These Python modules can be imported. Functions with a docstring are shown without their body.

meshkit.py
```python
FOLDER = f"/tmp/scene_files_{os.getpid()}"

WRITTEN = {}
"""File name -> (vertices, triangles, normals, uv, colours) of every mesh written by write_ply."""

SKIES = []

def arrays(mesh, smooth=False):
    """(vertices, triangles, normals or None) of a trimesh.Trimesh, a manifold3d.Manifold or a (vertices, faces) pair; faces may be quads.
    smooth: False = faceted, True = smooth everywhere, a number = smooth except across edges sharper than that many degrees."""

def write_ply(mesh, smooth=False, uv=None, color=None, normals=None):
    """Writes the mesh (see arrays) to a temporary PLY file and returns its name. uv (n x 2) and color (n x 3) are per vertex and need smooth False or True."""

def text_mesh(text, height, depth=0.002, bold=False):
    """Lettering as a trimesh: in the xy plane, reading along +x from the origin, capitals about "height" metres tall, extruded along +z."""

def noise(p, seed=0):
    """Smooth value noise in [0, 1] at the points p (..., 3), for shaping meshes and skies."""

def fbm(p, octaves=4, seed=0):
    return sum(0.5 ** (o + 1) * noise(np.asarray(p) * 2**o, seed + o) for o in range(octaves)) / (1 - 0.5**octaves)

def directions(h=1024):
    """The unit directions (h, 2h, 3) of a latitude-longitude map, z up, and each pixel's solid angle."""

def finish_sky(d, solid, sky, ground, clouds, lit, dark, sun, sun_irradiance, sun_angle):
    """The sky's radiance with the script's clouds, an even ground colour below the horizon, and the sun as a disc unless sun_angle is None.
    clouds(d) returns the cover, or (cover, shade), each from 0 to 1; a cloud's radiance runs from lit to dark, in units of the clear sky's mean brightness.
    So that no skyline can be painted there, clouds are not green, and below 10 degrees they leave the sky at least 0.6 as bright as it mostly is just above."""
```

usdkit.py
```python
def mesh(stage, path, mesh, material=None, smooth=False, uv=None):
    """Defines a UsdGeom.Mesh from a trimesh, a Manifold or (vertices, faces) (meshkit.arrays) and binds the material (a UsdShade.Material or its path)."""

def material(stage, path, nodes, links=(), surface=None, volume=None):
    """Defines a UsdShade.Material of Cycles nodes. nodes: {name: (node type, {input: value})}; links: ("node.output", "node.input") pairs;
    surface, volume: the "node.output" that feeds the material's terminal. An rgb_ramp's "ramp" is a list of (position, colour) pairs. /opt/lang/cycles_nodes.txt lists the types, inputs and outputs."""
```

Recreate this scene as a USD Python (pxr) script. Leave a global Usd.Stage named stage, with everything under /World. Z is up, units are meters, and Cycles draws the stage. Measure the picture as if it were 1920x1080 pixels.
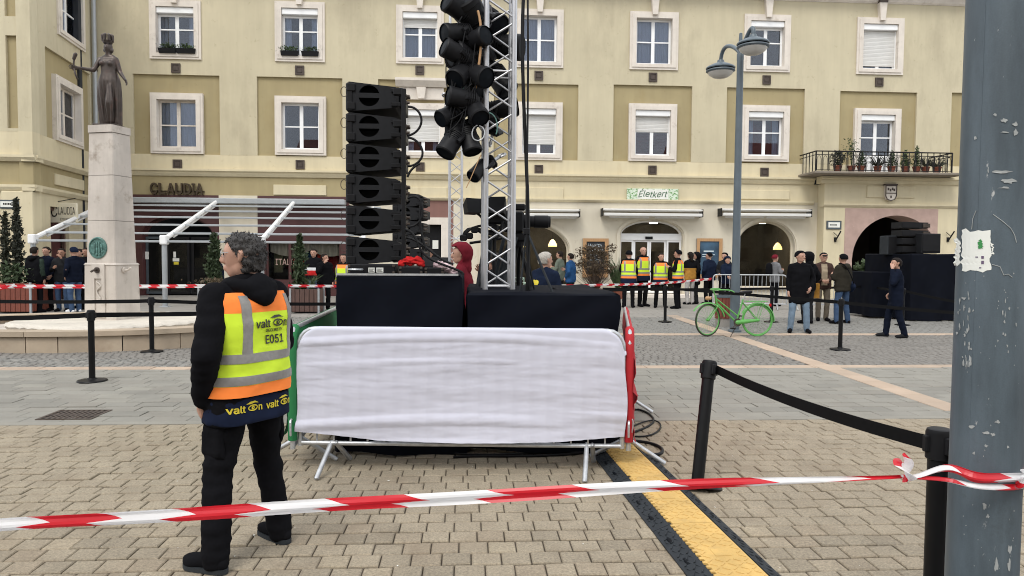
import math, random
import numpy as np, trimesh, usdkit, meshkit
from manifold3d import Manifold, Mesh as MMesh
from shapely.geometry import Polygon, box as sbox, Point
from shapely import affinity
from shapely.ops import unary_union
from pxr import Usd, UsdGeom, UsdLux, UsdShade, Gf, Sdf

stage = Usd.Stage.CreateInMemory()
UsdGeom.SetStageUpAxis(stage, 'Z')
UsdGeom.Xform.Define(stage, '/World'); UsdGeom.Scope.Define(stage, '/World/Looks')
rng = np.random.default_rng(7); random.seed(7)
PI = math.pi
# ---------------------------------------------------------------- camera
FPX, EYE = 1340.0, np.array([0, 0, 1.68])
YAW, PITCH, ROLL = math.atan(.0623), math.atan(62 / 1340.), .0071
fwd = np.array([math.sin(YAW) * math.cos(PITCH), math.cos(YAW) * math.cos(PITCH), -math.sin(PITCH)])
_r = np.array([math.cos(YAW), -math.sin(YAW), 0]); _u = np.cross(_r, fwd)
rgt = _r * math.cos(ROLL) + _u * math.sin(ROLL); upv = -_r * math.sin(ROLL) + _u * math.cos(ROLL)
cam = UsdGeom.Camera.Define(stage, '/World/camera')
cam.CreateHorizontalApertureAttr(36.0); cam.CreateVerticalApertureAttr(20.25); cam.CreateFocalLengthAttr(36 * FPX / 1920)
cam.CreateClippingRangeAttr(Gf.Vec2f(.05, 2000))
cam.AddTransformOp().Set(Gf.Matrix4d(*[*rgt, 0], *[*upv, 0], *[*(-fwd), 0], *[*EYE, 1]))
cam.CreateExposureAttr(0.54)
# ---------------------------------------------------------------- overcast daylight
SUN_EL, SUN_AZ = math.radians(52), math.radians(205)      # azimuth from +y clockwise
sd = np.array([math.sin(SUN_AZ) * math.cos(SUN_EL), math.cos(SUN_AZ) * math.cos(SUN_EL), math.sin(SUN_EL)])
dome = UsdLux.DomeLight.Define(stage, '/World/sky')
dome.GetPrim().SetCustomDataByKey('kind', 'structure')
skym = usdkit.material(stage, '/World/Looks/overcast_sky', {
    'tc': ('texture_coordinate', {}), 'mp': ('mapping', {'scale': (1.6, 1.6, 4.0)}),
    'n': ('noise_texture', {'scale': 1.7, 'detail': 5.0, 'roughness': .55}),
    'rp': ('rgb_ramp', {'ramp': [(0.25, (5.6, 5.9, 6.4)), (0.75, (8.6, 8.7, 8.8))]}),
    's': ('sky_texture', {'sky_type': 'single_scattering', 'sun_disc': False, 'sun_elevation': SUN_EL, 'sun_rotation': SUN_AZ}),
    'm': ('mix_color', {'fac': .9, 'use_clamp': False}), 'b': ('background_shader', {'strength': .14})},
    [('tc.generated', 'mp.vector'), ('mp.vector', 'n.vector'), ('n.fac', 'rp.fac'), ('s.color', 'm.a'), ('rp.color', 'm.b'), ('m.result', 'b.color')],
    surface='b.background')
UsdShade.MaterialBindingAPI.Apply(dome.GetPrim()).Bind(skym)
sun = UsdLux.DistantLight.Define(stage, '/World/sun')
sun.CreateNormalizeAttr(True); sun.CreateIntensityAttr(.35); sun.CreateAngleAttr(24.0); sun.CreateColorAttr(Gf.Vec3f(1, .97, .92))
zax = sd; xax = np.cross([0, 0, 1], zax); xax /= np.linalg.norm(xax); yax = np.cross(zax, xax)
sun.AddTransformOp().Set(Gf.Matrix4d(*[*xax, 0], *[*yax, 0], *[*zax, 0], 0, 0, 0, 1))
# ---------------------------------------------------------------- picking points of the place
def ray(px, py): return fwd + rgt * (px - 960) / FPX + upv * (540 - py) / FPX
def pt(px, py, depth): return EYE + ray(px, py) * depth
def G(px, py, z=0.):
    d = ray(px, py); return EYE + d * ((z - EYE[2]) / d[2])
def PY(px, py, Y):
    d = ray(px, py); return EYE + d * (Y / d[1])
def fr(x0, y0, x1, y1, Y):
    xm, ym = (x0 + x1) / 2, (y0 + y1) / 2
    return PY(x0, ym, Y)[0], PY(x1, ym, Y)[0], PY(xm, y1, Y)[2], PY(xm, y0, Y)[2]
def dep(p): return float((np.asarray(p) - EYE) @ fwd)
# ---------------------------------------------------------------- prims
used = {}
def numbered(parent, name):
    k = (parent, name); n = used.get(k, 0); used[k] = n + 1
    return f'{parent}/{name}' + (f'_{n:03d}' if n else '')
def put(prim, **kw):
    for k, v in kw.items():
        if v: prim.SetCustomDataByKey(k, v)
class Thing:
    def __init__(s, path, loc): s.path, s.loc = path, np.asarray(loc, float)
def thing(name, label=None, cat=None, loc=(0, 0, 0), group=None, kind=None, rz=0., local=False):
    """an Xform at the base of a thing; its meshes are given in world coordinates unless local"""
    p = numbered('/World', name); x = UsdGeom.Xform.Define(stage, p)
    x.AddTranslateOp().Set(Gf.Vec3d(*map(float, loc)))
    if rz or local: x.AddRotateZOp().Set(float(rz))
    put(x.GetPrim(), label=label, category=cat, group=group, kind=kind)
    return Thing(p, (0, 0, 0) if local else loc)
def cat(*ms):
    ms = [m for m in ms if m is not None]
    return ms[0] if len(ms) == 1 else trimesh.util.concatenate([tm(m) for m in ms])
def tm(m):
    if isinstance(m, trimesh.Trimesh): return m
    v, f, _ = meshkit.arrays(m); return trimesh.Trimesh(v, f, process=False)
def obj(parent, name, mesh, mat, smooth=False, uv=None, label=None, kind=None):
    m = tm(mesh); path = numbered(parent.path, name)
    v = np.asarray(m.vertices) - parent.loc
    usdkit.mesh(stage, path, (v, np.asarray(m.faces)), mat, smooth=smooth, uv=uv)
    put(stage.GetPrimAtPath(path), label=label, kind=kind)
    return Thing(path, parent.loc)
def top(name, mesh, mat, label=None, cat=None, group=None, kind=None, smooth=False, uv=None):
    m = tm(mesh); c = m.bounds.mean(0); c[2] = m.bounds[0][2]
    p = numbered('/World', name)
    g = usdkit.mesh(stage, p, (np.asarray(m.vertices) - c, np.asarray(m.faces)), mat, smooth=smooth, uv=uv)
    g.AddTranslateOp().Set(Gf.Vec3d(*map(float, c)))
    put(g.GetPrim(), label=label, category=cat, group=group, kind=kind)
    return Thing(p, c)
def dup(src, loc, rz=0., label=None, cat=None, group=None):
    name = src.path.split('/')[-1].rstrip('0123456789').rstrip('_') if src.path[-1].isdigit() else src.path.split('/')[-1]
    p = numbered('/World', name); x = UsdGeom.Xform.Define(stage, p)
    x.AddTranslateOp().Set(Gf.Vec3d(*map(float, loc))); x.AddRotateZOp().Set(float(rz))
    x.GetPrim().GetReferences().AddInternalReference(src.path); x.GetPrim().SetInstanceable(True)
    put(x.GetPrim(), label=label, category=cat, group=group)
    return Thing(p, loc)
# ---------------------------------------------------------------- shapes
def bx(x0, x1, y0, y1, z0, z1):
    m = trimesh.creation.box([abs(x1 - x0), abs(y1 - y0), abs(z1 - z0)]); m.apply_translation([(x0 + x1) / 2, (y0 + y1) / 2, (z0 + z1) / 2]); return m
def bev(x0, x1, y0, y1, z0, z1, b=.01):
    x0, x1, y0, y1, z0, z1 = min(x0, x1), max(x0, x1), min(y0, y1), max(y0, y1), min(z0, z1), max(z0, z1)
    p = [(x, y, z) for x, sx in ((x0, 1), (x1, -1)) for y, sy in ((y0, 1), (y1, -1)) for z, sz in ((z0, 1), (z1, -1))]
    q = []
    for x, y, z in p:
        sx, sy, sz = (1 if x == x0 else -1), (1 if y == y0 else -1), (1 if z == z0 else -1)
        q += [(x + sx * b, y + sy * b, z), (x + sx * b, y, z + sz * b), (x, y + sy * b, z + sz * b)]
    return tm(Manifold.hull_points(np.array(q)))
def ext(poly, y0, y1):
    """a polygon in (x, z) given depth from y0 to y1"""
    out = []
    for g in getattr(poly, 'geoms', [poly]):
        if g.area < 1e-6: continue
        m = trimesh.creation.extrude_polygon(g, abs(y1 - y0), engine='earcut')
        v = np.array(m.vertices); m = trimesh.Trimesh(np.c_[v[:, 0], max(y0, y1) - v[:, 2], v[:, 1]], m.faces, process=False)
        out.append(m)
    return cat(*out)
def extz(poly, z0, z1):
    out = []
    for g in getattr(poly, 'geoms', [poly]):
        m = trimesh.creation.extrude_polygon(g, z1 - z0, engine='earcut'); m.apply_translation([0, 0, z0]); out.append(m)
    return cat(*out)
def tube(pts, r, n=8, closed=False):
    p = np.asarray(pts, float); k = len(p); r = np.broadcast_to(np.asarray(r, float), (k,))
    t = np.gradient(p, axis=0) if not closed else np.roll(p, -1, 0) - np.roll(p, 1, 0)
    t /= np.linalg.norm(t, axis=1, keepdims=True) + 1e-12
    a = np.array([0, 0, 1.]) if abs(t[0][2]) < .9 else np.array([1., 0, 0])
    V = []
    u = np.cross(t[0], a); u /= np.linalg.norm(u)
    for i in range(k):
        u = u - t[i] * (u @ t[i]); u /= np.linalg.norm(u) + 1e-12; w = np.cross(t[i], u)
        for j in range(n):
            q = 2 * PI * j / n; V.append(p[i] + r[i] * (math.cos(q) * u + math.sin(q) * w))
    F = []
    for i in range(k if closed else k - 1):
        for j in range(n):
            a0, a1 = i * n + j, i * n + (j + 1) % n; b0, b1 = ((i + 1) % k) * n + j, ((i + 1) % k) * n + (j + 1) % n
            F += [(a0, a1, b1), (a0, b1, b0)]
    if not closed:
        c0, c1 = len(V), len(V) + 1; V += [p[0], p[-1]]
        for j in range(n): F += [(c0, (j + 1) % n, j), (c1, (k - 1) * n + j, (k - 1) * n + (j + 1) % n)]
    return trimesh.Trimesh(np.array(V), np.array(F), process=False)
def rod(a, b, r, n=8): return tube([a, b], r, n)
def bend(pts, n=24):
    """a smooth curve through points"""
    from scipy.interpolate import CubicSpline
    p = np.asarray(pts, float); d = np.r_[0, np.cumsum(np.linalg.norm(np.diff(p, axis=0), axis=1))]
    return CubicSpline(d, p)(np.linspace(0, d[-1], n))
def lathe(prof, n=24, c=(0, 0, 0)):
    prof = np.asarray(prof, float); V, F = [], []
    for r, z in prof:
        for j in range(n): V.append((r * math.cos(2 * PI * j / n), r * math.sin(2 * PI * j / n), z))
    for i in range(len(prof) - 1):
        for j in range(n):
            a0, a1, b0, b1 = i * n + j, i * n + (j + 1) % n, (i + 1) * n + j, (i + 1) * n + (j + 1) % n
            F += [(a0, a1, b1), (a0, b1, b0)]
    m = trimesh.Trimesh(np.array(V) + np.asarray(c), np.array(F), process=False); return m
def grid(P):
    """a sheet from an array of points (n, m, 3)"""
    n, m = P.shape[:2]; i = np.arange(n * m).reshape(n, m)
    a, b, c, d = i[:-1, :-1].ravel(), i[1:, :-1].ravel(), i[1:, 1:].ravel(), i[:-1, 1:].ravel()
    return trimesh.Trimesh(P.reshape(-1, 3), np.r_[np.c_[a, b, c], np.c_[a, c, d]], process=False)
def turn(m, rx=0, ry=0, rz=0, loc=(0, 0, 0)):
    m = tm(m).copy(); R = trimesh.transformations.euler_matrix(rx, ry, rz); R[:3, 3] = loc; m.apply_transform(R); return m
def text(s, h, x, y, z, depth=.006, bold=False, center=True, maxw=None):
    """lettering that faces -y"""
    m = meshkit.text_mesh(s, h, depth, bold); v = np.array(m.vertices)
    if maxw and np.ptp(v[:, 0]) > maxw: v[:, 0] *= maxw / np.ptp(v[:, 0])
    if center: v[:, 0] -= (v[:, 0].min() + v[:, 0].max()) / 2
    return trimesh.Trimesh(np.c_[v[:, 0] + x, y - v[:, 2], v[:, 1] + z], m.faces, process=False)
# ---------------------------------------------------------------- materials
def M(name, col, rough=.65, var=.10, scale=6., bump=0., bscale=80., metallic=0., spec=.5, rnd=0., stretch=(1, 1, 1), local=False,
      fine=0., stain=None, stain_at=(.55, .75), stain_scale=1.2, stain_stretch=(1, 1, 1), sheen=0., bdist=.004, streak=0., fscale=220.):
    c = np.array(col, float)
    n = {'g': ('texture_coordinate', {}) if local else ('geometry', {}), 'mp': ('mapping', {'scale': stretch}),
         'n': ('noise_texture', {'scale': scale, 'detail': 6.0, 'roughness': .62}),
         'r': ('rgb_ramp', {'ramp': [(.3, tuple(c * (1 - var))), (.7, tuple(np.minimum(c * (1 + var), .95)))]}),
         'p': ('principled_bsdf', {'roughness': rough, 'metallic': metallic, 'specular_ior_level': spec, 'sheen_weight': sheen})}
    src = 'g.object' if local else 'g.position'
    L = [(src, 'mp.vector'), ('mp.vector', 'n.vector'), ('n.fac', 'r.fac')]
    out = 'r.color'
    if fine:
        n['nf'] = ('noise_texture', {'scale': fscale, 'detail': 4.0, 'roughness': .8})
        n['rf'] = ('rgb_ramp', {'ramp': [(.3, (1 - fine,) * 3), (.7, (1 + fine,) * 3)]})
        n['mf'] = ('mix_color', {'blend_type': 'multiply', 'fac': 1., 'use_clamp': False})
        L += [(src, 'nf.vector'), ('nf.fac', 'rf.fac'), (out, 'mf.a'), ('rf.color', 'mf.b')]; out = 'mf.result'
    if stain is not None:
        n['ms'] = ('mapping', {'scale': stain_stretch}); n['ns'] = ('noise_texture', {'scale': stain_scale, 'detail': 8.0, 'roughness': .68})
        n['rs'] = ('rgb_ramp', {'ramp': [(stain_at[0], (0, 0, 0)), (stain_at[1], (1, 1, 1))]}); n['mx'] = ('mix_color', {'b': tuple(stain)})
        L += [(src, 'ms.vector'), ('ms.vector', 'ns.vector'), ('ns.fac', 'rs.fac'), ('rs.color', 'mx.fac'), (out, 'mx.a')]; out = 'mx.result'
    if streak:
        n['mk'] = ('mapping', {'scale': (1.9, 1.9, .16)}); n['nk'] = ('noise_texture', {'scale': 1.3, 'detail': 7.0, 'roughness': .7})
        n['rk'] = ('rgb_ramp', {'ramp': [(.34, (1 - streak, 1 - streak * 1.05, 1 - streak * 1.1)), (.56, (1., 1., 1.)), (.75, (1.03, 1.03, 1.03))]}); n['mk2'] = ('mix_color', {'blend_type': 'multiply', 'fac': 1., 'use_clamp': False})
        n['nc'] = ('noise_texture', {'scale': 4.5, 'detail': 10.0, 'roughness': .75}); n['rc'] = ('rgb_ramp', {'ramp': [(.30, (.80, .78, .74)), (.40, (1., 1., 1.)), (.66, (1., 1., 1.)), (.74, (1.06, 1.05, 1.04))]}); n['mc'] = ('mix_color', {'blend_type': 'multiply', 'fac': 1., 'use_clamp': False})
        L += [(src, 'mk.vector'), ('mk.vector', 'nk.vector'), ('nk.fac', 'rk.fac'), (out, 'mk2.a'), ('rk.color', 'mk2.b'), (src, 'nc.vector'), ('nc.fac', 'rc.fac'), ('mk2.result', 'mc.a'), ('rc.color', 'mc.b')]; out = 'mc.result'
    if rnd:
        n['oi'] = ('object_info', {}); n['gi'] = ('geometry', {}); n['ad'] = ('math', {'math_type': 'add'}); n['frc'] = ('math', {'math_type': 'fraction'})
        w = np.array([1, .97, .9])
        n['rr'] = ('rgb_ramp', {'ramp': [(0, (1 - rnd,) * 3), (.35, (1 - rnd * .3,) * 3), (.6, tuple(1 + rnd * .25 * w)), (.85, (1 - rnd * .5, 1 - rnd * .62, 1 - rnd * .68)), (1, (1 + rnd * .6, 1 + rnd * .6, 1 + rnd * .5))]})
        n['mr'] = ('mix_color', {'blend_type': 'multiply', 'fac': 1., 'use_clamp': False})
        L += [('oi.random', 'ad.value1'), ('gi.random_per_island', 'ad.value2'), ('ad.value', 'frc.value1'), ('frc.value', 'rr.fac'), (out, 'mr.a'), ('rr.color', 'mr.b')]; out = 'mr.result'
    L.append((out, 'p.base_color'))
    if bump:
        n['nb'] = ('noise_texture', {'scale': bscale, 'detail': 5.0, 'roughness': .6}); n['b'] = ('bump', {'strength': bump, 'distance': bdist})
        L += [('mp.vector', 'nb.vector'), ('nb.fac', 'b.height'), ('b.normal', 'p.normal')]
    return usdkit.material(stage, '/World/Looks/' + name, n, L, surface='p.BSDF')
def glass(name, tint=(.8, .85, .88), ior=1.75, rough=.01):
    return usdkit.material(stage, '/World/Looks/' + name, {'t': ('transparent_bsdf', {'color': tint}), 'g': ('glossy_bsdf', {'color': (.93, .95, 1.), 'roughness': rough}),
        'f': ('fresnel', {'IOR': ior}), 'm': ('mix_closure', {})}, [('f.fac', 'm.fac'), ('t.BSDF', 'm.closure1'), ('g.BSDF', 'm.closure2')], surface='m.closure')
def emit(name, col, s):
    return usdkit.material(stage, '/World/Looks/' + name, {'p': ('principled_bsdf', {'base_color': (.8, .8, .75), 'emission_color': col, 'emission_strength': s})}, surface='p.BSDF')
mm = {}
mm['upper'] = M('beige_render', (.53, .47, .325), .9, .07, .6, bump=.25, bscale=60, fine=.05, stain=(.36, .31, .215), stain_at=(.52, .86), stain_scale=.55, stain_stretch=(1, 1, .45), streak=0.07)
mm['olive'] = M('olive_render', (.355, .292, .158), .9, .07, .8, bump=.25, bscale=60, fine=.06, stain=(.31, .24, .11), stain_at=(.55, .85), stain_scale=.8, stain_stretch=(1, 1, .5), streak=0.07)
mm['cream'] = M('cream_render', (.60, .525, .355), .9, .06, .8, bump=.2, bscale=60, fine=.04, stain=(.52, .42, .25), stain_at=(.58, .85), stain_scale=.9, stain_stretch=(1.5, 1, .4), streak=0.07)
mm['pale'] = M('pale_cream_render', (.60, .545, .43), .9, .05, .8, bump=.15, bscale=60, fine=.04, stain=(.52, .44, .31), stain_at=(.6, .85), stain_scale=.9, stain_stretch=(1.5, 1, .4), streak=0.05)
mm['surround'] = M('window_limestone', (.66, .60, .525), .8, .08, 2., bump=.2, bscale=50, fine=.06, stain=(.38, .31, .25), stain_at=(.58, .8), stain_scale=2.2, streak=0.08)
mm['limestone'] = M('pedestal_limestone', (.50, .45, .395), .75, .14, 1.6, bump=.3, bscale=40, fine=.08, stain=(.30, .25, .20), stain_at=(.58, .74), stain_scale=2.4, streak=0.14)
mm['pinkstone'] = M('pink_limestone', (.40, .28, .235), .75, .14, 2.2, bump=.2, bscale=40, fine=.06, stain=(.58, .45, .38), stain_at=(.6, .72), stain_scale=3.)
mm['fountain'] = M('fountain_stone', (.39, .315, .23), .7, .16, 1.8, bump=.3, bscale=40, fine=.08, rnd=.16, stain=(.30, .22, .15), stain_at=(.55, .78), stain_scale=1.4)
mm['whitestone'] = M('carved_white_stone', (.56, .515, .44), .7, .10, 3., bump=.8, bscale=24, fine=.08, bdist=.02)
mm['maroon'] = M('maroon_paint', (.065, .021, .020), .5, .12, 2., fine=.05)
mm['mauve'] = M('mauve_render', (.22, .115, .095), .85, .10, 1.5, bump=.2, streak=0.1)
mm['white'] = M('white_window_paint', (.80, .80, .79), .4, .03, 4.)
mm['shutter'] = M('white_shutter', (.62, .61, .58), .5, .04, 3.)
mm['redblind'] = M('red_brown_blind', (.17, .030, .025), .6, .15, 5.)
mm['curtain'] = M('sheer_curtain', (.42, .44, .48), .9, .12, 6., stretch=(4, 4, .3))
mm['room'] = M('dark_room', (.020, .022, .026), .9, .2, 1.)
mm['glass'] = glass('window_glass', (.80, .84, .90), 1.58)
mm['shopglass'] = glass('shop_glass', (.80, .78, .72), 1.22)
mm['vent'] = M('rusty_vent', (.055, .038, .028), .6, .3, 12.)
mm['iron'] = M('wrought_iron', (.013, .013, .013), .5, .2, 12., spec=.2)
mm['pewter'] = M('grey_lamp_paint', (.085, .108, .125), .45, .10, 3., fine=.05)
mm['lamplens'] = M('frosted_lamp_lens', (.52, .50, .46), .3, .05, 4.)
mm['alu'] = M('truss_aluminium', (.50, .50, .51), .42, .10, 8., metallic=.85)
mm['galv'] = M('galvanised_steel', (.50, .51, .52), .42, .18, 14., metallic=.7, fine=.08)
mm['pergola'] = M('silver_pergola', (.36, .38, .39), .4, .06, 5., metallic=.3)
mm['black'] = M('black_plastic', (.0085, .0085, .0095), .5, .2, 10., spec=.18)
mm['cab'] = M('speaker_black', (.014, .0145, .016), .6, .12, 20., bump=.15, bscale=250, spec=.14)
mm['recess'] = M('speaker_recess', (.0035, .005, .007), .5, .2, 9., spec=.1)
mm['cloth'] = M('black_molton', (.0042, .0052, .009), .8, .15, 4., spec=.07)
mm['postblack'] = M('post_black', (.0055, .0055, .006), .42, .2, 9., spec=.18)
mm['rubber'] = M('grey_rubber', (.026, .030, .034), .7, .2, 9., spec=.2, bump=.4, bscale=90, fine=.15)
mm['belt'] = M('black_belt', (.006, .006, .0065), .75, .15, 30., spec=.1)
mm['sheet'] = M('white_sheet', (.53, .53, .605), .9, .025, 2.)
mm['greensheet'] = M('green_sheet', (.012, .15, .045), .85, .10, 3.)
mm['redsheet'] = M('red_sheet', (.38, .010, .016), .8, .10, 3.)
mm['bronze'] = M('dark_bronze', (.060, .047, .040), .42, .35, 7., metallic=.55, stain=(.10, .055, .045), stain_at=(.52, .72), stain_scale=4.)
mm['patina'] = M('green_patina', (.10, .20, .175), .55, .4, 14., metallic=.4, bump=.9, bscale=22, bdist=.02)
mm['wood'] = M('reddish_planter_wood', (.16, .040, .022), .6, .25, 5., stretch=(6, 6, .6))
mm['brownwood'] = M('brown_planter_wood', (.085, .045, .035), .65, .25, 5., stretch=(6, 6, .6))
mm['framewood'] = M('light_frame_wood', (.42, .24, .11), .55, .15, 5., stretch=(6, 6, 1))
mm['leaf'] = M('conifer_green', (.045, .075, .024), .7, .45, 9., rnd=.4)
mm['darkleaf'] = M('dark_conifer', (.030, .034, .018), .7, .45, 9., rnd=.4)
mm['dryleaf'] = M('brown_shrub', (.085, .060, .032), .7, .4, 9., rnd=.5)
mm['bark'] = M('bark', (.075, .05, .035), .9, .3, 9.)
mm['soil'] = M('soil', (.035, .025, .018), .95, .3, 9.)
mm['terracotta'] = M('terracotta', (.22, .065, .035), .8, .2, 9.)
mm['bikegreen'] = M('bright_green_paint', (.10, .33, .075), .35, .10, 9.)
mm['rust'] = M('chain_dark', (.07, .055, .045), .5, .3, 20., metallic=.6)
mm['yellow'] = M('yellow_ramp_plastic', (.54, .345, .105), .6, .18, 5., fine=.14, stain=(.36, .24, .09), stain_at=(.56, .78), stain_scale=7., bump=.5, bscale=50)
mm['signwhite'] = M('sign_white', (.72, .72, .66), .5, .04, 4.)
mm['signcream'] = M('cream_sign', (.74, .68, .52), .5, .04, 4.)
mm['signgrey'] = M('sign_grey', (.06, .075, .085), .5, .1, 8.)
mm['ink'] = M('dark_lettering', (.02, .017, .014), .5, .1, 8.)
mm['bronzeletter'] = M('brown_metal_letters', (.055, .038, .022), .45, .2, 8., metallic=.4)
mm['chalk'] = M('chalk', (.55, .62, .65), .9, .3, 60.)
mm['board'] = M('chalkboard', (.018, .021, .026), .7, .3, 5.)
mm['poster'] = M('blue_poster', (.035, .075, .12), .4, .5, 2.5)
mm['leafsign'] = M('leafy_sign', (.60, .68, .55), .5, .05, 4., stain=(.10, .26, .06), stain_at=(.50, .56), stain_scale=13., stain_stretch=(1, 1, 1.6))
mm['greentext'] = M('dark_green_letters', (.03, .10, .04), .5, .1, 8.)
mm['tan'] = M('tan_paver', (.268, .224, .160), .9, .13, 3., bump=.5, bscale=120, fine=.42, fscale=70., rnd=.21, stain=(.20, .155, .105), stain_at=(.50, .80), stain_scale=2.3)
mm['joint'] = M('sandy_joint', (.060, .045, .030), .95, .3, 9.)
mm['grey'] = M('grey_granite_slab', (.222, .210, .180), .85, .10, 2., bump=.3, bscale=120, fine=.22, rnd=.16, stain=(.20, .195, .17), stain_at=(.58, .85), stain_scale=1.5)
mm['greyjoint'] = M('grey_joint', (.10, .095, .085), .95, .3, 9.)
mm['sett'] = M('granite_sett', (.20, .193, .175), .75, .14, 3., bump=.4, bscale=100, fine=.2, rnd=.30)
mm['settjoint'] = M('dark_sett_joint', (.065, .062, .058), .95, .3, 9.)
mm['pinkslab'] = M('pink_slab', (.41, .315, .235), .85, .10, 2., fine=.12, rnd=.14)
mm['farslab'] = M('far_grey_slabs', (.255, .24, .215), .85, .10, 1.5, fine=.12, rnd=.12)
mm['ground'] = M('asphalt_ground', (.19, .18, .165), .9, .15, 1.)
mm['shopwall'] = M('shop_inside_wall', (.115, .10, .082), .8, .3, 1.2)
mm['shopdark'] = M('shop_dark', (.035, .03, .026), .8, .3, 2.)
mm['lamp'] = emit('warm_pendant', (1., .72, .25), 2.2)
mm['spot'] = emit('ceiling_spot', (1., .93, .80), 60.)
mm['skin'] = M('skin', (.42, .235, .165), .55, .12, 14., local=True)
mm['skin2'] = M('skin_tanned', (.30, .155, .10), .55, .12, 14., local=True)
mm['hairdark'] = M('dark_hair', (.014, .010, .008), .7, .4, 60., stretch=(1, 1, .3), local=True, spec=.12)
mm['hairgrey'] = M('grey_hair', (.026, .023, .021), .6, .6, 70., stretch=(1, 1, .3), local=True, bump=.6, bscale=90, bdist=.01)
mm['hairwhite'] = M('pale_grey_hair', (.34, .31, .27), .6, .3, 60., local=True)
mm['eye'] = M('eye_dark', (.02, .015, .012), .2, .1, 9.)
mm['hv'] = M('yellow_vest', (.60, .80, .045), .75, .05, 6., local=True, spec=.2)
mm['ho'] = M('orange_vest', (.95, .235, .045), .75, .06, 6., local=True, spec=.2)
mm['refl'] = M('grey_reflective', (.225, .215, .20), .5, .12, 40., local=True)
mm['navy'] = M('navy_cloth', (.009, .014, .034), .85, .2, 6., local=True, spec=.1)
mm['logoyellow'] = M('yellow_print', (.62, .50, .03), .7, .08, 8.)
CL = {}
def cloth(name, col):
    if name not in CL: CL[name] = M('cloth_' + name, col, .9, .22, 7., local=True, bump=.35, bscale=30, bdist=.01, spec=.06)
    return CL[name]
for n_, c_ in dict(black=(.0062, .0062, .0075), navy=(.009, .014, .030), darknavy=(.0065, .009, .018), charcoal=(.018, .0185, .020), jeans=(.045, .075, .135), palejeans=(.16, .22, .29), grey=(.16, .16, .165), khaki=(.15, .125, .095),
    darkgreen=(.028, .042, .032), olivebrown=(.028, .025, .019), maroon=(.13, .012, .020), blue=(.018, .060, .15), ochre=(.38, .19, .04), white=(.7, .7, .7), red=(.45, .02, .02), brown=(.05, .03, .025), palegrey=(.40, .38, .36), beige=(.30, .24, .17), sage=(.12, .14, .11)).items(): cloth(n_, c_)
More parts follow.
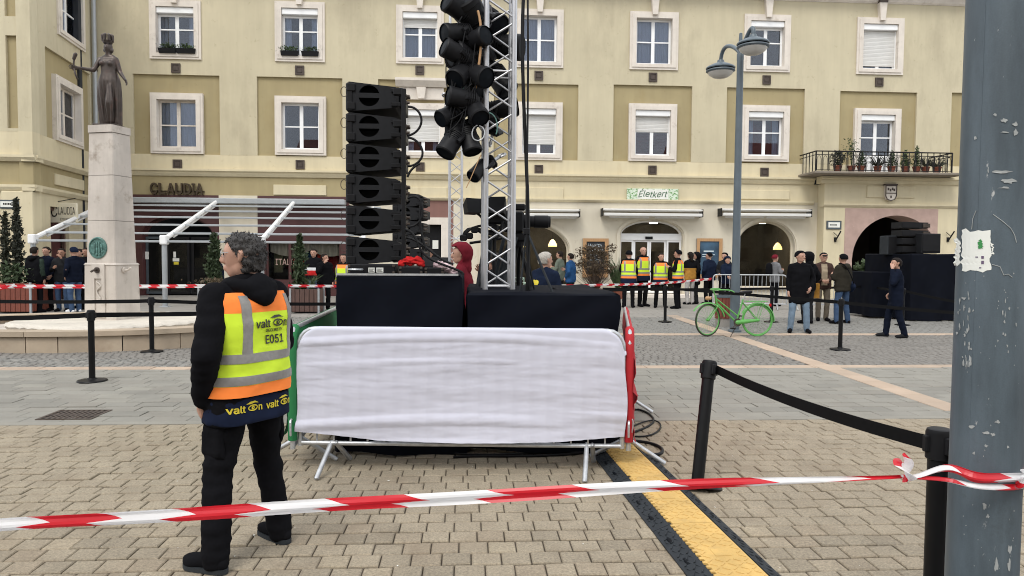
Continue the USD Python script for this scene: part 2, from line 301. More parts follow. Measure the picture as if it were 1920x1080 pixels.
# ================================================================ GROUND
D = 28.75
top('ground', bx(-60, 60, -30, 70, -.2, -.03), mm['ground'], kind='structure')
def lay(parent, x0, x1, y0, y1, w, d, gap, mat, name, nprim, h=.012, jit=.0016, off=.5, rj=.0, skip=None, zt=0., bv=.004, gy=None):
    """a field of separate blocks in rows, each with chamfered edges; the nearest ones are parts, the rest one part"""
    items = []
    r = 0; y = y0; rg = np.random.default_rng(int(abs(x0 * 7 + y0 * 13)) + 3)
    while y < y1 - .3 * d:
        x = x0 - w * ((r * off) % 1.) - w * rg.uniform(0, rj)
        yy = min(d, y1 - y)
        while x < x1:
            ww = w * (1 + rg.uniform(-.03, .03))
            c = (x + ww / 2, y + yy / 2)
            v = np.array([*c, 0]) - EYE; dd = v @ fwd
            if dd > 1 and abs(v @ rgt) / dd < .78 and (v @ upv) / dd > -.50 and not (skip and skip(*c)):
                items.append((dd, x, y, ww, yy))
            x += ww
        y += d; r += 1
    items.sort()
    def mk(lst):
        n = len(lst); A = np.array(lst)[:, 1:]
        g = gap / 2; g2 = (gy or gap) / 2
        X0, Y0, X1, Y1 = A[:, 0] + g, A[:, 1] + g2, A[:, 0] + A[:, 2] - g, A[:, 1] + A[:, 3] - g2
        z = zt + rg.normal(0, jit, n); tl = rg.normal(0, jit * .7, (n, 4))
        V = np.zeros((n, 12, 3))
        for k, (ux, uy) in enumerate(((0, 0), (1, 0), (1, 1), (0, 1))):
            px_, py_ = np.where(ux, X1, X0), np.where(uy, Y1, Y0)
            sx, sy = (1 if ux == 0 else -1), (1 if uy == 0 else -1)
            V[:, k] = np.c_[px_, py_, np.full(n, zt - h - .004)]; V[:, 4 + k] = np.c_[px_, py_, z - bv + tl[:, k]]; V[:, 8 + k] = np.c_[px_ + sx * bv, py_ + sy * bv, z + tl[:, k]]
        F = []
        for k in range(4):
            j = (k + 1) % 4
            F += [(k, j, 4 + j), (k, 4 + j, 4 + k), (4 + k, 4 + j, 8 + j), (4 + k, 8 + j, 8 + k)]
        F += [(8, 9, 10), (8, 10, 11)]
        F = np.array(F)[None] + 12 * np.arange(n)[:, None, None]
        return trimesh.Trimesh(V.reshape(-1, 3), F.reshape(-1, 3), process=False)
    for it in items[:nprim]: obj(parent, name, mk([it]), mat)
    if items[nprim:]: obj(parent, name + 's_beyond', mk(items[nprim:]), mat, kind='stuff')
Y1, Y2, Y3 = G(960, 785)[1], G(960, 691)[1], G(1450, 628)[1]
Y0 = Y1 - .158 * 29 - .13
pv = thing('block_pavement', kind='structure'); obj(pv, 'joint_bed', bx(-20, 20, 1.5, Y1, -.028, -.012), mm['joint'])
lay(pv, -9, 9, Y0, Y1 - .13, .164, .158, .0075, mm['tan'], 'paving_block', 300, rj=.12, gy=.015, bv=.0055, jit=.0022)
obj(pv, 'kerb_line', bx(-20, 20, Y1 - .13, Y1 - .004, -.028, .001), mm['grey'])
gp = thing('slab_pavement', kind='structure'); obj(gp, 'joint_bed', bx(-24, 24, Y1, Y2, -.028, -.012), mm['greyjoint'])
lay(gp, -12, 12, Y1, Y2, .40, .235, .007, mm['grey'], 'slab', 300, off=.37, rj=.1, gy=.014)
sp = thing('pink_stone_strip', kind='structure')
dq = G(1480, 664) - G(1353, 622); dq = dq / np.linalg.norm(dq); p0 = G(1410, 641.5); nrm = np.array([-dq[1], dq[0], 0])
def on_diag(x, y, w=.17): return abs((np.array([x, y, 0]) - p0) @ nrm) < w
def strip(y, w): 
    obj(sp, 'joint_bed', bx(-26, 26, y, y + w, -.028, -.012), mm['greyjoint']); lay(sp, -16, 18, y, y + w, .52, w, .008, mm['pinkslab'], 'slab', 60)
strip(Y2 + .004, .27); strip(Y3, .34)
FX, FY = -7.3, 14.3                                                     # the fountain's centre
def in_fountain(x, y): return ((x - FX) / 3.15) ** 2 + ((y - FY) / 2.0) ** 2 < 1
ss = thing('sett_pavement', kind='structure'); obj(ss, 'joint_bed', bx(-26, 26, Y2 + .278, Y3 - .004, -.028, -.014), mm['settjoint'])
def skip1(x, y): return in_fountain(x, y) or (-3.6 < x < .9 and y < 14) or on_diag(x, y)
lay(ss, -13, 14, Y2 + .278, Y3 - .004, .125, .115, .016, mm['sett'], 'sett', 300, h=.014, jit=.003, rj=.5, skip=skip1, bv=.010)
YS = Y3 + 4.3
obj(ss, 'joint_bed', bx(-26, 26, Y3 + .348, YS, -.028, -.014), mm['settjoint'])
lay(ss, -15, 17, Y3 + .348, YS, .19, .12, .020, mm['sett'], 'long_sett', 0, h=.014, jit=.003, rj=.5, skip=lambda x, y: in_fountain(x, y) or on_diag(x, y) or (-4 < x < 2.5), bv=.010)
# the diagonal pink strip
for k in range(-13, 44):
    c = p0 + dq * (k * .46)
    if c[1] < Y1 + .3 or c[1] > D - 2.2 : continue
    a = math.atan2(dq[1], dq[0])
    z = .005 if c[1] < Y2 + .3 or c[1] > YS or abs(c[1] - Y3 - .17) < .45 else 0
    obj(sp, 'slab', turn(bev(-.226, .226, -.16, .16, -.016, .001 + z, .004), rz=a, loc=(c[0], c[1], 0)), mm['pinkslab'])
fp = thing('far_pavement', kind='structure'); obj(fp, 'joint_bed', bx(-30, 30, YS, D + .5, -.028, -.012), mm['greyjoint'])
lay(fp, -22, 24, YS, D + .1, .62, .42, .012, mm['farslab'], 'slab', 120, jit=.001, skip=lambda x, y: False)
# ================================================================ PEOPLE
_U = {k: np.array(trimesh.creation.icosphere(k).vertices) for k in (1, 2)}
def hull(*pr, q=1):
    return Manifold.hull_points(np.concatenate([np.asarray(p, float) + r * _U[q] for p, r in pr]))
def uni(ms): 
    out = ms[0]
    for m in ms[1:]: out = out + m
    return out
def soft(m, l=.03, it=8, wr=0., ws=9., seed=0, keep=False):
    m = m.refine_to_length(l); me = m.to_mesh(); t = trimesh.Trimesh(np.array(me.vert_properties[:, :3]), np.array(me.tri_verts), process=False)
    if it: trimesh.smoothing.filter_taubin(t, lamb=.5, nu=-.52, iterations=it)
    if wr:
        n = t.vertex_normals; v = np.array(t.vertices)
        f = meshkit.fbm(v * [ws, ws, ws * 1.8], 3, seed) - .5
        f2 = 1 - np.abs(2 * meshkit.noise(v * [ws * .7, ws * .7, ws * 2.2], seed + 9) - 1)
        t.vertices = v + n * (wr * (1.6 * f + .8 * (f2 - .5)))[:, None]
    return t
def mani(t): return Manifold(MMesh(vert_properties=np.asarray(t.vertices, np.float32), tri_verts=np.asarray(t.faces, np.uint32)))
ARM = {'hang': ((.115, -.07, -.29), (.045, .055, -.545)), 'down': ((.055, -.02, -.29), (.06, .05, -.54)), 'pocket': ((.12, -.09, -.27), (.035, .07, -.46)), 'front': ((.08, .02, -.28), (-.11, .21, -.38)),
       'chest': ((.08, .04, -.28), (-.07, .25, -.20)), 'phone': ((.09, .13, -.24), (-.055, .115, .10)), 'behind': ((.11, -.10, -.27), (-.09, -.15, -.44)),
       'folded': ((.09, .07, -.27), (-.16, .21, -.20)), 'lean': ((.08, .14, -.25), (.00, .33, -.34)), 'mouth': ((.08, .13, -.24), (-.10, .20, .06)), 'out': ((.16, .04, -.24), (.14, .24, -.34))}
def hand(w, e, side):
    w, e = np.array(w), np.array(e); d = (w - e) / np.linalg.norm(w - e)
    u = np.cross(d, [side * .9, .25, .1]); u /= np.linalg.norm(u)
    n = np.cross(d, u)
    u = np.cross(n, d)
    ms = [hull((w, .024), (w + d * .085 + u * .028, .014), (w + d * .085 - u * .028, .014), (w + d * .03 + u * .026, .016))]
    for o, l in ((-.030, .052), (-.010, .068), (.010, .072), (.030, .060)):
        a = w + d * .085 + u * o; b = a + d * l * .55 + n * .012 + u * o * .1; c = b + d * l * .4 + n * .028
        ms += [hull((a, .0092), (b, .0085)), hull((b, .0085), (c, .0072))]
    a = w + d * .03 + u * .026; b = a + d * .03 + u * .026 + n * .01; c = b + d * .036 + u * .004 + n * .012
    ms += [hull((a, .013), (b, .0105)), hull((b, .0105), (c, .009))]
    return uni(ms)
def person(label, px, py, h, rz, top_c='black', leg_c='black', hair='short', hair_c='hairdark', arms=('down', 'down'), hy=0., spread=.10, step=0., bulk=0., coat=.86, skin='skin', hood=False,
           vest=False, shoe='black', group=None, res=.034, extra=None, name='person', hem=None, loc=None, lean=0., sleeve=None, feet=None):
    """a standing figure, feet at the ground point of a pixel; rz turns it (0 = facing +y, away); hy turns the head"""
    k = h / 1.78; near = res < .025; q = 2 if near else 1
    if feet: fq = [G(*f) for f in feet]; loc = (fq[0] + fq[1]) / 2
    base = G(px, py) if loc is None else np.array(loc, float)
    T = thing(name, label, 'person', base, group=group, rz=rz, local=True)
    sd_ = int(px * 7 + py) % 997
    A3 = lambda *p: np.array(p, float) * k
    ba = .0 + bulk
    # joints
    hip = {s: A3(s * .095, 0, .92) for s in (-1, 1)}
    ank = {s: A3(s * spread, s * step, .085) for s in (-1, 1)}
    if feet:
        cr, sr = math.cos(math.radians(rz)), math.sin(math.radians(rz))
        for s, f in zip((-1, 1), fq): dx, dy = (f - base)[:2]; ank[s] = np.array([dx * cr + dy * sr, -dx * sr + dy * cr, .085 * k])
    kne = {s: (hip[s] + ank[s]) / 2 + A3(s * .012, .03, .0) for s in (-1, 1)}
    sh = {s: A3(s * (.175 + (.022 if near else 0)), lean * .9, 1.445) for s in (-1, 1)}
    el, wr = {}, {}
    for s, nm in zip((-1, 1), arms):
        e, w = ARM[nm]; el[s] = sh[s] + A3(s * e[0], e[1], e[2]); wr[s] = sh[s] + A3(s * w[0], w[1], w[2])
    nk = A3(0, -.01 + lean, 1.50); hd = A3(0, .015 + lean, 1.665)
    c, s_ = math.cos(math.radians(hy)), math.sin(math.radians(hy))
    def hp(x, y, z): x, y = x * k, y * k; return hd + np.array([x * c - y * s_, x * s_ + y * c, z * k])
    # the body: one surface
    B = [hull((hp(0, -.022, .015), .092 * k), (hp(0, .012, .02), .088 * k), (hp(0, .02, -.02), .076 * k), q=2),
         hull((hp(0, .025, -.045), .062 * k), (hp(0, .052, -.088), .036 * k), (hp(.028, .01, -.07), .045 * k), (hp(-.028, .01, -.07), .045 * k), (hp(0, -.02, .0), .08 * k), q=2),
         hull((hp(0, .103, .005), .010 * k), (hp(0, .118, -.028), .0125 * k), (hp(0, .09, -.03), .02 * k)), hull((hp(0, .092, -.066), .018 * k), (hp(0, .085, -.07), .022 * k)),
         hull((hp(.03, .075, .022), .022 * k), (hp(-.03, .075, .022), .022 * k)),
         hull((hp(0, -.02, -.06), .056 * k), (nk - A3(0, 0, .03), .062 * k))]
    for s in (-1, 1): B.append(hull((hp(s * .092, -.012, .018), .014 * k), (hp(s * .088, -.008, -.028), .011 * k), (hp(s * .098, -.022, .012), .013 * k)))
    for a, b in (((.93, .10, .10), (1.12, .08, .095)), ((1.12, .08, .095), (1.34, .09, .10)), ((1.34, .09, .10), (1.44, .13, .06))):
        B.append(hull(*[(A3(s * w, lean * max(0, (z - .95) * 2), z), r * k) for z, w, r in (a, b) for s in (-1, 1)]))
    for s in (-1, 1):
        B += [hull((hip[s], .085 * k), (kne[s], .058 * k)), hull((kne[s], .058 * k), (ank[s], .042 * k)), hull((sh[s], .055 * k), (el[s], .042 * k)), hull((el[s], .042 * k), (wr[s], .028 * k)), hand(wr[s], el[s], s)]
    obj(T, 'body', soft(uni(B), .013 if near else .022, 3), mm[skin], smooth=True)
    for s in (-1, 1): obj(T, 'eye', tm(hull((hp(s * .033, .088, .008), .0105 * k))), mm['eye'], smooth=True)
    # trousers and shoes
    L = [hull(*[(A3(s * .07, -.015, .96), .105 * k) for s in (-1, 1)], *[(hip[s], .098 * k) for s in (-1, 1)])]
    for s in (-1, 1):
        L += [hull((hip[s] - A3(0, .01, -.02), .102 * k), (kne[s], .074 * k), q=q), hull((kne[s], .074 * k), (ank[s] + A3(0, -.01, .02), .066 * k), (ank[s] + A3(0, -.015, -.02), .064 * k), q=q)]
    obj(T, 'trousers', soft(uni(L), res, 6, .017 if near else .009, 7 if near else 8, sd_), cloth(leg_c, None), smooth=True)
    for s in (-1, 1):
        a = ank[s]; t_ = s * .03
        sh_m = uni([hull((a + A3(0, -.055, -.04), .040 * k), (a + A3(0, -.02, .0), .046 * k), (a + A3(t_ * .5, .07, -.035), .044 * k)), hull((a + A3(t_ * .5, .07, -.035), .044 * k), (a + A3(t_, .165, -.045), .036 * k), (a + A3(t_ + .02 * s, .12, -.05), .036 * k))])
        sh_m = soft(sh_m, .02, 4); v = np.array(sh_m.vertices); v[:, 2] = np.maximum(v[:, 2], .006); sh_m.vertices = v
        so = obj(T, 'shoe', sh_m, cloth(shoe, None), smooth=True)
        if near:
            ol = Manifold.hull_points(np.array([(x, y, z) for x, y, _ in v[v[:, 2] < .05] for z in (.001, .026)])); obj(so, 'sole', ol, mm['rubber'])
    # jacket
    hz = coat; J = []
    lv = [(hz, .105 + ba * .6, .118 + ba), (.98, .095 + ba * .5, .125 + ba), (1.14, .085 + ba * .5, .120 + ba), (1.33, .098 + ba * .4, .122 + ba), (1.42, .130, .080 + ba * .6), (1.475, .075, .070 + ba * .5)]
    for a, b in zip(lv, lv[1:]):
        J.append(hull(*[(A3(s * w, lean * max(0, (z - .95) * 2) - .005, z), r * k) for z, w, r in (a, b) for s in (-1, 1)], q=q))
    J = [uni(J).trim_by_plane([0, 0, 1], (hz - .03) * k)]
    torso = J[0]
    for s in (-1, 1):
        J += [hull((sh[s], (.072 + ba * .6) * k), (el[s], (.060 + ba * .6) * k), q=q), hull((el[s], (.060 + ba * .6) * k), (wr[s] - (wr[s] - el[s]) * .06, (.046 + ba * .4) * k), q=q)]
    J.append(hull((nk - A3(0, .0, .03), .074 * k), (nk + A3(0, 0, .025), .066 * k), q=q))
    T.jm = soft(uni(J), res, 6, (.007 if near else .011) + ba * .1, 9, sd_ + 3)
    jk = obj(T, 'jacket', T.jm, cloth(top_c, None), smooth=True)
    if sleeve:
        for s in (-1, 1): obj(jk, 'sleeve', soft(uni([hull((sh[s] + A3(s * .015, 0, -.03), .078 * k), (el[s], .068 * k)), hull((el[s], .068 * k), (wr[s] * .7 + el[s] * .3, .058 * k))]), res, 5, .008, 9, 4), cloth(sleeve, None), smooth=True)
    if hood:
        pts = [nk + A3(math.sin(t) * .115, -.02 - .10 * math.cos(t), .015 - .035 * max(0, math.cos(t))) for t in np.linspace(-2.3, 2.3, 11)]
        H = uni([hull((a, (.052 - .02 * abs(i - 4.5) / 5) * k), (b, (.052 - .02 * abs(i - 4.5) / 5) * k), q=q) for i, (a, b) in enumerate(zip(pts, pts[1:]))] + [hull((nk + A3(0, -.13, -.05), .06 * k), (nk + A3(0, -.10, .03), .05 * k), (nk + A3(.07, -.09, -.02), .05 * k), (nk + A3(-.07, -.09, -.02), .05 * k), q=q)])
        obj(T, 'hood', soft(H, res, 5, .006, 12, sd_), cloth(top_c, None), smooth=True)
    # hair or headgear
    def cap(g, low=.03, back=-.045):
        m = hull((hp(0, -.024, .022), (.092 + g) * k), (hp(0, .010, .026), (.088 + g) * k), (hp(0, -.03, -.02), (.082 + g) * k), q=2)
        v = np.array([hp(x, y, z) for x in (-.2, .2) for y, z in ((.055, low + .03), (.3, low + .03), (.3, -.3), (-.02, -.3), (-.02, -.02), (.03, low))])
        m = m - Manifold.hull_points(v)
        w = np.array([hp(x, y, z) for x in (-.2, .2) for y in (-.3, .3) for z in (back, -.4)])
        return m - Manifold.hull_points(w)
    if hair in ('short', 'buzz'): obj(T, 'hair', soft(cap(.010 if hair == 'short' else .004, .045, -.06), .02, 2, .006, 30, sd_), mm[hair_c], smooth=True)
    elif hair == 'messy':
        R = np.random.default_rng(5); hm = [cap(.005, .04, -.085)]
        t_ = soft(uni(hm), .010, 2, .022, 26, 4); obj(T, 'hair', t_, mm[hair_c], smooth=True)
        st = []
        tv, tn = np.array(t_.vertices), np.array(t_.vertex_normals)
        for i in R.choice(len(tv), 1500):
            p = tv[i]; n = tn[i]; 
            if p[2] < hd[2] - .08 * k: continue
            dr = n * .35 + np.array([R.normal(0, .5), -.35 + R.normal(0, .4), R.normal(0, .4) + .1]); dr -= n * min(0, dr @ n); l = R.uniform(.006, .017)
            st.append(tube([p - n * .004, p + dr * l * .6, p + dr * l + np.array([0, 0, -.006])], [.0028, .002, .0005], 3))
        obj(T, 'hair_strands', cat(*st), mm[hair_c], kind='stuff')
    elif hair == 'beanie':
        m = soft(cap(.019, .055, -.015), .022, 3, .004, 20, sd_); obj(T, 'beanie', m, cloth(hair_c, None), smooth=True)
    elif hair == 'cap':
        bn = obj(T, 'cap', soft(cap(.014, .06, .012), .022, 3), cloth(hair_c, None), smooth=True)
        obj(bn, 'peak', tm(hull((hp(.06, .08, .052), .008), (hp(-.06, .08, .052), .008), (hp(.04, .155, .045), .007), (hp(-.04, .155, .045), .007))), cloth(hair_c, None), smooth=True)
    elif hair == 'hood':
        hm = cap(.045, .06, -.16); obj(T, 'hood', soft(hm + hull((hp(0, -.05, -.11), .09 * k), (nk - A3(0, .02, .02), .10 * k), q=2) - Manifold.hull_points(np.array([hp(x, y, z) for x in (-.06, .06) for y in (.03, .4) for z in (-.16, .07)])), .022, 4, .006, 14, sd_), cloth(hair_c, None), smooth=True)
    elif hair == 'long':
        hm = cap(.016, .04, -.20) + hull((hp(0, -.07, 0), .07 * k), (hp(0, -.09, -.16), .055 * k), q=2); obj(T, 'hair', soft(hm, .022, 3, .006, 25, sd_), mm[hair_c], smooth=True)
    elif hair == 'bald': pass
    if vest:
        V = []
        lw = [(.90, .100, .146), (1.14, .088, .142), (1.33, .100, .143), (1.425, .125, .095), (1.475, .085, .085)]
        for a, b in zip(lw, lw[1:]): V.append(hull(*[(A3(s * w, -.004, z), (r + ba) * k) for z, w, r in (a, b) for s in (-1, 1)], q=2))
        V = uni(V)
        if near: T.V = soft(V, .02, 6, .014, 6, 5); V = mani(T.V)
        fat = V if not near else None
        def band(m, z0, z1): return m.trim_by_plane([0, 0, 1], z0 * k).trim_by_plane([0, 0, -1], -z1 * k)
        rf = Manifold.hull_points
        vt = obj(T, 'vest', band(V, .985, 1.365), mm['hv'], smooth=40)
        obj(vt, 'shoulder_panel', band(V, 1.3652, 1.47), mm['ho'], smooth=40); obj(vt, 'lower_band', band(V, .925, .9848), mm['ho'], smooth=40)
        nl = [(.79, .105, .150), (.93, .10, .146)]
        T.N = soft(hull(*[(A3(s * w, -.004, z), r * k) for z, w, r in nl for s in (-1, 1)], q=2).trim_by_plane([0, 0, 1], .775 * k).trim_by_plane([0, 0, -1], -.9248 * k), .022, 3, .006, 8, 7); obj(vt, 'waist_panel', T.N, mm['navy'], smooth=40)
        def puff(m, g):
            t = tm(m); mm_ = trimesh.Trimesh(t.vertices, t.faces, process=True); mm_.vertices = np.array(mm_.vertices) + mm_.vertex_normals * g; return mm_
        for z0, z1 in ((.990, 1.032), (1.105, 1.148)): obj(vt, 'reflective_strip', puff(band(V, z0, z1), .004), mm['refl'], smooth=40)
        for s in (-1, 1): obj(vt, 'reflective_strip', puff(band(V, 1.149, 1.452).trim_by_plane([s, 0, 0], (.10 if s < 0 else .155) * k).trim_by_plane([-s, 0, 0], (-.15 if s < 0 else -.20) * k), .004), mm['refl'], smooth=40)
    T.hip, T.kne = hip, kne; T.k, T.h, T.hp, T.nk, T.wr, T.base, T.sh, T.el = k, h, hp, nk, wr, base, sh, el
    if extra: extra(T)
    return T
# ================================================================ THE LONG BUILDING
zb, zs0, zs1, zf = (PY(1220, y, D)[2] for y in (303, 329, 342, 376))
xL, xR, zT = PY(177, 300, D)[0], 25., PY(1440, 1, D)[2]
BL = thing('town_house', 'long pale yellow rendered building with two rows of stone-framed windows', 'building', (4, D, 0))
UP = [(280, 0, 378, 112, 'box'), (515, 3, 610, 117, 'box'), (742, 10, 833, 121, 'half'), (966, 17, 1057, 128, 'plain'), (1180, 22, 1272, 132, 'plain'), (1394, 27, 1482, 136, 'shut0'), (1605, 33, 1694, 141, 'shut9')]
LO = [(282, 174, 382, 289, 'old'), (515, 180, 612, 292, 'plainL'), (748, 193, 838, 297, 'shut6'), (966, 191, 1055, 301, 'shut7r'), (1178, 194, 1269, 303, 'shut4r'), (1390, 197, 1480, 304, 'shut0r'), (1600, 203, 1688, 329, 'door')]
PAN = [(250, 140, 412, 0), (482, 145, 642, 0), (709, 150, 868, 0), (926, 157, 1084, 0), (1150, 160, 1297, 0), (1362, 165, 1508, 0), (1574, 172, 1718, 0), (1783, 175, 1925, 0)]
def rect(r): x0, x1, z0, z1 = fr(*r[:4], D); return x0, x1, z0, z1
holes = []
def opening(r):
    x0, x1, z0, z1 = rect(r); e = .27
    return (x0 + e, x1 - e, z0 + (.24 if r[4] != 'door' else .0), z1 - e)
pans = []
for p in PAN:
    x0, x1, _, z1 = fr(p[0], p[1], p[2], 290, D); pans.append(sbox(x0, zb, x1, z1))
uppoly = sbox(xL, zb, xR, zT); hu = [sbox(o[0], o[2], o[1], o[3]) for o in map(opening, UP)]; hl = [sbox(o[0], o[2], o[1], o[3]) for o in map(opening, LO)]
H = unary_union(hu + hl).buffer(.006, join_style=2)
obj(BL, 'wall', ext(uppoly - unary_union(pans) - H, D, D + .4), mm['upper'])
for p in pans: obj(BL, 'recessed_panel', ext(p - H, D + .09, D + .4), mm['olive'])
obj(BL, 'sill_band', ext(sbox(xL, zs0, xR, zb) - H, D + .004, D + .4), mm['cream'])
def molding(x0, x1, prof, Y, name, mat):
    """a moulding: profile of (projection, z) run along x"""
    v = []
    n = len(prof)
    for x in (x0, x1): v += [(x, Y - a, z) for a, z in prof]
    F = [(i, (i + 1) % n, n + (i + 1) % n) for i in range(n)] + [(i, n + (i + 1) % n, n + i) for i in range(n)]
    F += [(0, i + 1, i) for i in range(1, n - 1)] + [(n, n + i, n + i + 1) for i in range(1, n - 1)]
    return trimesh.Trimesh(np.array(v), np.array(F), process=False)
h_ = zs0 - zs1
xB0, xB1, YB = PY(1545, 400, D - .55)[0], PY(1848, 400, D - .55)[0], D - .55
def course(x0, x1, Y): return cat(molding(x0, x1, [(-.3, zs0), (.20, zs0 - .01), (.20, zs0 - h_ * .3), (.12, zs0 - h_ * .45), (.12, zs0 - h_ * .62), (.05, zs1), (-.3, zs1)], Y, '', None))
obj(BL, 'string_course', course(xL, xB0 - .2, D), mm['cream'])
xM = PY(652, 360, D)[0]
obj(BL, 'frieze', ext(sbox(xL, zf, xM, zs1), D, D + .4), mm['olive']); obj(BL, 'frieze', ext(sbox(xM, zf, xR, zs1), D, D + .4), mm['cream'], label='pale cream frieze')
for a in ((98, 345, 168, 364), (513, 347, 612, 366), (760, 351, 838, 370), (966, 352, 1056, 373), (1387, 357, 1480, 374)):
    if a[0] > 200: x0, x1, z0, z1 = fr(*a, D); obj(BL, 'raised_plaque', bev(x0, x1, D - .05, D + .02, z0, z1, .012), mm['cream'])
obj(BL, 'lower_cornice', molding(xM, xB0 - .2, [(-.3, zf + .03), (.13, zf + .03), (.13, zf - .02), (.05, zf - .10), (-.3, zf - .10)], D, '', None), mm['cream'])
zg = zf - .102
obj(BL, 'eaves_cornice', molding(xL, xR, [(-.4, zT), (.02, zT + .002), (.10, zT + .06), (.16, zT + .2), (.5, zT + .34), (.5, zT + .6), (-.4, zT + .6)], D, '', None), mm['surround'])
obj(BL, 'roof', turn(bx(xL, xR, -.6, 9, 0, .2), rx=.5, loc=(0, D, zT + .62)), mm['terracotta'])
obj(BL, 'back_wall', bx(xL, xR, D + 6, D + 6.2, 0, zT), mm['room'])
# windows ------------------------------------------------------------
def window(B, o, style, Y=D, face=None, zone=0):
    """o: the opening (x0, x1, z0, z1); stone surround, frame, four panes, shutter and what is behind the glass"""
    x0, x1, z0, z1 = o; put_ = (lambda m: m) if face is None else face
    e, dz = .255, .225
    door = style == 'door'
    ring = sbox(x0 - e, z0 - (0 if door else dz), x1 + e, z1 + e) - sbox(x0, z0 - (.01 if door else 0), x1, z1)
    ring2 = sbox(x0 - e + .09, z0 - (0 if door else dz - .09), x1 + e - .09, z1 + e - .09) - sbox(x0, z0 - (.01 if door else 0), x1, z1)
    fy = Y + .16
    w = .085
    sh_top = .0 if style in ('old', 'plainL', 'plain') else .24
    zt = z1 - sh_top
    fw = sbox(x0, z0, x1, zt); 
    holes_ = []
    xm = (x0 + x1) / 2; zt_ = z0 + (zt - z0) * (.62 if not door else .70)
    if style == 'plainL' or style == 'plain': zt_ = z0 + (zt - z0) * .5
    if style == 'old': zt_ = z0 + (zt - z0) * .48
    zl = z0 + (zt - z0) * .34 if door else z0
    for a, b in ((x0 + w, xm - w * .8), (xm + w * .8, x1 - w)):
        holes_ += [sbox(a, zl + w, b, zt_ - .025), sbox(a, zt_ + .025, b, zt - w)]
    W_ = obj(B, 'window' if not door else 'balcony_door', put_(ext(fw - unary_union(holes_), fy, fy + .07)), mm['white'] if style != 'old' else mm['surround'])
    obj(W_, 'surround', put_(cat(ext(ring, Y - .06, Y + .15), ext(ring2, Y - .09, Y - .058))), mm['surround'])
    for hq in holes_: obj(W_, 'pane', put_(ext(hq.buffer(.012, join_style=2), fy + .03, fy + .036)), mm['glass'])
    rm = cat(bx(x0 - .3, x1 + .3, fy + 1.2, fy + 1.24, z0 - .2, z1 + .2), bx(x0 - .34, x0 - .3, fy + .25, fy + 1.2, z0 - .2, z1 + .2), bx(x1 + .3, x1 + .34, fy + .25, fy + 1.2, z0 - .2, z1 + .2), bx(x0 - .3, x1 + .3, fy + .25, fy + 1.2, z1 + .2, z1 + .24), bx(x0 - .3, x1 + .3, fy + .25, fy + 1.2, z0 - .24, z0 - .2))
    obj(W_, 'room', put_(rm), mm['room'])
    if style in ('plain', 'half', 'old', 'plainL', 'box', 'shut0r', 'shut6'):
        u = np.linspace(x0 - .05, x1 + .05, 80); full = style in ('plain', 'half', 'old')
        P = np.zeros((2, 80, 3)); P[..., 0] = u; P[..., 1] = fy + .16 + .03 * np.sin(u * 38 + np.sin(u * 9)); P[0, :, 2] = z0 - .1; P[1, :, 2] = z1
        keep = P
        if full: obj(W_, 'curtain', put_(grid(keep)), mm['curtain'])
        else:
            for sl in ((slice(0, 20), slice(60, 80)) if style != 'plainL' else (slice(0, 8),)): obj(W_, 'curtain', put_(grid(keep[:, sl])), mm['curtain'])
    if sh_top: obj(W_, 'shutter_box', put_(bev(x0 + .005, x1 - .005, Y - .03, fy + .02, z1 - sh_top + .005, z1 - .006, .015)), mm['white'])
    fr_ = {'shut9': .90, 'shut6': .68, 'shut7r': .70, 'shut4r': .36, 'half': .20}.get(style, 0)
    if fr_:
        n = int((zt - z0) * fr_ / .055); zz = []; 
        pr = []
        for i in range(n): a = zt - i * .055; pr += [(.0, a), (.010, a - .012), (.010, a - .043), (.0, a - .053)]
        b = zt - n * .055
        pts = [(p[0], p[1]) for p in pr]
        P = np.zeros((len(pts), 2, 3)); 
        for i, (dpt, z) in enumerate(pts): P[i, 0] = (x0 + .03, fy - .02 - dpt, z); P[i, 1] = (x1 - .03, fy - .02 - dpt, z)
        obj(W_, 'shutter', put_(cat(grid(P), bx(x0 + .03, x1 - .03, fy - .03, fy - .006, b - .05, b))), mm['shutter'])
    for s in (x0, x1):
        if fr_: obj(W_, 'shutter_rail', put_(bx(s + (-.0 if s == x1 else .003), s + (.03 if s == x0 else -.033), fy - .05, fy - .002, z0 + .02, zt)), mm['white'])
    if style[-1] == 'r' and fr_:
        n = 26; obj(W_, 'inner_blind', put_(cat(*[turn(bx(x0, x1, -.03, .03, -.002, .002), rx=.6, loc=(0, fy + .15, z0 + (zt - z0) * i / n)) for i in range(n)], bx(x0 - .1, x1 + .1, fy + .2, fy + .21, z0, zt))), mm['redblind'])
    if style == 'shut0r': obj(W_, 'inner_drape', put_(bx(x0 - .1, x1 + .1, fy + .55, fy + .57, z0, zt)), mm['redblind'])
    if door: obj(W_, 'lower_panel', put_(bev(x0 + w, xm - w * .8, fy + .02, fy + .05, z0 + .08, zl, .01)), mm['white']); obj(W_, 'lower_panel', put_(bev(xm + w * .8, x1 - w, fy + .02, fy + .05, z0 + .08, zl, .01)), mm['white'])
    return W_
for r in UP:
    window(BL, opening(r), r[4])
    x0, x1, z0, z1 = rect(r); xm = (x0 + x1) / 2
    obj(BL, 'keystone', tm(Manifold.hull_points(np.array([(xm + sx * w, y, z) for sx in (-1, 1) for w, z in ((.16, z1 + .55), (.10, z1 - .16)) for y in (D - .20, D)]))), mm['surround'])
    obj(BL, 'keystone_cap', tm(Manifold.hull_points(np.array([(xm + sx * w, y, z) for sx in (-1, 1) for w, z, f in ((.17, z1 + .552, .22), (.19, z1 + .80, .24), (.08, z1 + .9, .2)) for y in (D - f, D)]))), mm['vent'])
for r in LO: window(BL, opening(r), r[4])
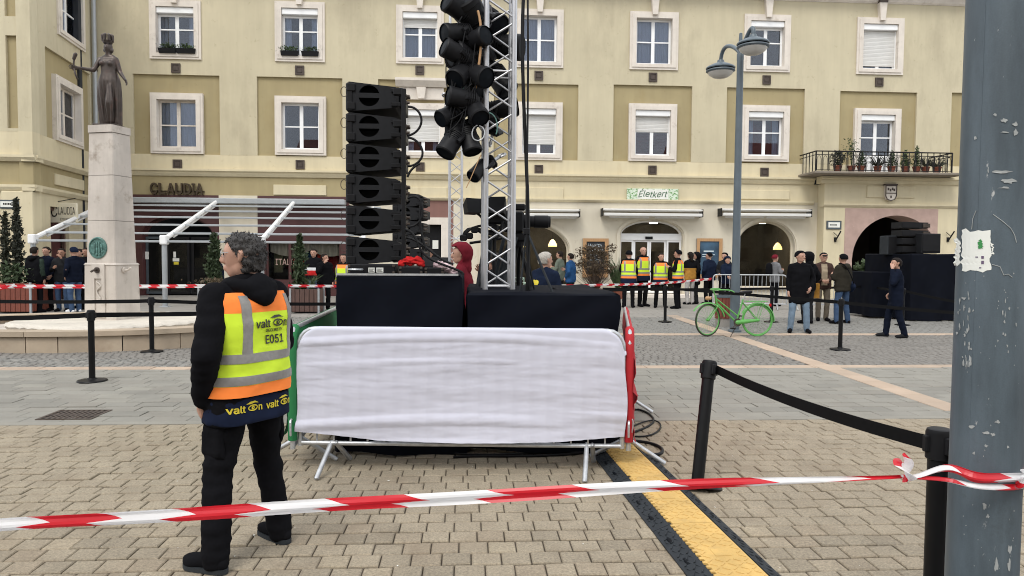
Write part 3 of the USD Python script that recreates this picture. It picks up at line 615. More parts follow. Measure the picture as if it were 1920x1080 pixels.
for x, y in ((330, 128), (562, 132), (787, 132), (1010, 142), (1224, 145), (1437, 150), (1648, 154), (333, 308), (563, 309), (788, 313), (1010, 318), (1223, 319), (1433, 323)):
    c = PY(x, y, D); v_ = obj(BL, 'vent_box', cat(bx(c[0] - .17, c[0] + .17, D - .05, D + .02, c[2] - .18, c[2] - .13), bx(c[0] - .17, c[0] + .17, D - .05, D + .02, c[2] + .13, c[2] + .18), bx(c[0] - .17, c[0] - .11, D - .05, D + .02, c[2] - .13, c[2] + .13), bx(c[0] + .11, c[0] + .17, D - .05, D + .02, c[2] - .13, c[2] + .13), bx(c[0] - .11, c[0] + .11, D - .025, D + .02, c[2] - .13, c[2] + .13)), mm['vent'])
    obj(v_, 'louvre', bev(c[0] - .09, c[0] + .09, D - .04, D - .026, c[2] - .08, c[2] + .04, .005), mm['vent'])
x0, x1, z0, z1 = fr(742, 147, 838, 164, D)
obj(BL, 'pediment', molding(x0, x1, [(-.02, z1), (.30, z1 - .04), (.30, z1 - .14), (.16, z0 + .05), (.12, z0), (-.02, z0)], D, '', None), mm['surround'])
obj(BL, 'pediment_panel', bev(x0 + .12, x1 - .12, D - .045, D + .12, z0 - .48, z0 - .01, .01), mm['surround'])
xm = (x0 + x1) / 2; obj(BL, 'keystone', tm(Manifold.hull_points(np.array([(xm + s * w, y, z) for s in (-1, 1) for w, z in ((.19, z0 - .02), (.12, z0 - .46)) for y in (D - .17, D)]))), mm['surround'])
# flower boxes on two upper windows
def tuft(c, n, r, h, seed, l=.05, up=1.):
    R = np.random.default_rng(seed); V, F = [], []
    for i in range(n):
        p = np.array(c) + [R.normal(0, r[0]), R.normal(0, r[1]), R.uniform(0, h)]
        d = R.normal(0, 1, 3); d[2] = abs(d[2]) * up; d /= np.linalg.norm(d); s = np.cross(d, R.normal(0, 1, 3)); s /= np.linalg.norm(s)
        L = l * R.uniform(.6, 1.3); k = len(V); V += [p, p + d * L * .5 + s * L * .25, p + d * L, p + d * L * .5 - s * L * .25]; F += [(k, k + 1, k + 2), (k, k + 2, k + 3)]
    return trimesh.Trimesh(np.array(V), np.array(F), process=False)
for r, q in ((UP[0], ((297, 331), (331, 367))), (UP[1], ((526, 560), (565, 598)))):
    o = opening(r)
    for i, (a, b) in enumerate(q):
        xa, xb = PY(a, 95, D - .1)[0], PY(b, 95, D - .1)[0]; lr = ('left', 'right')[i]; wn = 'first' if r is UP[0] else 'second'
        t = thing('flower_box', f'dark flower box, {lr} one of two at the {wn} top-floor window from the left', 'flower box', ((xa + xb) / 2, D - .1, o[2] - .02), group='flower boxes on upper windows')
        obj(t, 'trough', tm(Manifold.hull_points(np.array([(x + sx, y + sy, z) for x, ax in ((xa, 1), (xb, -1)) for y, ay in ((D - .18, 1), (D + .0, -1)) for z, sx, sy in ((o[2] - .02, ax * .03, ay * .03), (o[2] + .16, 0, 0))]))), mm['black'])
        obj(t, 'plants', tuft(((xa + xb) / 2, D - .08, o[2] + .15), 160, ((xb - xa) * .24, .04), .16, a, .09), mm['leaf'], kind='stuff')
# ground floor -------------------------------------------------------------
def archpoly(x0, x1, z0, zsp, z1):
    t = np.linspace(PI, 0, 25); xm, a, b = (x0 + x1) / 2, (x1 - x0) / 2, z1 - zsp
    return Polygon([(x0, z0)] + [(xm + a * math.cos(q), zsp + b * math.sin(q)) for q in t] + [(x1, z0)])
ARC = [(905, 1067, 418, 470, 512), (1163, 1280, 413, 441, 557), (1383, 1490, 415, 462, 515)]
aps = []
for i, (a, b, y1_, ysp, y0_) in enumerate(ARC):
    x0, x1, _, _ = fr(a, 480, b, 500, D); z1_ = PY((a + b) / 2, y1_, D)[2]; zsp = PY((a + b) / 2, ysp, D)[2]; z0_ = 0.12 if i == 1 else PY((a + b) / 2, 540, D)[2]
    aps.append((x0, x1, z0_, zsp, z1_))
apoly = [archpoly(*a) for a in aps]
xG0, xG1 = PY(850, 450, D)[0], xB0 - .0
xW0 = PY(412, 450, D)[0]; xW1 = PY(484, 450, D)[0]; xV1 = PY(655, 450, D)[0]; xE0 = PY(770, 450, D)[0]
obj(BL, 'shop_wall', ext(sbox(xG0, 0, xB0 + .3, zg + .1) - unary_union(apoly), D + .002, D + .4), mm['pale'])
for a, p in zip(aps, apoly): obj(BL, 'arch_moulding', ext(p.buffer(.16) - p.buffer(.04) - sbox(-99, -9, 99, a[2]), D - .05, D + .04), mm['pale'])
x0, x1, z0, z1 = fr(790, 421, 827, 540, D)
obj(BL, 'shop_wall', ext(sbox(xE0, 0, xG0, zg + .1) - sbox(x0 - .01, -.1, x1 + .01, z1), D + .002, D + .4), mm['mauve'], label='mauve wall round a black door')
q = .28; dq_ = obj(BL, 'door', bev(x0, x1, D + .2, D + .26, 0, z1 - .002, .01), mm['black'], label='black door in a cream stone frame')
obj(dq_, 'frame', ext(sbox(x0 - q, 0, x1 + q, z1 + q) - sbox(x0, -.1, x1, z1), D - .06, D + .18), mm['surround'])
obj(dq_, 'notice', bx(x1 - .35, x1 - .12, D + .185, D + .198, 1.9, 2.25), mm['signwhite'])
obj(BL, 'shop_wall', ext(sbox(xV1, 0, xE0, zg + .1), D + .002, D + .4), mm['pale'])
obj(BL, 'shop_wall', ext(sbox(xW0, 0, xW1, zf), D - .06, D + .4), mm['pale'])
obj(BL, 'shop_wall', ext(sbox(xB1 - .3, 0, xR, zs1), D + .002, D + .4), mm['pale'])
# shop interior
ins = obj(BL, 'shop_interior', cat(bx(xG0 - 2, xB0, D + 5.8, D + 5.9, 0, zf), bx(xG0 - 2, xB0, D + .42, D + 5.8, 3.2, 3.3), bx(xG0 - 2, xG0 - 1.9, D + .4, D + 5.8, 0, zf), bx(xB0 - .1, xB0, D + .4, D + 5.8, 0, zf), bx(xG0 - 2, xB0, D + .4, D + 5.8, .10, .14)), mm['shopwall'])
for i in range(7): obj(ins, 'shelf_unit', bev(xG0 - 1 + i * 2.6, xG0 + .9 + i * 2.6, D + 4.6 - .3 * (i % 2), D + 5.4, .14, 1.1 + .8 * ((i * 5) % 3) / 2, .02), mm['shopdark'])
for i, a in enumerate(aps):
    x0, x1, z0, zsp, z1_ = a; ap = apoly[i]; Yf = D + .24
    if i != 1:
        w_ = obj(BL, 'shop_window', ext(ap - ap.buffer(-.07), Yf, Yf + .08), mm['pale']); obj(w_, 'pane', ext(ap.buffer(-.05), Yf + .03, Yf + .036), mm['shopglass'])
        obj(w_, 'sill', bev(x0 - .1, x1 + .1, D - .1, D + .25, z0 - .08, z0 + .012, .01), mm['surround'])
    else:
        zd0, zd1 = PY(1220, 441, D)[2], PY(1220, 450, D)[2]
        fan = ap & sbox(-99, zd0, 99, 99)
        w_ = obj(BL, 'shop_door', cat(ext(fan - fan.buffer(-.07), Yf, Yf + .1), bx(x0, x1, Yf - .03, Yf + .12, zd1, zd0 - .001)), mm['white'])
        obj(w_, 'pane', ext(fan.buffer(-.05), Yf + .04, Yf + .046), mm['shopglass'])
        xs = [x0] + [PY(p, 500, D)[0] for p in (1190, 1220, 1252)] + [x1]
        for k in range(4):
            leaf = sbox(xs[k] + .004, .16, xs[k + 1] - .004, zd1 - .004); yy = Yf + (.05 if k in (1, 2) else 0)
            lf = obj(w_, 'door_leaf', ext(leaf - leaf.buffer(-.075, join_style=2), yy, yy + .05), mm['white']); 
            obj(w_, 'pane', ext(leaf.buffer(-.06, join_style=2), yy + .02, yy + .026), mm['shopglass'])
        obj(w_, 'door_sensor', bev(*[PY(p, 446, D)[0] for p in (1212, 1226)], Yf - .09, Yf - .032, zd1 + .04, zd0 - .05, .015), mm['black'])
        obj(w_, 'step', bev(x0 - .3, x1 + .3, D - .5, D + .24, -.02, .13, .012), mm['surround'])
for k, (x, y, dd) in enumerate(((1200, 420, 1.6), (1225, 427, 3.2), (1178, 427, 2.4), (1428, 428, 2.), (1030, 430, 1.6), (1048, 422, 1.), (1005, 427, 2.5), (985, 432, 3.))):
    c = PY(x, y, D + dd); obj(ins, 'ceiling_light', lathe([(0, 3.13), (.16, 3.13), (.18, 3.18), (0, 3.199)], 14, (c[0], D + dd, 0)), mm['spot'])
for k, (x, y) in enumerate(((1036, 456), (983, 457), (1458, 462))):
    c = PY(x, y, D + 1.5); t = thing('pendant_lamp', ['lit cone pendant lamp in the left arched shop window, beside the camera tripod', 'lit cone pendant lamp in the left arched window, mostly behind the black mast', 'lit yellow pendant lamp in the right-hand arched shop window'][k], 'lamp', (c[0], c[1], c[2]), group='pendant lamps in the shop')
    obj(t, 'shade', lathe([(.19, -.14), (.18, -.05), (.10, .10), (.03, .16), (.0, .165)], 18, c), mm['lamp'], smooth=40); obj(t, 'cord', rod(c + [0, 0, .15], [c[0], c[1], 3.2], .008, 5), mm['black'])
# arched gateway bay with balcony
x0, x1, _, _ = fr(1597, 480, 1760, 500, YB); zar = PY(1678, 404, YB)[2]; zsp = zar - (x1 - x0) / 2 * .98
gate = archpoly(x0, x1, -.1, zsp, zar)
xp0, xp1 = PY(1583, 450, YB)[0], PY(1757, 450, YB)[0]; zp = PY(1670, 391, YB)[2]
bay = sbox(xB0, 0, xB1, zs1) - sbox(xp0, -.1, xp1, zp)
obj(BL, 'gateway_bay', ext(bay, YB, D + .3), mm['cream'])
obj(BL, 'gateway_surround', ext(sbox(xp0, 0, xp1, zp - .002) - gate, YB - .012, D + .6), mm['pinkstone'])
obj(BL, 'string_course', course(xB0 - .2, xB1 + .2, YB), mm['cream'])
obj(BL, 'lower_cornice', molding(xB0 - .06, xB1 + .06, [(-.3, zp + .17), (.10, zp + .17), (.10, zp + .12), (.04, zp + .05), (-.3, zp + .05)], YB, '', None), mm['cream'])
pq = fr(1625, 349, 1714, 371, YB); obj(BL, 'raised_plaque', bev(pq[0], pq[1], YB - .05, YB + .02, pq[2], pq[3], .012), mm['cream'])
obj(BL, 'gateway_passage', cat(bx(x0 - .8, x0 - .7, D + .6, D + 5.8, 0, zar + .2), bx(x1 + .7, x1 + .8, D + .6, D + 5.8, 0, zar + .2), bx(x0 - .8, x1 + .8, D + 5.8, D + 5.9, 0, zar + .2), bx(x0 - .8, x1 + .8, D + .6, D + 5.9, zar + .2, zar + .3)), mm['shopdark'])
cc = PY(1668, 362, YB - .06); sh_ = []
W2_ = .24
shp = Polygon([(-W2_, .30), (W2_, .30), (W2_, -.12), (W2_ * .7, -.27), (0, -.33), (-W2_ * .7, -.27), (-W2_, -.12)])
sh_ = obj(BL, 'coat_of_arms', ext(affinity.translate(shp, cc[0], cc[2]), YB - .16, YB - .052), mm['surround'])
obj(sh_, 'relief', cat(ext(affinity.translate(shp - shp.buffer(-.03), cc[0], cc[2]), YB - .185, YB - .161), bx(cc[0] - .2, cc[0] + .2, YB - .18, YB - .161, cc[2] - .03, cc[2] + .0), *[bev(cc[0] + a - .03, cc[0] + a + .03, YB - .18, YB - .161, cc[2] + b - .05, cc[2] + b + .05, .008) for a, b in ((-.12, .15), (-.03, .11), (.06, .16), (.13, .12), (0, -.16))], bx(cc[0] - .26, cc[0] + .26, YB - .2, YB - .05, cc[2] + .302, cc[2] + .36)), mm['vent'])
# balcony
yb0 = D - 1.35
bxa, bxb = PY(1529, 335, yb0)[0], PY(1784, 335, yb0)[0]
obj(BL, 'balcony_slab', bev(bxa - .08, bxb + .5, yb0 - .12, D - .01, zs0 + .012, zs0 + .11, .02), M('balcony_slab_stone', (.20, .17, .135), .85, .2, 3.))
rz0 = zs0 + .11; rz1 = PY(1650, 285, yb0)[2]
ra = obj(BL, 'balcony_railing', cat(rod([bxa, yb0, rz1], [bxb, yb0, rz1], .026), rod([bxa, yb0, rz1 - .14], [bxb, yb0, rz1 - .14], .016), rod([bxa, yb0, rz0 + .05], [bxb, yb0, rz0 + .05], .016), rod([bxa, yb0, rz1], [bxa, D, rz1], .026), rod([bxb, yb0, rz1], [bxb, D, rz1], .026), rod([bxa, yb0, rz1 - .14], [bxa, D, rz1 - .14], .016), rod([bxb, yb0, rz1 - .14], [bxb, D, rz1 - .14], .016)), mm['iron'])
nb = 22; stp = (bxb - bxa) / nb
for i in range(nb + 1):
    x = bxa + stp * i; obj(ra, 'baluster', rod([x, yb0, rz0], [x, yb0, rz1], .030 if i in (0, nb) else .017, 6), mm['iron'])
for i in range(nb):
    x = bxa + stp * (i + .5); t_ = np.linspace(0, PI, 9); obj(ra, 'arch', tube(np.r_[[[x - stp * .33, yb0, rz0 + .05]], np.c_[x - stp * .33 * np.cos(t_), np.full(9, yb0), rz1 - .34 + .16 * np.sin(t_)], [[x + stp * .33, yb0, rz0 + .05]]], .010, 5), mm['iron'])
for sx in (bxa, bxb):
    for j in range(1, 5): y = yb0 + j * .27; obj(ra, 'baluster', rod([sx, y, rz0], [sx, y, rz1], .017, 6), mm['iron'])
PL = [(1570, 60, 'round dark shrub in a terracotta pot at the left end of the balcony', 'bush', .42, .50), (1596, 40, 'tall loose rose bush in a terracotta pot on the balcony', 'loose', .3, 1.0), (1614, 40, 'small pointed evergreen in a pot before the left door leaf', 'cone', .26, .55), (1645, 60, 'spiky dark agave in a low bowl before the right door leaf', 'spike', .45, .4), (1671, 50, 'pointed evergreen in a bright terracotta pot right of the door', 'cone', .28, .6), (1697, 30, 'narrow green conifer, first right of the balcony door frame', 'cone', .2, .6), (1718, 30, 'tall slim conifer in the row on the right of the balcony', 'cone', .17, .8), (1735, 30, 'low grassy plant in a pot towards the right of the balcony', 'spike', .28, .4), (1757, 40, 'wide low dark plant by the right end of the balcony railing', 'spike', .45, .32)]
for i, (px, _, lb, kd, w, h) in enumerate(PL):
    c = PY(px, 330, yb0 + .28); c[2] = rz0
    t = thing('potted_plant', lb, 'plant', c); obj(t, 'pot', lathe([(.0, 0), (.10, 0), (.15, .22), (.165, .22), (.165, .26), (.13, .26), (.12, .2), (0, .2)], 14, c), mm['terracotta'])
    R = np.random.default_rng(i)
    if kd == 'cone': m = cat(*[tuft(c + [0, 0, .24 + h * q], int(70 * (1 - q) + 12), (w * .42 * (1 - q) + .01,) * 2, .08, i * 9 + int(q * 20), .08) for q in np.linspace(0, .95, 9)])
    elif kd == 'spike': m = cat(*[tube([c + [0, 0, .22], c + [math.cos(a) * w * .6, math.sin(a) * w * .5, .22 + h * e_], c + [math.cos(a) * w * 1.0, math.sin(a) * w * .8, .22 + h * e_ * .9]], [.018, .014, .002], 4) for a, e_ in zip(R.uniform(0, 6.3, 34), R.uniform(.3, 1.1, 34))])
    elif kd == 'loose': m = cat(tuft(c + [0, 0, .5], 160, (w * .5, w * .5), h * .8, i, .09), *[rod(c + [0, 0, .2], c + [R.normal(0, .15), R.normal(0, .1), h + .2], .008, 4) for _ in range(6)])
    else: m = cat(*[tuft(c + [0, 0, .25 + h * q], 110, (w * .4 * math.sin(PI * (.2 + .75 * q)),) * 2, .12, i + int(q * 9), .09) for q in np.linspace(0, .9, 5)])
    obj(t, 'foliage', m, mm['darkleaf'] if kd in ('bush', 'spike') else mm['leaf'])
# gutter pipe
dpx = PY(177, 100, D - .2); t = thing('drainpipe', 'grey metal drainpipe running down the corner behind the statue', 'drainpipe', (dpx[0], D - .2, 0))
obj(t, 'pipe', rod([dpx[0], D - .2, 0], [dpx[0], D - .2, zT + .3], .085, 12), mm['pergola'], smooth=True)
for z in (2.2, 5.4, 8.6, 11.5): obj(t, 'bracket', cat(lathe([(.087, z), (.10, z), (.10, z + .06), (.087, z + .06)], 14, (dpx[0], D - .2, 0)), bx(dpx[0] - .02, dpx[0] + .02, D - .12, D + .02, z, z + .06)), mm['vent'])
# signs on the long building
def plate(nm, label, cat_, px0, py0, px1, py1, Y, mat, dp=.04):
    x0, x1, z0, z1 = fr(px0, py0, px1, py1, Y); t = thing(nm, label, cat_, ((x0 + x1) / 2, Y, z0)); obj(t, 'panel', bev(x0, x1, Y - dp, Y - .001, z0, z1, .006), mat); return t, x0, x1, z0, z1
x0, x1, z0, z1 = fr(281, 343, 382, 364, D - .1)
t = thing('sign_letters', 'brown raised metal letters CLAUDIA on the olive frieze', 'sign', ((x0 + x1) / 2, D - .1, z0))
xx = x0; wds = {'I': .45}; tot = sum(wds.get(ch, 1) for ch in 'CLAUDIA')
for ch in 'CLAUDIA':
    w = (x1 - x0) / tot * wds.get(ch, 1); obj(t, 'letter', text(ch, (z1 - z0) * .95, xx + w / 2, D - .06, z0, .10, True, maxw=w * .86), mm['bronzeletter']); xx += w
obj(t, 'rail', bx(x0, x1, D - .055, D - .003, z0 + .1, z0 + .14), mm['bronzeletter'])
t, x0, x1, z0, z1 = plate('shop_sign', 'pale green leafy shop sign reading Életkert above the door', 'sign', 1175, 354, 1271, 375, D - .03, mm['leafsign'], .08)
obj(t, 'name_panel', bev(x0 + .42, x1 - .42, D - .125, D - .111, z0 + .03, z1 - .03, .004), mm['signwhite']); tx = text('Életkert', .25, (x0 + x1) / 2, D - .126, z0 + .11, .006, False, maxw=1.15); tv = np.array(tx.vertices); tv[:, 0] += .3 * (tv[:, 2] - z0 - .2); tv[:, 2] += .02 * np.sin(tv[:, 0] * 9); obj(t, 'lettering', trimesh.Trimesh(tv, tx.faces, process=False), mm['greentext'])
t, x0, x1, z0, z1 = plate('street_sign', 'small street name plate on the pale pier left of the gateway', 'street sign', 1549, 414, 1577, 430, YB, mm['signgrey'])
obj(t, 'plaque', tm(bev(x0 + .07, x1 - .07, YB - .05, YB - .042, z0 + .07, z1 - .06, .004)), mm['signwhite']); obj(t, 'lettering', cat(*[bx(x0 + .14 + k * .05, x0 + .175 + k * .05, YB - .054, YB - .051, z0 + .15, z0 + .205) for k in range(6)]), mm['ink'])
for px, lb in ((1566, 'dark iron flag holder under the street plate left of the gateway'), (1777, 'dark iron flag holder on the wall right of the gateway')):
    c = PY(px, 444, YB); t = thing('flag_holder', lb, 'flag holder', c); obj(t, 'bracket', cat(rod(c + [-.02, -.03, -.2], c + [.08, -.28, .22], .028, 6), rod(c + [-.1, -.05, .18], c + [.03, -.14, .02], .014, 5), bx(c[0] - .05, c[0] + .05, YB - .03, YB - .001, c[2] - .2, c[2] - .02)), mm['iron'])
t, x0, x1, z0, z1 = plate('menu_board', 'wooden framed chalkboard menu left of the shop door', 'menu board', 1092, 447, 1140, 520, D - .01, mm['board'], .05)
obj(t, 'frame', ext(sbox(x0 - .0, z0, x1 + .0, z1) - sbox(x0 + .15, z0 + .15, x1 - .15, z1 - .13), D - .10, D - .062), mm['framewood'])
obj(t, 'lettering', cat(text('Health', .14, (x0 + x1) / 2 - .03, D - .061, z1 - .36, .003, maxw=.6), text('VEGAN', .12, (x0 + x1) / 2 + .02, D - .061, z1 - .56, .003, maxw=.6)), mm['chalk'])
obj(t, 'chalk_drawing', cat(*[tube(bend([((x0 + x1) / 2 + a, D - .063, z1 + b), ((x0 + x1) / 2 + a + .1, D - .063, z1 + b + .05), ((x0 + x1) / 2 + a + .2, D - .063, z1 + b - .01)], 8), .006, 4) for a, b in ((-.3, -.72), (-.2, -.8), (-.05, -.74), (-.28, -.92), (0, -.9), (.05, -1.0))]), mm['chalk'])
t, x0, x1, z0, z1 = plate('poster_board', 'wooden framed blue poster right of the shop door', 'poster', 1305, 447, 1353, 520, D - .01, mm['poster'], .05)
obj(t, 'frame', ext(sbox(x0, z0, x1, z1) - sbox(x0 + .13, z0 + .13, x1 - .14, z1 - .12), D - .10, D - .062), mm['framewood'])
obj(t, 'print', cat(bx(x0 + .3, x1 - .35, D - .066, D - .062, z1 - .55, z1 - .5), bx(x0 + .24, x1 - .3, D - .066, D - .062, z1 - .68, z1 - .65), bx(x0 + .24, x1 - .4, D - .066, D - .062, z1 - .76, z1 - .73)), mm['chalk'])
for k, (a, b, lb) in enumerate(((930, 1087, 'white folded awning cassette over the left arched window'), (1131, 1318, 'white folded awning cassette over the shop door'), (1354, 1522, 'white folded awning cassette over the right arched window'))):
    x0, x1, z0, z1 = fr(a, 391, b, 407, D - .5); t = thing('awning', lb, 'awning', ((x0 + x1) / 2, D - .3, z0), group='awnings over the shop front')
    obj(t, 'cassette', tm(Manifold.hull_points(np.array([(x, y, z) for x in (x0, x1) for y, z in ((D - .02, z1 + .02), (D - .48, z1 - .03), (D - .5, z1 - .06), (D - .4, z1 - .12), (D - .02, z1 - .10))]))), mm['shutter'])
    obj(t, 'front_rail', bev(x0 + .03, x1 - .03, D - .56, D - .44, z0 + .03, z0 + .15, .02), mm['shutter']); obj(t, 'end_cap', bx(x0 - .02, x0 - .002, D - .5, D - .02, z0 + .02, z1), mm['black']); obj(t, 'end_cap', bx(x1 + .002, x1 + .02, D - .5, D - .02, z0 + .02, z1), mm['black'])
    for q in (.27, .73): xm = x0 + (x1 - x0) * q; obj(t, 'folded_arm', bev(xm - .8, xm + .8, D - .36, D - .26, z0 - .04, z0 + .02, .01), mm['shutter'])
# restaurant front and pergola -----------------------------------------------
xr0 = xL
op = archpoly(PY(268, 480, D)[0], PY(400, 480, D)[0], -.1, PY(330, 440, D)[2], PY(330, 404, D)[2])
obj(BL, 'restaurant_front', ext(sbox(xr0, 0, xW0, zf - .002) - op, D - .05, D + .4), mm['maroon'])
xv0, xv1 = PY(498, 480, D)[0], PY(640, 480, D)[0]; zv = PY(570, 452, D)[2]; zv0 = .55
obj(BL, 'restaurant_front', ext(sbox(xW1, 0, xV1, zf - .002) - sbox(xv0, zv0, xv1, zv), D - .05, D + .4), mm['maroon'])
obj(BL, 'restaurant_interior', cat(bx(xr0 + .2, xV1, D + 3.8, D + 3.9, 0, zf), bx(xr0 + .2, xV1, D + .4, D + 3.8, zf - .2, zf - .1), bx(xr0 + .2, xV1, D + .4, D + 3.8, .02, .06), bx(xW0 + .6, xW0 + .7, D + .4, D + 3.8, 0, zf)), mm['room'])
ent = obj(BL, 'restaurant_entrance', ext(op - op.buffer(-.09), D + .2, D + .28), mm['maroon'])
for a, b in ((270, 306), (310, 352), (356, 398)):
    xa, xb = PY(a, 500, D)[0], PY(b, 500, D)[0]; lf = sbox(xa, .05, xb, PY(330, 444, D)[2]); obj(ent, 'door_leaf', ext(lf - lf.buffer(-.09, join_style=2), D + .18, D + .26), mm['black'] if a != 270 else mm['signgrey']); obj(ent, 'pane', ext(lf.buffer(-.08, join_style=2), D + .21, D + .216), mm['shopglass'])
for a, b, y0_, y1_, mt in ((272, 279, 472, 486, 'signwhite'), (325, 330, 472, 483, 'signwhite'), (324, 336, 484, 490, 'signwhite'), (326, 335, 491, 496, 'logoyellow')):
    x0, x1, z0, z1 = fr(a, y0_, b, y1_, D + .17); obj(ent, 'notice', bx(x0, x1, D + .165, D + .175, z0, z1), mm[mt])
vw = sbox(xv0, zv0, xv1, zv); xmv = PY(543, 500, D)[0]
dw = obj(BL, 'display_window', ext(vw - sbox(xv0 + .09, zv0 + .09, xmv - .05, zv - .09) - sbox(xmv + .05, zv0 + .09, xv1 - .09, zv - .09), D + .05, D + .15), mm['maroon'])
for a, b in ((xv0 + .08, xmv - .04), (xmv + .04, xv1 - .08)): obj(dw, 'pane', bx(a, b, D + .09, D + .096, zv0 + .08, zv - .08), mm['shopglass'])
u = np.linspace(xv0 + .1, xv1 - .1, 120); P = np.zeros((8, 120, 3)); 
for i in range(8): P[i, :, 0] = u; P[i, :, 1] = D + .3 + .05 * np.sin(u * 22); P[i, :, 2] = zv - .1 - (i / 7.) * (.28 + .22 * np.abs(np.sin((u - xv0) * 1.9)))
obj(dw, 'swag_curtain', grid(P), mm['curtain']); obj(dw, 'lettering', text('ITALIAN', .24, PY(528, 492, D)[0] + .25, D + .085, PY(528, 492, D)[2] - .1, .004, maxw=1.0), mm['pinkstone'])
for x, c_ in ((505, 'navy'), (520, 'sage'), (560, 'red'), (580, 'blue'), (605, 'red'), (625, 'maroon')): c = PY(x, 500, D + .5); obj(dw, 'display_item', bev(c[0] - .22, c[0] + .22, D + .5, D + .56, .9, 2.5, .03), CL[c_])
pg = thing('pergola', 'silver metal pergola frame with sloping rafters and thin rails', 'pergola', (-9, D - 4, 0))
zt0 = PY(400, 377, D - .3)[2]; pst = [G(60, 580), G(308, 577), G(492, 574)]; yfp = float(np.mean([p[1] for p in pst[1:]])); zfp = PY(308, 449, yfp)[2]
xs_ = [PY(62, 449, yfp)[0], PY(308, 449, yfp)[0], PY(490, 449, yfp)[0]]; xs_.append(xs_[2] + 3.1)
obj(pg, 'wall_beam', bev(xL + .3, xV1 - .1, D - .5, D - .06, zt0 - .11, zt0 + .11, .03), mm['pergola'])
yt = D - .45
for k, x in enumerate(xs_):
    sk = -.35
    a, b = np.array([x + sk, yt, zt0 - .05]), np.array([x, yfp, zfp]); obj(pg, 'rafter', cat(rod(a, b, .075, 8), rod(a + [0, 0, -.13], a * .15 + b * .85 + [0, 0, -.13], .035, 6)), mm['white'])
    obj(pg, 'post', rod([x, yfp, 0], [x, yfp, zfp + .06], .078, 10), mm['pergola'], smooth=40); obj(pg, 'joint', bev(x - .11, x + .11, yfp - .12, yfp + .12, zfp - .16, zfp + .13, .03), mm['white']); obj(pg, 'base_plate', bev(x - .14, x + .14, yfp - .14, yfp + .14, -.01, .02, .005), mm['pergola'])
for q in (.0, .12, .32, .52, .70, .86):
    y, z = yfp * (1 - q) + yt * q, zfp * (1 - q) + (zt0 - .05) * q; z += .02 if q else -.06
    obj(pg, 'rail', bev(xs_[0] - .1, xs_[3], y - .04, y + .04, z - .034, z + .034, .01), mm['pergola'])
# ================================================================ HOUSES ACROSS THE SQUARE (seen mirrored in the panes)
for i, (xa_, xb_, hh_, mt, lb) in enumerate(((-44, -20, 9.5, 'cream', 'wide cream house across the square, mirrored in the left-hand panes'), (-19.5, 2, 11.5, 'olive', 'ochre house across the square, mirrored in the middle panes'), (2.5, 24, 8.8, 'pale', 'low pale house across the square, mirrored in the shop windows'), (24.5, 46, 12, 'upper', 'tall beige house across the square behind the grey pole'))):
    t = thing('opposite_house', lb, 'building', ((xa_ + xb_) / 2, -24, 0)); wins = [sbox(x - .55, z, x + .55, z + 1.6) for x in np.arange(xa_ + 2, xb_ - 1.5, 2.9) for z in (1.1, 4.4, 7.4) if z + 2 < hh_]
    obj(t, 'wall', ext(sbox(xa_, 0, xb_, hh_) - unary_union(wins), -24.3, -24), mm[mt]); obj(t, 'rear_wall', bx(xa_, xb_, -33, -32.8, 0, hh_), mm[mt]); obj(t, 'roof', tm(Manifold.hull_points(np.array([(x, y, z) for x in (xa_ - .3, xb_ + .3) for y, z in ((-23.5, hh_), (-33.2, hh_), (-28.5, hh_ + 3.6))]))), mm['terracotta'])
    for w_ in wins: obj(t, 'window', ext(w_, -24.25, -24.2), mm['room'])
# ================================================================ LEFT BUILDING
dA = 22.6
A, B = pt(62, 300, dA), PY(178, 300, D); A[2] = B[2] = 0
LB = thing('corner_house', 'ochre rendered corner building at the left edge with tall windows', 'building', A)
zq = lambda py: pt(30, py, dA)[2]
lz_s0, lz_s1, lz_b, lz_f, lz_g = zq(291), zq(303), zq(247), zq(345), zq(352)
ab = B - A; Lw = float(np.linalg.norm(ab[:2])); aw = math.atan2(ab[1], ab[0])
def side(m): return turn(m, rz=aw, loc=(A[0], A[1], 0))                # local x runs along the side wall, -y looks at the square
xa = A[0] - 7
def front(m): return turn(m, loc=(0, A[1], 0))
def spx(px, py):
    """(distance along the side wall, z) of a pixel"""
    d = ray(px, py); n = np.array([-ab[1], ab[0], 0]) / Lw; t = ((A - EYE) @ n) / (d @ n); p = EYE + d * t; return float((p - A)[:2] @ ab[:2] / Lw), p[2]
def srect(a, yt_, yb_, b):
    x0, z1 = spx(a, yt_); x1, _ = spx(b, yt_); _, z0 = spx(a, yb_); return x0, x1, z0, z1
s1 = srect(101, 137, 262, 152); s2 = srect(104, -60, 62, 155); e = .27
so = [(s[0] + e, s[1] - e, s[2] + .24, s[3] - e) for s in (s1, s2)]
pn = srect(84, 86, 252, 170)
Hs = unary_union([sbox(o[0], o[2], o[1], o[3]) for o in so]).buffer(.006, join_style=2)
pnl = sbox(pn[0], lz_b, Lw - .35, pn[3])
obj(LB, 'wall', cat(side(ext(sbox(0, lz_b, Lw, 13) - pnl - Hs, 0, .4)), front(ext(sbox(xa, lz_b, A[0], 13) - sbox(A[0] - .75, lz_b + .1, A[0] - .25, zq(70)) - sbox(A[0] - .75, zq(35), A[0] - .25, 12.8), 0, .4))), mm['upper'])
obj(LB, 'recessed_panel', side(ext(pnl - Hs, .09, .4)), mm['olive']); obj(LB, 'recessed_panel', front(bx(A[0] - .8, A[0] - .2, .10, .3, lz_b + .05, 12.9)), mm['olive'])
obj(LB, 'sill_band', cat(side(ext(sbox(0, lz_s0, Lw, lz_b), .004, .4)), front(ext(sbox(xa, lz_s0, A[0], lz_b), .004, .4))), mm['cream'])
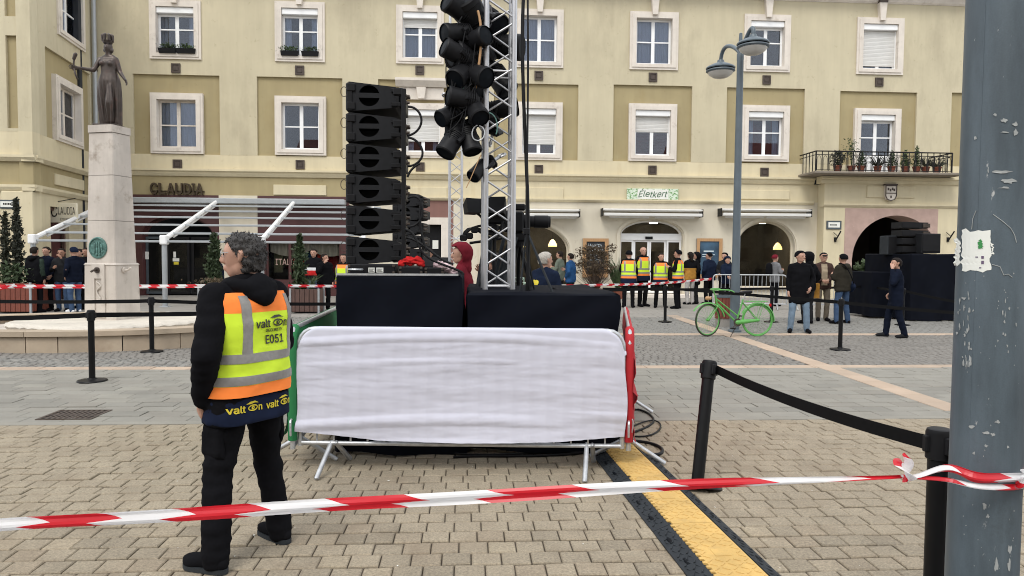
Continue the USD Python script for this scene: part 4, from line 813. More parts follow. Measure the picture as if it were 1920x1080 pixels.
def ring(z0, z1, p): return [(-.3, z1), (p, z1), (p, z1 - (z1 - z0) * .4), (p * .4, z0), (-.3, z0)]
obj(LB, 'string_course', cat(side(molding(-.1, Lw, ring(lz_s1, lz_s0, .18), 0, '', None)), front(molding(xa, A[0] + .14, ring(lz_s1, lz_s0, .18), 0, '', None))), mm['cream'])
obj(LB, 'frieze', cat(side(ext(sbox(0, lz_g, Lw, lz_s1), 0.003, .4)), front(ext(sbox(xa, lz_g, A[0], lz_s1), .003, .4))), mm['olive'])
obj(LB, 'lower_cornice', cat(side(molding(-.1, Lw, ring(lz_g - .1, lz_g + .1, .12), 0, '', None)), front(molding(xa, A[0] + .1, ring(lz_g - .1, lz_g + .1, .12), 0, '', None))), mm['cream'])
d0, d1 = spx(96, 450)[0], spx(130, 450)[0]
obj(LB, 'ground_wall', cat(side(ext(sbox(0, 0, Lw, lz_g - .1) - sbox(d0, -.1, d1, lz_g - .5), .006, .4)), front(ext(sbox(xa, 0, A[0], lz_g - .1), .006, .4))), mm['cream'])
dr = obj(LB, 'door', side(bx(d0, d1, .25, .3, 0, lz_g - .5)), mm['maroon'], label='dark brown door under the hanging sign'); obj(dr, 'frame', side(ext(sbox(d0, 0, d1, lz_g - .502) - sbox(d0 + .12, -.1, d1 - .12, lz_g - .62), .12, .2)), mm['brownwood'])
pq = srect(101, 322, 356, 155); obj(LB, 'raised_plaque', side(bev(pq[0], pq[1], -.05, .02, lz_g + .25, lz_s1 - .2, .01)), mm['cream'])
obj(LB, 'corner_pilaster', front(bev(A[0] - .95, A[0] + .02, -.10, .05, 0, lz_g - .11, .02)), mm['cream'])
obj(LB, 'back_wall', cat(front(bx(xa, A[0] - .5, 3.8, 4, 0, 13)), side(bx(0, Lw, 2.6, 2.7, 0, 13))), mm['room'])
for o, st in zip(so, ('old', 'plain')): window(LB, o, st, 0, side)
# signs on the corner house
c = pt(120, 399, dep(A) + 1.6); w2 = .44; hh = .335
t = thing('hanging_sign', 'cream box sign reading CLAUDIA hung over the corner house door', 'sign', (c[0], c[1], c[2] - hh)); obj(t, 'box', bev(c[0] - w2, c[0] + w2, c[1] - .06, c[1] + .06, c[2] - hh, c[2] + hh, .01), mm['signcream'])
obj(t, 'lettering', cat(text('C', .40, c[0] - w2 + .15, c[1] - .061, c[2] - .14, .006, False, maxw=.21), text('LAUDIA', .25, c[0] + .12, c[1] - .061, c[2] - .06, .006, False, maxw=.56)), mm['ink'])
obj(t, 'small_lettering', text('ÉTTEREM', .07, c[0] + .08, c[1] - .061, c[2] - .26, .006, maxw=.34), mm['ink']); obj(t, 'bracket', rod(c + [-w2 + .05, 0, hh], c + [w2 - .05, 0, hh + .16], .015, 5), mm['iron'])
c = pt(16, 383, dA - .1); t = thing('street_sign', 'grey street name plate on the corner house at the left edge', 'street sign', c); obj(t, 'panel', bev(c[0] - .31, c[0] + .31, c[1] - .01, c[1] + .02, c[2] - .14, c[2] + .14, .01), mm['signgrey'])
obj(t, 'plaque', tm(bev(c[0] - .24, c[0] + .24, c[1] - .022, c[1] - .011, c[2] - .09, c[2] + .09, .008)), mm['signwhite']); obj(t, 'lettering', cat(*[bx(c[0] - .15 + k * .05, c[0] - .115 + k * .05, c[1] - .026, c[1] - .023, c[2] - .02, c[2] + .04) for k in range(6)]), mm['ink'])
c = pt(12, 408, dA - .1); t = thing('flag_holder', 'dark iron flag holder below the street plate at the left edge', 'flag holder', c); obj(t, 'bracket', cat(rod(c + [.05, -.03, -.22], c + [-.06, -.3, .12], .026, 6), rod(c + [.16, -.05, .14], c + [-.02, -.16, .05], .014, 5)), mm['iron'])
# ================================================================ FOUNTAIN AND STATUE
PDX, PDY = pt(212, 600, 13.8)[:2]
ft = thing('fountain', 'low oval stone fountain with a carved dish round the pedestal', 'fountain', (FX, FY, 0))
EA, EB = 3.2, 2.05
def ell(a, b, n=72): 
    t = np.linspace(0, 2 * PI, n, endpoint=False); return np.c_[FX + a * np.cos(t), FY + b * np.sin(t)]
def ringseg(a0, b0, a1, b1, t0, t1, z0, z1, n=4):
    t = np.linspace(t0, t1, n); o = np.c_[FX + a1 * np.cos(t), FY + b1 * np.sin(t)]; i = np.c_[FX + a0 * np.cos(t), FY + b0 * np.sin(t)]
    return extz(Polygon(np.r_[o, i[::-1]]), z0, z1)
ns = 40
for k in range(ns):
    t0, t1 = 2 * PI * k / ns, 2 * PI * (k + 1) / ns; g = .0025
    obj(ft, 'wall_stone', ringseg(EA - .26, EB - .26, EA, EB, t0 + g, t1 - g, -.02, .265 + .002 * (k % 3)), mm['fountain'])
for k in range(20):
    t0, t1 = 2 * PI * k / 20, 2 * PI * (k + 1) / 20; g = .002
    obj(ft, 'coping_stone', ringseg(EA - .34, EB - .34, EA + .05, EB + .05, t0 + g, t1 - g, .272, .355 + .0015 * (k % 2), 7), mm['fountain'])
obj(ft, 'basin_floor', extz(Polygon(ell(EA - .2, EB - .2)), .0, .18), mm['limestone'])
# the carved dish with a scalloped rim
nt, nr = 96, 9
P = np.zeros((nr, nt + 1, 3)); th = np.linspace(0, 2 * PI, nt + 1)
rr = 1.64 * (1 + .05 * np.cos(th * 5 + .6)); 
for i, (f, z) in enumerate(((.30, .18), (.55, .18), (.86, .22), (.98, .30), (1.0, .345), (.985, .385), (.94, .40), (.5, .40), (.05, .40))):
    P[i, :, 0] = PDX + rr * f * np.cos(th); P[i, :, 1] = PDY + rr * f * np.sin(th) * 1.0; P[i, :, 2] = z + (.012 * np.sin(th * 40) if 2 < i < 7 else 0)
obj(ft, 'carved_dish', grid(P), mm['whitestone'], smooth=50)
pq = G(55, 650); a_ = math.atan2((pq[1] - FY) / EB, (pq[0] - FX) / EA); p_ = np.array([FX + EA * math.cos(a_), FY + EB * math.sin(a_), .14]); an = math.atan2(math.sin(a_) / EB, math.cos(a_) / EA)
pl_ = obj(ft, 'plaque', turn(bev(-.11, .11, -.012, .01, -.09, .09, .004), rz=an + PI / 2, loc=p_), mm['vent']); obj(pl_, 'lettering', turn(cat(*[bx(-.08, .08 - .02 * (k % 2), -.016, -.0125, .05 - k * .03, .062 - k * .03) for k in range(4)]), rz=an + PI / 2, loc=p_), mm['signgrey'])
s_ = FPX / 13.8
def zpx(py, dd=13.8, px=212): return pt(px, py, dd)[2]
pd = thing('pedestal', 'tall tapered limestone pedestal with a round green bronze medallion', 'pedestal', (PDX, PDY, .40))
zt_, zj, zc_ = zpx(241), zpx(405), zpx(494)
def frustum(w0, d0, z0, w1, d1, z1, b=.012):
    m = Manifold.hull_points(np.array([(PDX + sx * (w - bb), PDY + sy * (d - (b - bb)), z) for w, d, z in ((w0, d0, z0), (w1, d1, z1)) for sx in (-1, 1) for sy in (-1, 1) for bb in (0, b)])); return tm(m)
aP = -.30                                                                # turned a little so that its right side shows
def tp(m): 
    m = m.copy(); m.apply_transform(trimesh.transformations.rotation_matrix(aP, [0, 0, 1], [PDX, PDY, 0])); return m
zmid = [.40, zpx(560), zc_]
obj(pd, 'base_block', tp(frustum(.365, .31, .36, .35, .30, zc_)), mm['limestone'])
obj(pd, 'base_ledge', tp(frustum(.365, .315, zc_ - .02, .34, .29, zc_ + .012)), mm['limestone'])
w_at = lambda z: .325 - (z - zc_) / (zt_ - zc_) * .062
zs_ = [zc_ + .012, zpx(415), zpx(332), zt_ - .14]
for a, b in zip(zs_, zs_[1:]): obj(pd, 'shaft_block', tp(frustum(w_at(a), w_at(a) * .85, a, w_at(b), w_at(b) * .85, b - .008, .018)), mm['limestone'])
obj(pd, 'cap_block', tp(frustum(.276, .246, zt_ - .138, .276, .246, zt_, .02)), mm['limestone'])
yf = PDY - w_at(zpx(465)) * .85
md = obj(pd, 'medallion', tp(turn(lathe([(0, 0), (.17, .0), (.195, .012), (.205, .03), (.20, .045), (.18, .05), (.175, .032), (0, .026)], 32), rx=PI / 2, loc=(PDX - .05, yf + .02, zpx(465)))), mm['patina'], smooth=30)
obj(md, 'relief', tp(cat(*[tm(hull(((PDX - .05 + x, yf - .012, zpx(465) + z0), .022), ((PDX - .05 + x * .8, yf - .012, zpx(465) + z1), .016), ((PDX - .05 + x * .8, yf - .014, zpx(465) + z1 + .05), .022))) for x, z0, z1 in ((-.08, -.10, .02), (-.02, -.13, .05), (.04, -.13, .04), (.10, -.08, .0))])), mm['patina'], smooth=True)
yb_ = PDY - .312
obj(pd, 'carved_panel', tp(cat(ext(sbox(PDX - .17, .45, PDX + .13, zc_ - .01) - sbox(PDX - .10, .5, PDX + .06, zc_ - .28) , yb_ - .02, yb_ + .03), tube(bend([(PDX - .06, yb_ - .01, zc_ - .34), (PDX + .03, yb_ - .02, zc_ - .44), (PDX - .05, yb_ - .01, zc_ - .5), (PDX + .02, yb_ - .02, zc_ - .64), (PDX + .05, yb_ - .03, zc_ - .66)], 16), .014, 6))), mm['limestone'])
for (x, y, dx, dy, nm) in ((-.02, yb_ - .02, 0, -1, 0), (.36, PDY - .1, 1, 0, 1), (-.36, PDY - .1, -1, 0, 2)):
    c = np.array([PDX + x, y, zc_ - .12]); d = np.array([dx, dy, 0]); obj(pd, 'spout', tp(cat(rod(c, c + d * .03, .055, 14), tube(bend([c, c + d * .08, c + d * .15 + [0, 0, -.03 if nm == 0 else .05]], 6), .02, 8))), mm['rust'] if nm == 0 else mm['limestone'], smooth=40)
def statue():
    zb_ = zt_; k = (zpx(68) - zt_) / 1.98
    T = thing('statue', 'dark bronze statue of a crowned woman in a long dress on the pedestal', 'statue', (PDX, PDY, zb_))
    V = lambda x, y, z: np.array([PDX + x * k, PDY + y * k, zb_ + z * k])
    obj(T, 'plinth', bev(PDX - .23, PDX + .22, PDY - .18, PDY + .18, zb_, zb_ + .035, .008), mm['bronze'])
    B = []
    lv = [(.03, .20, .05), (.10, .165, .075), (.5, .155, .10), (.80, .13, .125), (.95, .10, .135), (1.10, .055, .115), (1.20, .06, .11), (1.34, .09, .105), (1.42, .145, .055), (1.47, .06, .055)]
    for a, b in zip(lv, lv[1:]): B.append(hull(*[(V(s * w * .85 + (.03 if z < .5 else .02), 0, z), r * k) for z, w, r in (a, b) for s in (-1, 1)], q=2))
    for s in (-1, 1): B += [hull((V(s * .085, -.085, 1.31), .062 * k), (V(s * .07, -.03, 1.3), .07 * k), q=2)]
    B += [hull((V(0.08, -.08, .85), .07 * k), (V(.09, -.15, .48), .07 * k), (V(.08, -.06, .1), .06 * k), q=2)]
    B += [hull((V(0, 0, 1.44), .052 * k), (V(0, -.015, 1.56), .048 * k)), hull((V(0, -.01, 1.66), .082 * k), (V(0, -.025, 1.60), .06 * k), (V(0, .015, 1.69), .085 * k), q=2), hull((V(0, -.10, 1.64), .014 * k), (V(0, -.085, 1.68), .012 * k)), hull((V(.0, .05, 1.62), .09 * k), (V(.06, .01, 1.60), .05 * k), (V(-.06, .01, 1.60), .05 * k))]
    la = [V(-.165, 0, 1.41), V(-.26, -.08, 1.16), V(-.50, -.22, 1.17)]; ra_ = [V(.165, 0, 1.41), V(.25, -.02, 1.14), V(.40, -.14, .97)]
    for a in (la, ra_): B += [hull((a[0], .058 * k), (a[1], .045 * k)), hull((a[1], .045 * k), (a[2], .03 * k))]
    B += [hand(la[2], la[1], -1), hand(ra_[2], ra_[1], 1)]
    t = soft(uni(B), .018, 5, .0); v = np.array(t.vertices); n = np.array(t.vertex_normals)
    ang = np.arctan2(v[:, 1] - PDY, v[:, 0] - PDX); zz = (v[:, 2] - zb_) / k; am = np.clip((1.05 - zz) / .5, 0, 1) * (np.hypot(v[:, 0] - PDX, v[:, 1] - PDY) < .4 * k)
    t.vertices = v + n * (am * .018 * np.sin(ang * 13 + zz * 1.5))[:, None]; obj(T, 'body', t, mm['bronze'], smooth=True)
    cr = [lathe([(.085 * k, 0), (.10 * k, .03 * k), (.105 * k, .06 * k), (.08 * k, .07 * k)], 20, V(0, 0, 1.74))]
    for i in range(7): q = 2 * PI * i / 7; cr.append(tm(hull((V(.095 * math.cos(q), .095 * math.sin(q), 1.80), .028 * k), (V(.098 * math.cos(q), .098 * math.sin(q), 1.90), .030 * k), (V(.07 * math.cos(q), .07 * math.sin(q), 1.92), .026 * k))))
    obj(T, 'crown', cat(*cr), mm['bronze'], smooth=40)
    h_ = la[2] + np.array([-.06, -.03, .0]); obj(T, 'held_branch', cat(tube(bend([h_ + [.06, 0, -.22], h_ + [0.02, -.02, -.08], h_, h_ + [.0, 0, .12], h_ + [.02, 0, .20]], 14), .016, 6), tm(hull((h_ + [.0, 0, .16], .03), (h_ + [.03, 0, .24], .035)))), mm['bronze'], smooth=True)
statue()
# ================================================================ STANCHIONS, BELTS, TAPES
def stanchion(px, py, label, h=.93, tip=None, r=.045):
    b = G(px, py); t = thing('stanchion', label, 'stanchion', b, group='black belt stanchions')
    tp_ = b + [0, 0, h] if tip is None else np.array(tip); ax = (tp_ - b) / np.linalg.norm(tp_ - b)
    R = trimesh.geometry.align_vectors([0, 0, 1], ax); R[:3, 3] = b
    def A_(m): m = m.copy(); m.apply_transform(R); return m
    H_ = float(np.linalg.norm(tp_ - b))
    obj(t, 'base', A_(lathe([(0, 0), (.178, 0), (.18, .008), (.172, .022), (.06, .036), (.055, .045), (0, .045)], 32)), mm['postblack'], smooth=30)
    obj(t, 'post', A_(lathe([(r - .007, .04), (r - .007, H_ - .14)], 20)), mm['postblack'], smooth=40)
    hd_ = obj(t, 'belt_head', A_(lathe([(r - .004, H_ - .14), (r + .003, H_ - .135), (r + .004, H_ - .02), (r - .002, H_ - .004), (r - .01, H_), (0, H_)], 20)), mm['black'], smooth=30)
    obj(hd_, 'belt_slot', A_(cat(*[bev(math.cos(q) * (r + .006) - .014, math.cos(q) * (r + .006) + .014, math.sin(q) * (r + .006) - .014, math.sin(q) * (r + .006) + .014, H_ - .105, H_ - .03, .004) for q in (0, PI / 2, PI, 3 * PI / 2)])), mm['black'])
    return tp_ - ax * .065
def ribbon(pts, w, n=40, tw=None, th=.0012):
    """a flat belt through points; its width stands upright and turns by tw"""
    c = bend(pts, n); t = np.gradient(c, axis=0); t /= np.linalg.norm(t, axis=1, keepdims=True)
    up = np.array([0, 0, 1.]) - t * t[:, 2:3]; up /= np.linalg.norm(up, axis=1, keepdims=True); sdv = np.cross(t, up)
    a = np.zeros(n) if tw is None else np.interp(np.linspace(0, 1, n), np.linspace(0, 1, len(tw)), tw)
    d = up * np.cos(a)[:, None] + sdv * np.sin(a)[:, None]; nn = np.cross(t, d)
    P = np.stack([c - d * w / 2 + nn * th, c + d * w / 2 + nn * th, c + d * w / 2 - nn * th, c - d * w / 2 - nn * th, c - d * w / 2 + nn * th], 1)
    return grid(P)
def sag(a, b, s): a, b = np.asarray(a), np.asarray(b); return [a, a * .75 + b * .25 - [0, 0, s * .75], (a + b) / 2 - [0, 0, s], a * .25 + b * .75 - [0, 0, s * .75], b]
g1 = 'black stretched barrier belts'
bN = G(1307, 912); tN = pt(1331, 676, dep(bN) + .16)
h1 = stanchion(1307, 912, 'near black stanchion leaning right beside the yellow cable ramp', tip=tN, r=.052)
nb_ = pt(1762, 803, 3.2); gb = np.array([nb_[0], nb_[1], 0])
def gpx(p): 
    v = np.asarray(p) - EYE; dd = v @ fwd; return 960 + FPX * (v @ rgt) / dd, 540 - FPX * (v @ upv) / dd
h2 = stanchion(*gpx(gb), 'nearest black stanchion, just left of the big grey pole', h=nb_[2], r=.052)
def belt(pts, label, w=.062, tw=None): return top('belt', ribbon(pts, w, 48, tw), mm['belt'], label, 'belt', g1)
belt(sag(h1 + [.05, 0, 0], h2 - [.05, 0, 0], .035), 'wide sagging black belt between the two nearest stanchions', .066)
belt([h2 + [0.01, -.06, .0], h2 + [.05, -.16, -.22], h2 + [.12, -.36, -.55], h2 + [.20, -.50, -.90]], 'loose black belt hanging down from the nearest stanchion past the grey pole', .055, [1.4, 1.3, .9, .5])
a1 = stanchion(173, 715, 'black stanchion in front of the fountain, nearest on the left'); a2 = stanchion(285, 660, 'black stanchion by the fountain wall, second on the left')
a3 = stanchion(1247, 604, 'black stanchion before the security men near the red barrier'); a4 = stanchion(1575, 656, 'black stanchion in front of the man in the olive jacket')
a5 = stanchion(1446, 604, 'black stanchion standing behind the green bicycle rear wheel'); a6 = stanchion(1626, 593, 'far black stanchion beside the low black stage block')
a7 = stanchion(1692, 610, 'far black stanchion behind the man on the phone')
belt(sag(a1, pt(-60, 598, dep(a1) + .3), .01), 'black belt from the front left stanchion to the left edge')
belt(sag(a1, pt(420, 588, dep(a1) + 2.2), .0), 'black belt from the front left stanchion running right behind the guard')
belt(sag(a2, pt(-60, 564, dep(a2) + .6), .02), 'black belt from the second left stanchion across the pedestal')
belt(sag(a2, pt(640, 570, dep(a2) + 1.6), .02), 'black belt from the second left stanchion towards the planters')
belt(sag(a3, pt(1030, 548, dep(a3) + 1.), .01), 'black belt from the middle stanchion back behind the stage cloth')
belt(sag(a3, a4, .0), 'long black belt crossing in front of the bicycle'); belt(sag(a4, pt(1850, 590, dep(a4) + .5), .02), 'black belt from the right stanchion towards the grey pole')
belt(sag(pt(1130, 541, 24), a5, .02), 'far black belt behind the security men and bicycle'); belt(sag(a5, a6, .02), 'far black belt behind the group of four men'); belt(sag(a6, a7, .02), 'far black belt across the front of the black stage block'); belt(sag(a7, pt(1850, 575, dep(a7) - 1.2), .03), 'far black belt along the right end of the black stage')
tapem = usdkit.material(stage, '/World/Looks/barrier_tape', {'u': ('uvmap', {'attribute': 'st'}), 's': ('separate_xyz', {}), 'v': ('math', {'math_type': 'multiply_add', 'value2': .32}), 'f': ('math', {'math_type': 'fraction'}), 'c': ('math', {'math_type': 'less_than', 'value2': .5}),
    'm': ('mix_color', {'a': (.80, .79, .79), 'b': (.62, .018, .030)}), 'p': ('principled_bsdf', {'roughness': .32}), 'tr': ('translucent_bsdf', {}), 'x': ('mix_closure', {'fac': .3})},
    [('u.UV', 's.vector'), ('s.y', 'v.value1'), ('s.x', 'v.value3'), ('v.value', 'f.value1'), ('f.value', 'c.value1'), ('c.value', 'm.fac'), ('m.result', 'p.base_color'), ('m.result', 'tr.color'), ('p.BSDF', 'x.closure1'), ('tr.BSDF', 'x.closure2')], surface='x.closure')
def tape(pts, w, period, n=80, tw=None, fold=.0, ph=0.):
    c = bend(pts, n); t = np.gradient(c, axis=0); t /= np.linalg.norm(t, axis=1, keepdims=True)
    up = np.array([0, 0, 1.]) - t * t[:, 2:3]; up /= np.linalg.norm(up, axis=1, keepdims=True); sdv = np.cross(t, up)
    a = np.zeros(n) if tw is None else np.interp(np.linspace(0, 1, n), np.linspace(0, 1, len(tw)), tw)
    d = up * np.cos(a)[:, None] + sdv * np.sin(a)[:, None]; nn = np.cross(t, d)
    L = np.r_[0, np.cumsum(np.linalg.norm(np.diff(c, axis=0), axis=1))]
    m = 7; q = np.linspace(-.5, .5, m); wv = np.interp(np.linspace(0, 1, n), np.linspace(0, 1, np.size(w)), np.atleast_1d(w))
    P = c[:, None] + d[:, None] * (q[None, :, None] * wv[:, None, None]) + nn[:, None] * (fold * np.cos(q * 7 + np.sin(L * 2.2)[:, None] * 1.5))[..., None]
    uv = np.stack([(L / period)[:, None] + ph + np.where(q[None] < -.02, .30, 0.), np.broadcast_to(q[None] * 1.0 + .5, (n, m))], -1).reshape(-1, 2)
    return grid(P), uv
def puttape(name, label, parts, group=None):
    c = np.vstack([p[0].vertices for p in parts]).mean(0); t = thing(name, label, 'barrier tape', c, group=group)
    for nm, (m, uv) in zip(('strip', 'loop', 'loop', 'knot', 'knot'), parts): obj(t, nm, m, tapem, uv=uv)
pole_d = 2.30; pr_ = .100
pc = pt(1860, 540, pole_d); pc[2] = 0
zt1 = pt(1800, 893, pole_d - .1)
tA = [pt(x, y, d) for x, y, d in ((-120, 996, 2.62), (0, 985, 2.58), (300, 968, 2.5), (600, 949, 2.42), (900, 932, 2.34), (1200, 914, 2.28), (1500, 902, 2.24), (1690, 894, 2.22))]
k1 = pt(1690, 893, 2.22)
lp = lambda y0, y1, y2: [pt(1690, 893, 2.22), pt(1740, y0, 2.21), pt(1786, y1, 2.2), pt(1820, y2, 2.165), pt(1870, y2 + 4, 2.165), pt(1912, y2 + 2, 2.21), pt(1935, y2 - 12, 2.3)]
puttape('barrier_tape', 'near red and white tape across the picture tied to the grey pole', [tape(tA, [.052, .052, .05, .046, .044, .036, .012], .56, 220, [.1, .25, .05, .2, .1, .3, .1], .006),
    tape(lp(888, 880, 893), [.010, .022, .036, .030, .028, .028], .34, 50, [.2, .2, .0, .3], .006, .3), tape(lp(898, 903, 911), [.010, .016, .020, .024, .022, .016], .30, 50, [.1, .4, .2, .1], .005, .7),
    tape([k1 + [0, -.01, -.01], k1 + [.0, -.03, .03], k1 + [-.012, -.02, .055], k1 + [.01, -.0, .045]], [.02, .045, .05, .03], .13, 24, [.3, .9, .4, 1.2], .012, .1), tape([pt(1912, 901, 2.2), pt(1915, 912, 2.18), pt(1922, 905, 2.17), pt(1918, 890, 2.2)], [.02, .04, .03], .15, 20, [0, .8, .2], .01)])
puttape('barrier_tape', 'far red and white tape behind the pedestal on the left', [tape([pt(-30, 537, 16.2), pt(60, 537, 16.2), pt(250, 537, 16.4), pt(420, 536, 16.6), pt(500, 535, 17.5)], .085, .42, 60, None, .004)])
puttape('barrier_tape', 'short red and white tape end crossing the left edge by the planter', [tape([pt(-30, 545, 16.0), pt(5, 540, 16.1), pt(28, 534, 16.15)], .07, .42, 20, [.3, .2], .004)])
puttape('barrier_tape', 'far red and white tape running behind the stage and past the security men', [tape([pt(540, 536, 19), pt(800, 538, 19), pt(1000, 537, 18.6), pt(1100, 535, 18.8), pt(1200, 533, 20), pt(1280, 528, 21.4), pt(1334, 523, 22.2)], .075, .42, 90, [.2, .6, .3], .006)])
# the near grey pole
polem = M('grey_blue_pole', (.070, .090, .104), .45, .28, 3.5, streak=.22, spec=.4, fine=.10, stretch=(3, 3, .6), stain=(.40, .40, .385), stain_at=(.655, .69), stain_scale=8., stain_stretch=(1.5, 1.5, .6), bump=.15, bscale=14)
t = thing('lamp_pole', 'thick scratched grey-blue steel pole with a torn sticker, right foreground', 'pole', pc)
obj(t, 'shaft', lathe([(pr_ + .004, 0), (pr_ + .002, 1.2), (pr_, 4.2)], 48, pc), polem, smooth=40); obj(t, 'base_flange', lathe([(0, 0), (.2, 0), (.2, .03), (.13, .05), (0, .05)], 32, pc), mm['pewter'])
obj(t, 'weld_seam', tube([pc + [-pr_ * .90, -pr_ * .44, z] for z in (.1, 2, 4.2)], .0025, 5), polem)
def onpole(px, py): 
    v = pt(px, py, pole_d) - pc; d = ray(px, py); 
    o = (EYE - pc)[:2]; dd = d[:2]; a = dd @ dd; b = 2 * o @ dd; c_ = o @ o - (pr_ + .003) ** 2; s = (-b - math.sqrt(max(b * b - 4 * a * c_, 0))) / (2 * a); return EYE + d * s
def patch(px0, py0, px1, py1, n=8, seed=0, rag=.0, off=0.):
    R = np.random.default_rng(seed); P = np.zeros((14, n, 3))
    for i, y in enumerate(np.linspace(py0, py1, 14)):
        ja, jb = R.normal(0, rag), R.normal(0, rag)
        for j, x in enumerate(np.linspace(px0 + ja, px1 + jb, n)): 
            q = onpole(x, y + (R.normal(0, rag) if i in (0, 13) else 0)); q[:2] = pc[:2] + (q[:2] - pc[:2]) * (1 + off / pr_); P[i, j] = q
    return grid(P)
stk = obj(t, 'sticker', patch(1803, 432, 1858, 508, seed=2, rag=1.6), mm['signwhite']); 
obj(stk, 'green_pod_print', patch(1834, 450, 1842, 466, 5, off=.0012, seed=3, rag=1.3), M('pod_green', (.03, .22, .05), .5)); obj(stk, 'small_print', cat(patch(1840, 480, 1845, 485, 3, off=.0012), patch(1840, 489, 1845, 495, 3, off=.0012), patch(1829, 481, 1834, 483, 3, off=.0012), patch(1836, 501, 1840, 503, 3, off=.0012)), M('print_purple', (.12, .08, .14), .5))
obj(stk, 'torn_edge', cat(patch(1791, 450, 1799, 496, 4, seed=8, rag=2.2), patch(1858, 456, 1863, 478, 3, seed=9, rag=1.5)), mm['signwhite'])
def chip(px, py, w, h, seed, off=.0006):
    R = np.random.default_rng(seed); n = 11; a = np.linspace(0, 2 * PI, n, endpoint=False); r = R.uniform(.35, 1., n); P = [onpole(px, py)] + [onpole(px + w * rr_ * math.cos(q), py + h * rr_ * math.sin(q)) for q, rr_ in zip(a, r)]
    P = np.array(P); P[:, :2] = pc[:2] + (P[:, :2] - pc[:2]) * (1 + off / pr_); return trimesh.Trimesh(P, [(0, i + 1, (i + 1) % n + 1) for i in range(n)], process=False)
chm = M('paint_scuff', (.30, .31, .30), .8, .2, 40.); R_ = np.random.default_rng(12)
ch = [(1866, 215, 6, 4), (1882, 226, 8, 5), (1902, 233, 7, 6), (1905, 248, 6, 9), (1884, 248, 10, 2), (1829, 258, 4, 5), (1880, 322, 22, 4), (1890, 340, 18, 6), (1884, 352, 16, 2.5), (1853, 320, 2, 8), (1870, 791, 6, 4), (1822, 800, 7, 4), (1848, 812, 9, 4), (1862, 815, 6, 5), (1849, 836, 5, 4), (1890, 838, 3, 4), (1826, 850, 3, 4), (1846, 950, 6, 9), (1852, 968, 4, 5), (1894, 1030, 5, 12), (1868, 1060, 5, 20), (1892, 1060, 4, 16), (1808, 560, 6, 5)]
ch += [(R_.normal(1812, 8), R_.uniform(550, 690), R_.uniform(1, 3.2), R_.uniform(2, 10)) for _ in range(34)] + [(R_.normal(1884, 10), R_.uniform(560, 660), R_.uniform(1, 3), R_.uniform(2, 8)) for _ in range(12)]
obj(t, 'paint_chip', cat(*[chip(*c_, i + 3) for i, c_ in enumerate(ch)], *[chip(R_.uniform(1800, 1912), R_.uniform(500, 1070), R_.uniform(.5, 1.4), R_.uniform(.8, 2.4), 200 + i) for i in range(46)]), chm, kind='stuff')
obj(t, 'old_drip', cat(*[tube([onpole(*q) for q in pp], .0012, 4) for pp in ([(1822, 430), (1824, 410), (1830, 395)], [(1862, 402), (1880, 415), (1895, 428), (1902, 440), (1906, 455)], [(1860, 496), (1875, 500), (1882, 516), (1890, 514), (1898, 520)])]), chm)
# ================================================================ BARRIERS ROUND THE STAGE
def barrier(A_, B_, label, h=1.10, cloth_=None, mat=None, group=None, feet=(.12, .88), out=.30, up=.16, name='crowd_barrier'):
    """a steel crowd barrier between two ground points; local x runs from A to B, -y is its outer side"""
    A_, B_ = np.array(A_, float), np.array(B_, float); d = B_ - A_; L = float(np.hypot(d[0], d[1])); rz = math.atan2(d[1], d[0])
    t = thing(name, label, 'barrier', (A_ + B_) / 2, group=group); W = lambda m: turn(m, rz=rz, loc=(A_[0], A_[1], 0))
    rr_ = .12
    lp_ = [(0, 0, up)] + [(0, 0, z) for z in np.linspace(up + .2, h - rr_, 3)] + [(rr_ - rr_ * math.cos(a), 0, h - rr_ + rr_ * math.sin(a)) for a in np.linspace(.2, PI / 2, 5)] + [(L - rr_ + rr_ * math.sin(a), 0, h - rr_ + rr_ * math.cos(a)) for a in np.linspace(0, PI / 2 - .2, 5)] + [(L, 0, z) for z in np.linspace(h - rr_, up + .2, 3)] + [(L, 0, up)]
    obj(t, 'frame', W(tube(np.array(lp_), .0195, 8)), mm['galv'], smooth=True); obj(t, 'bottom_rail', W(rod([.0, 0, up + .02], [L, 0, up + .02], .018)), mm['galv'], smooth=True)
    nb = int(L / .125)
    for i in range(1, nb): obj(t, 'upright', W(rod([L * i / nb, 0, up + .02], [L * i / nb, 0, h - .01], .008, 6)), mm['galv'])
    for q in feet:
        x = L * q; 
        for s in (-1, 1): 
            sx = .0
            obj(t, 'foot', W(cat(tube([[x + s * .02, s * -.015, up + .03], [x + s * .06, s * out, 0.012]], .019, 8))), mm['galv'], smooth=True)
    for x in (.0, L): obj(t, 'hook', W(tube(bend([[x, 0, up + .22], [x + (.06 if x else -.06), 0, up + .24], [x + (.07 if x else -.07), 0, up + .12]], 8), .008, 6)), mm['galv'])
    return t, W, L
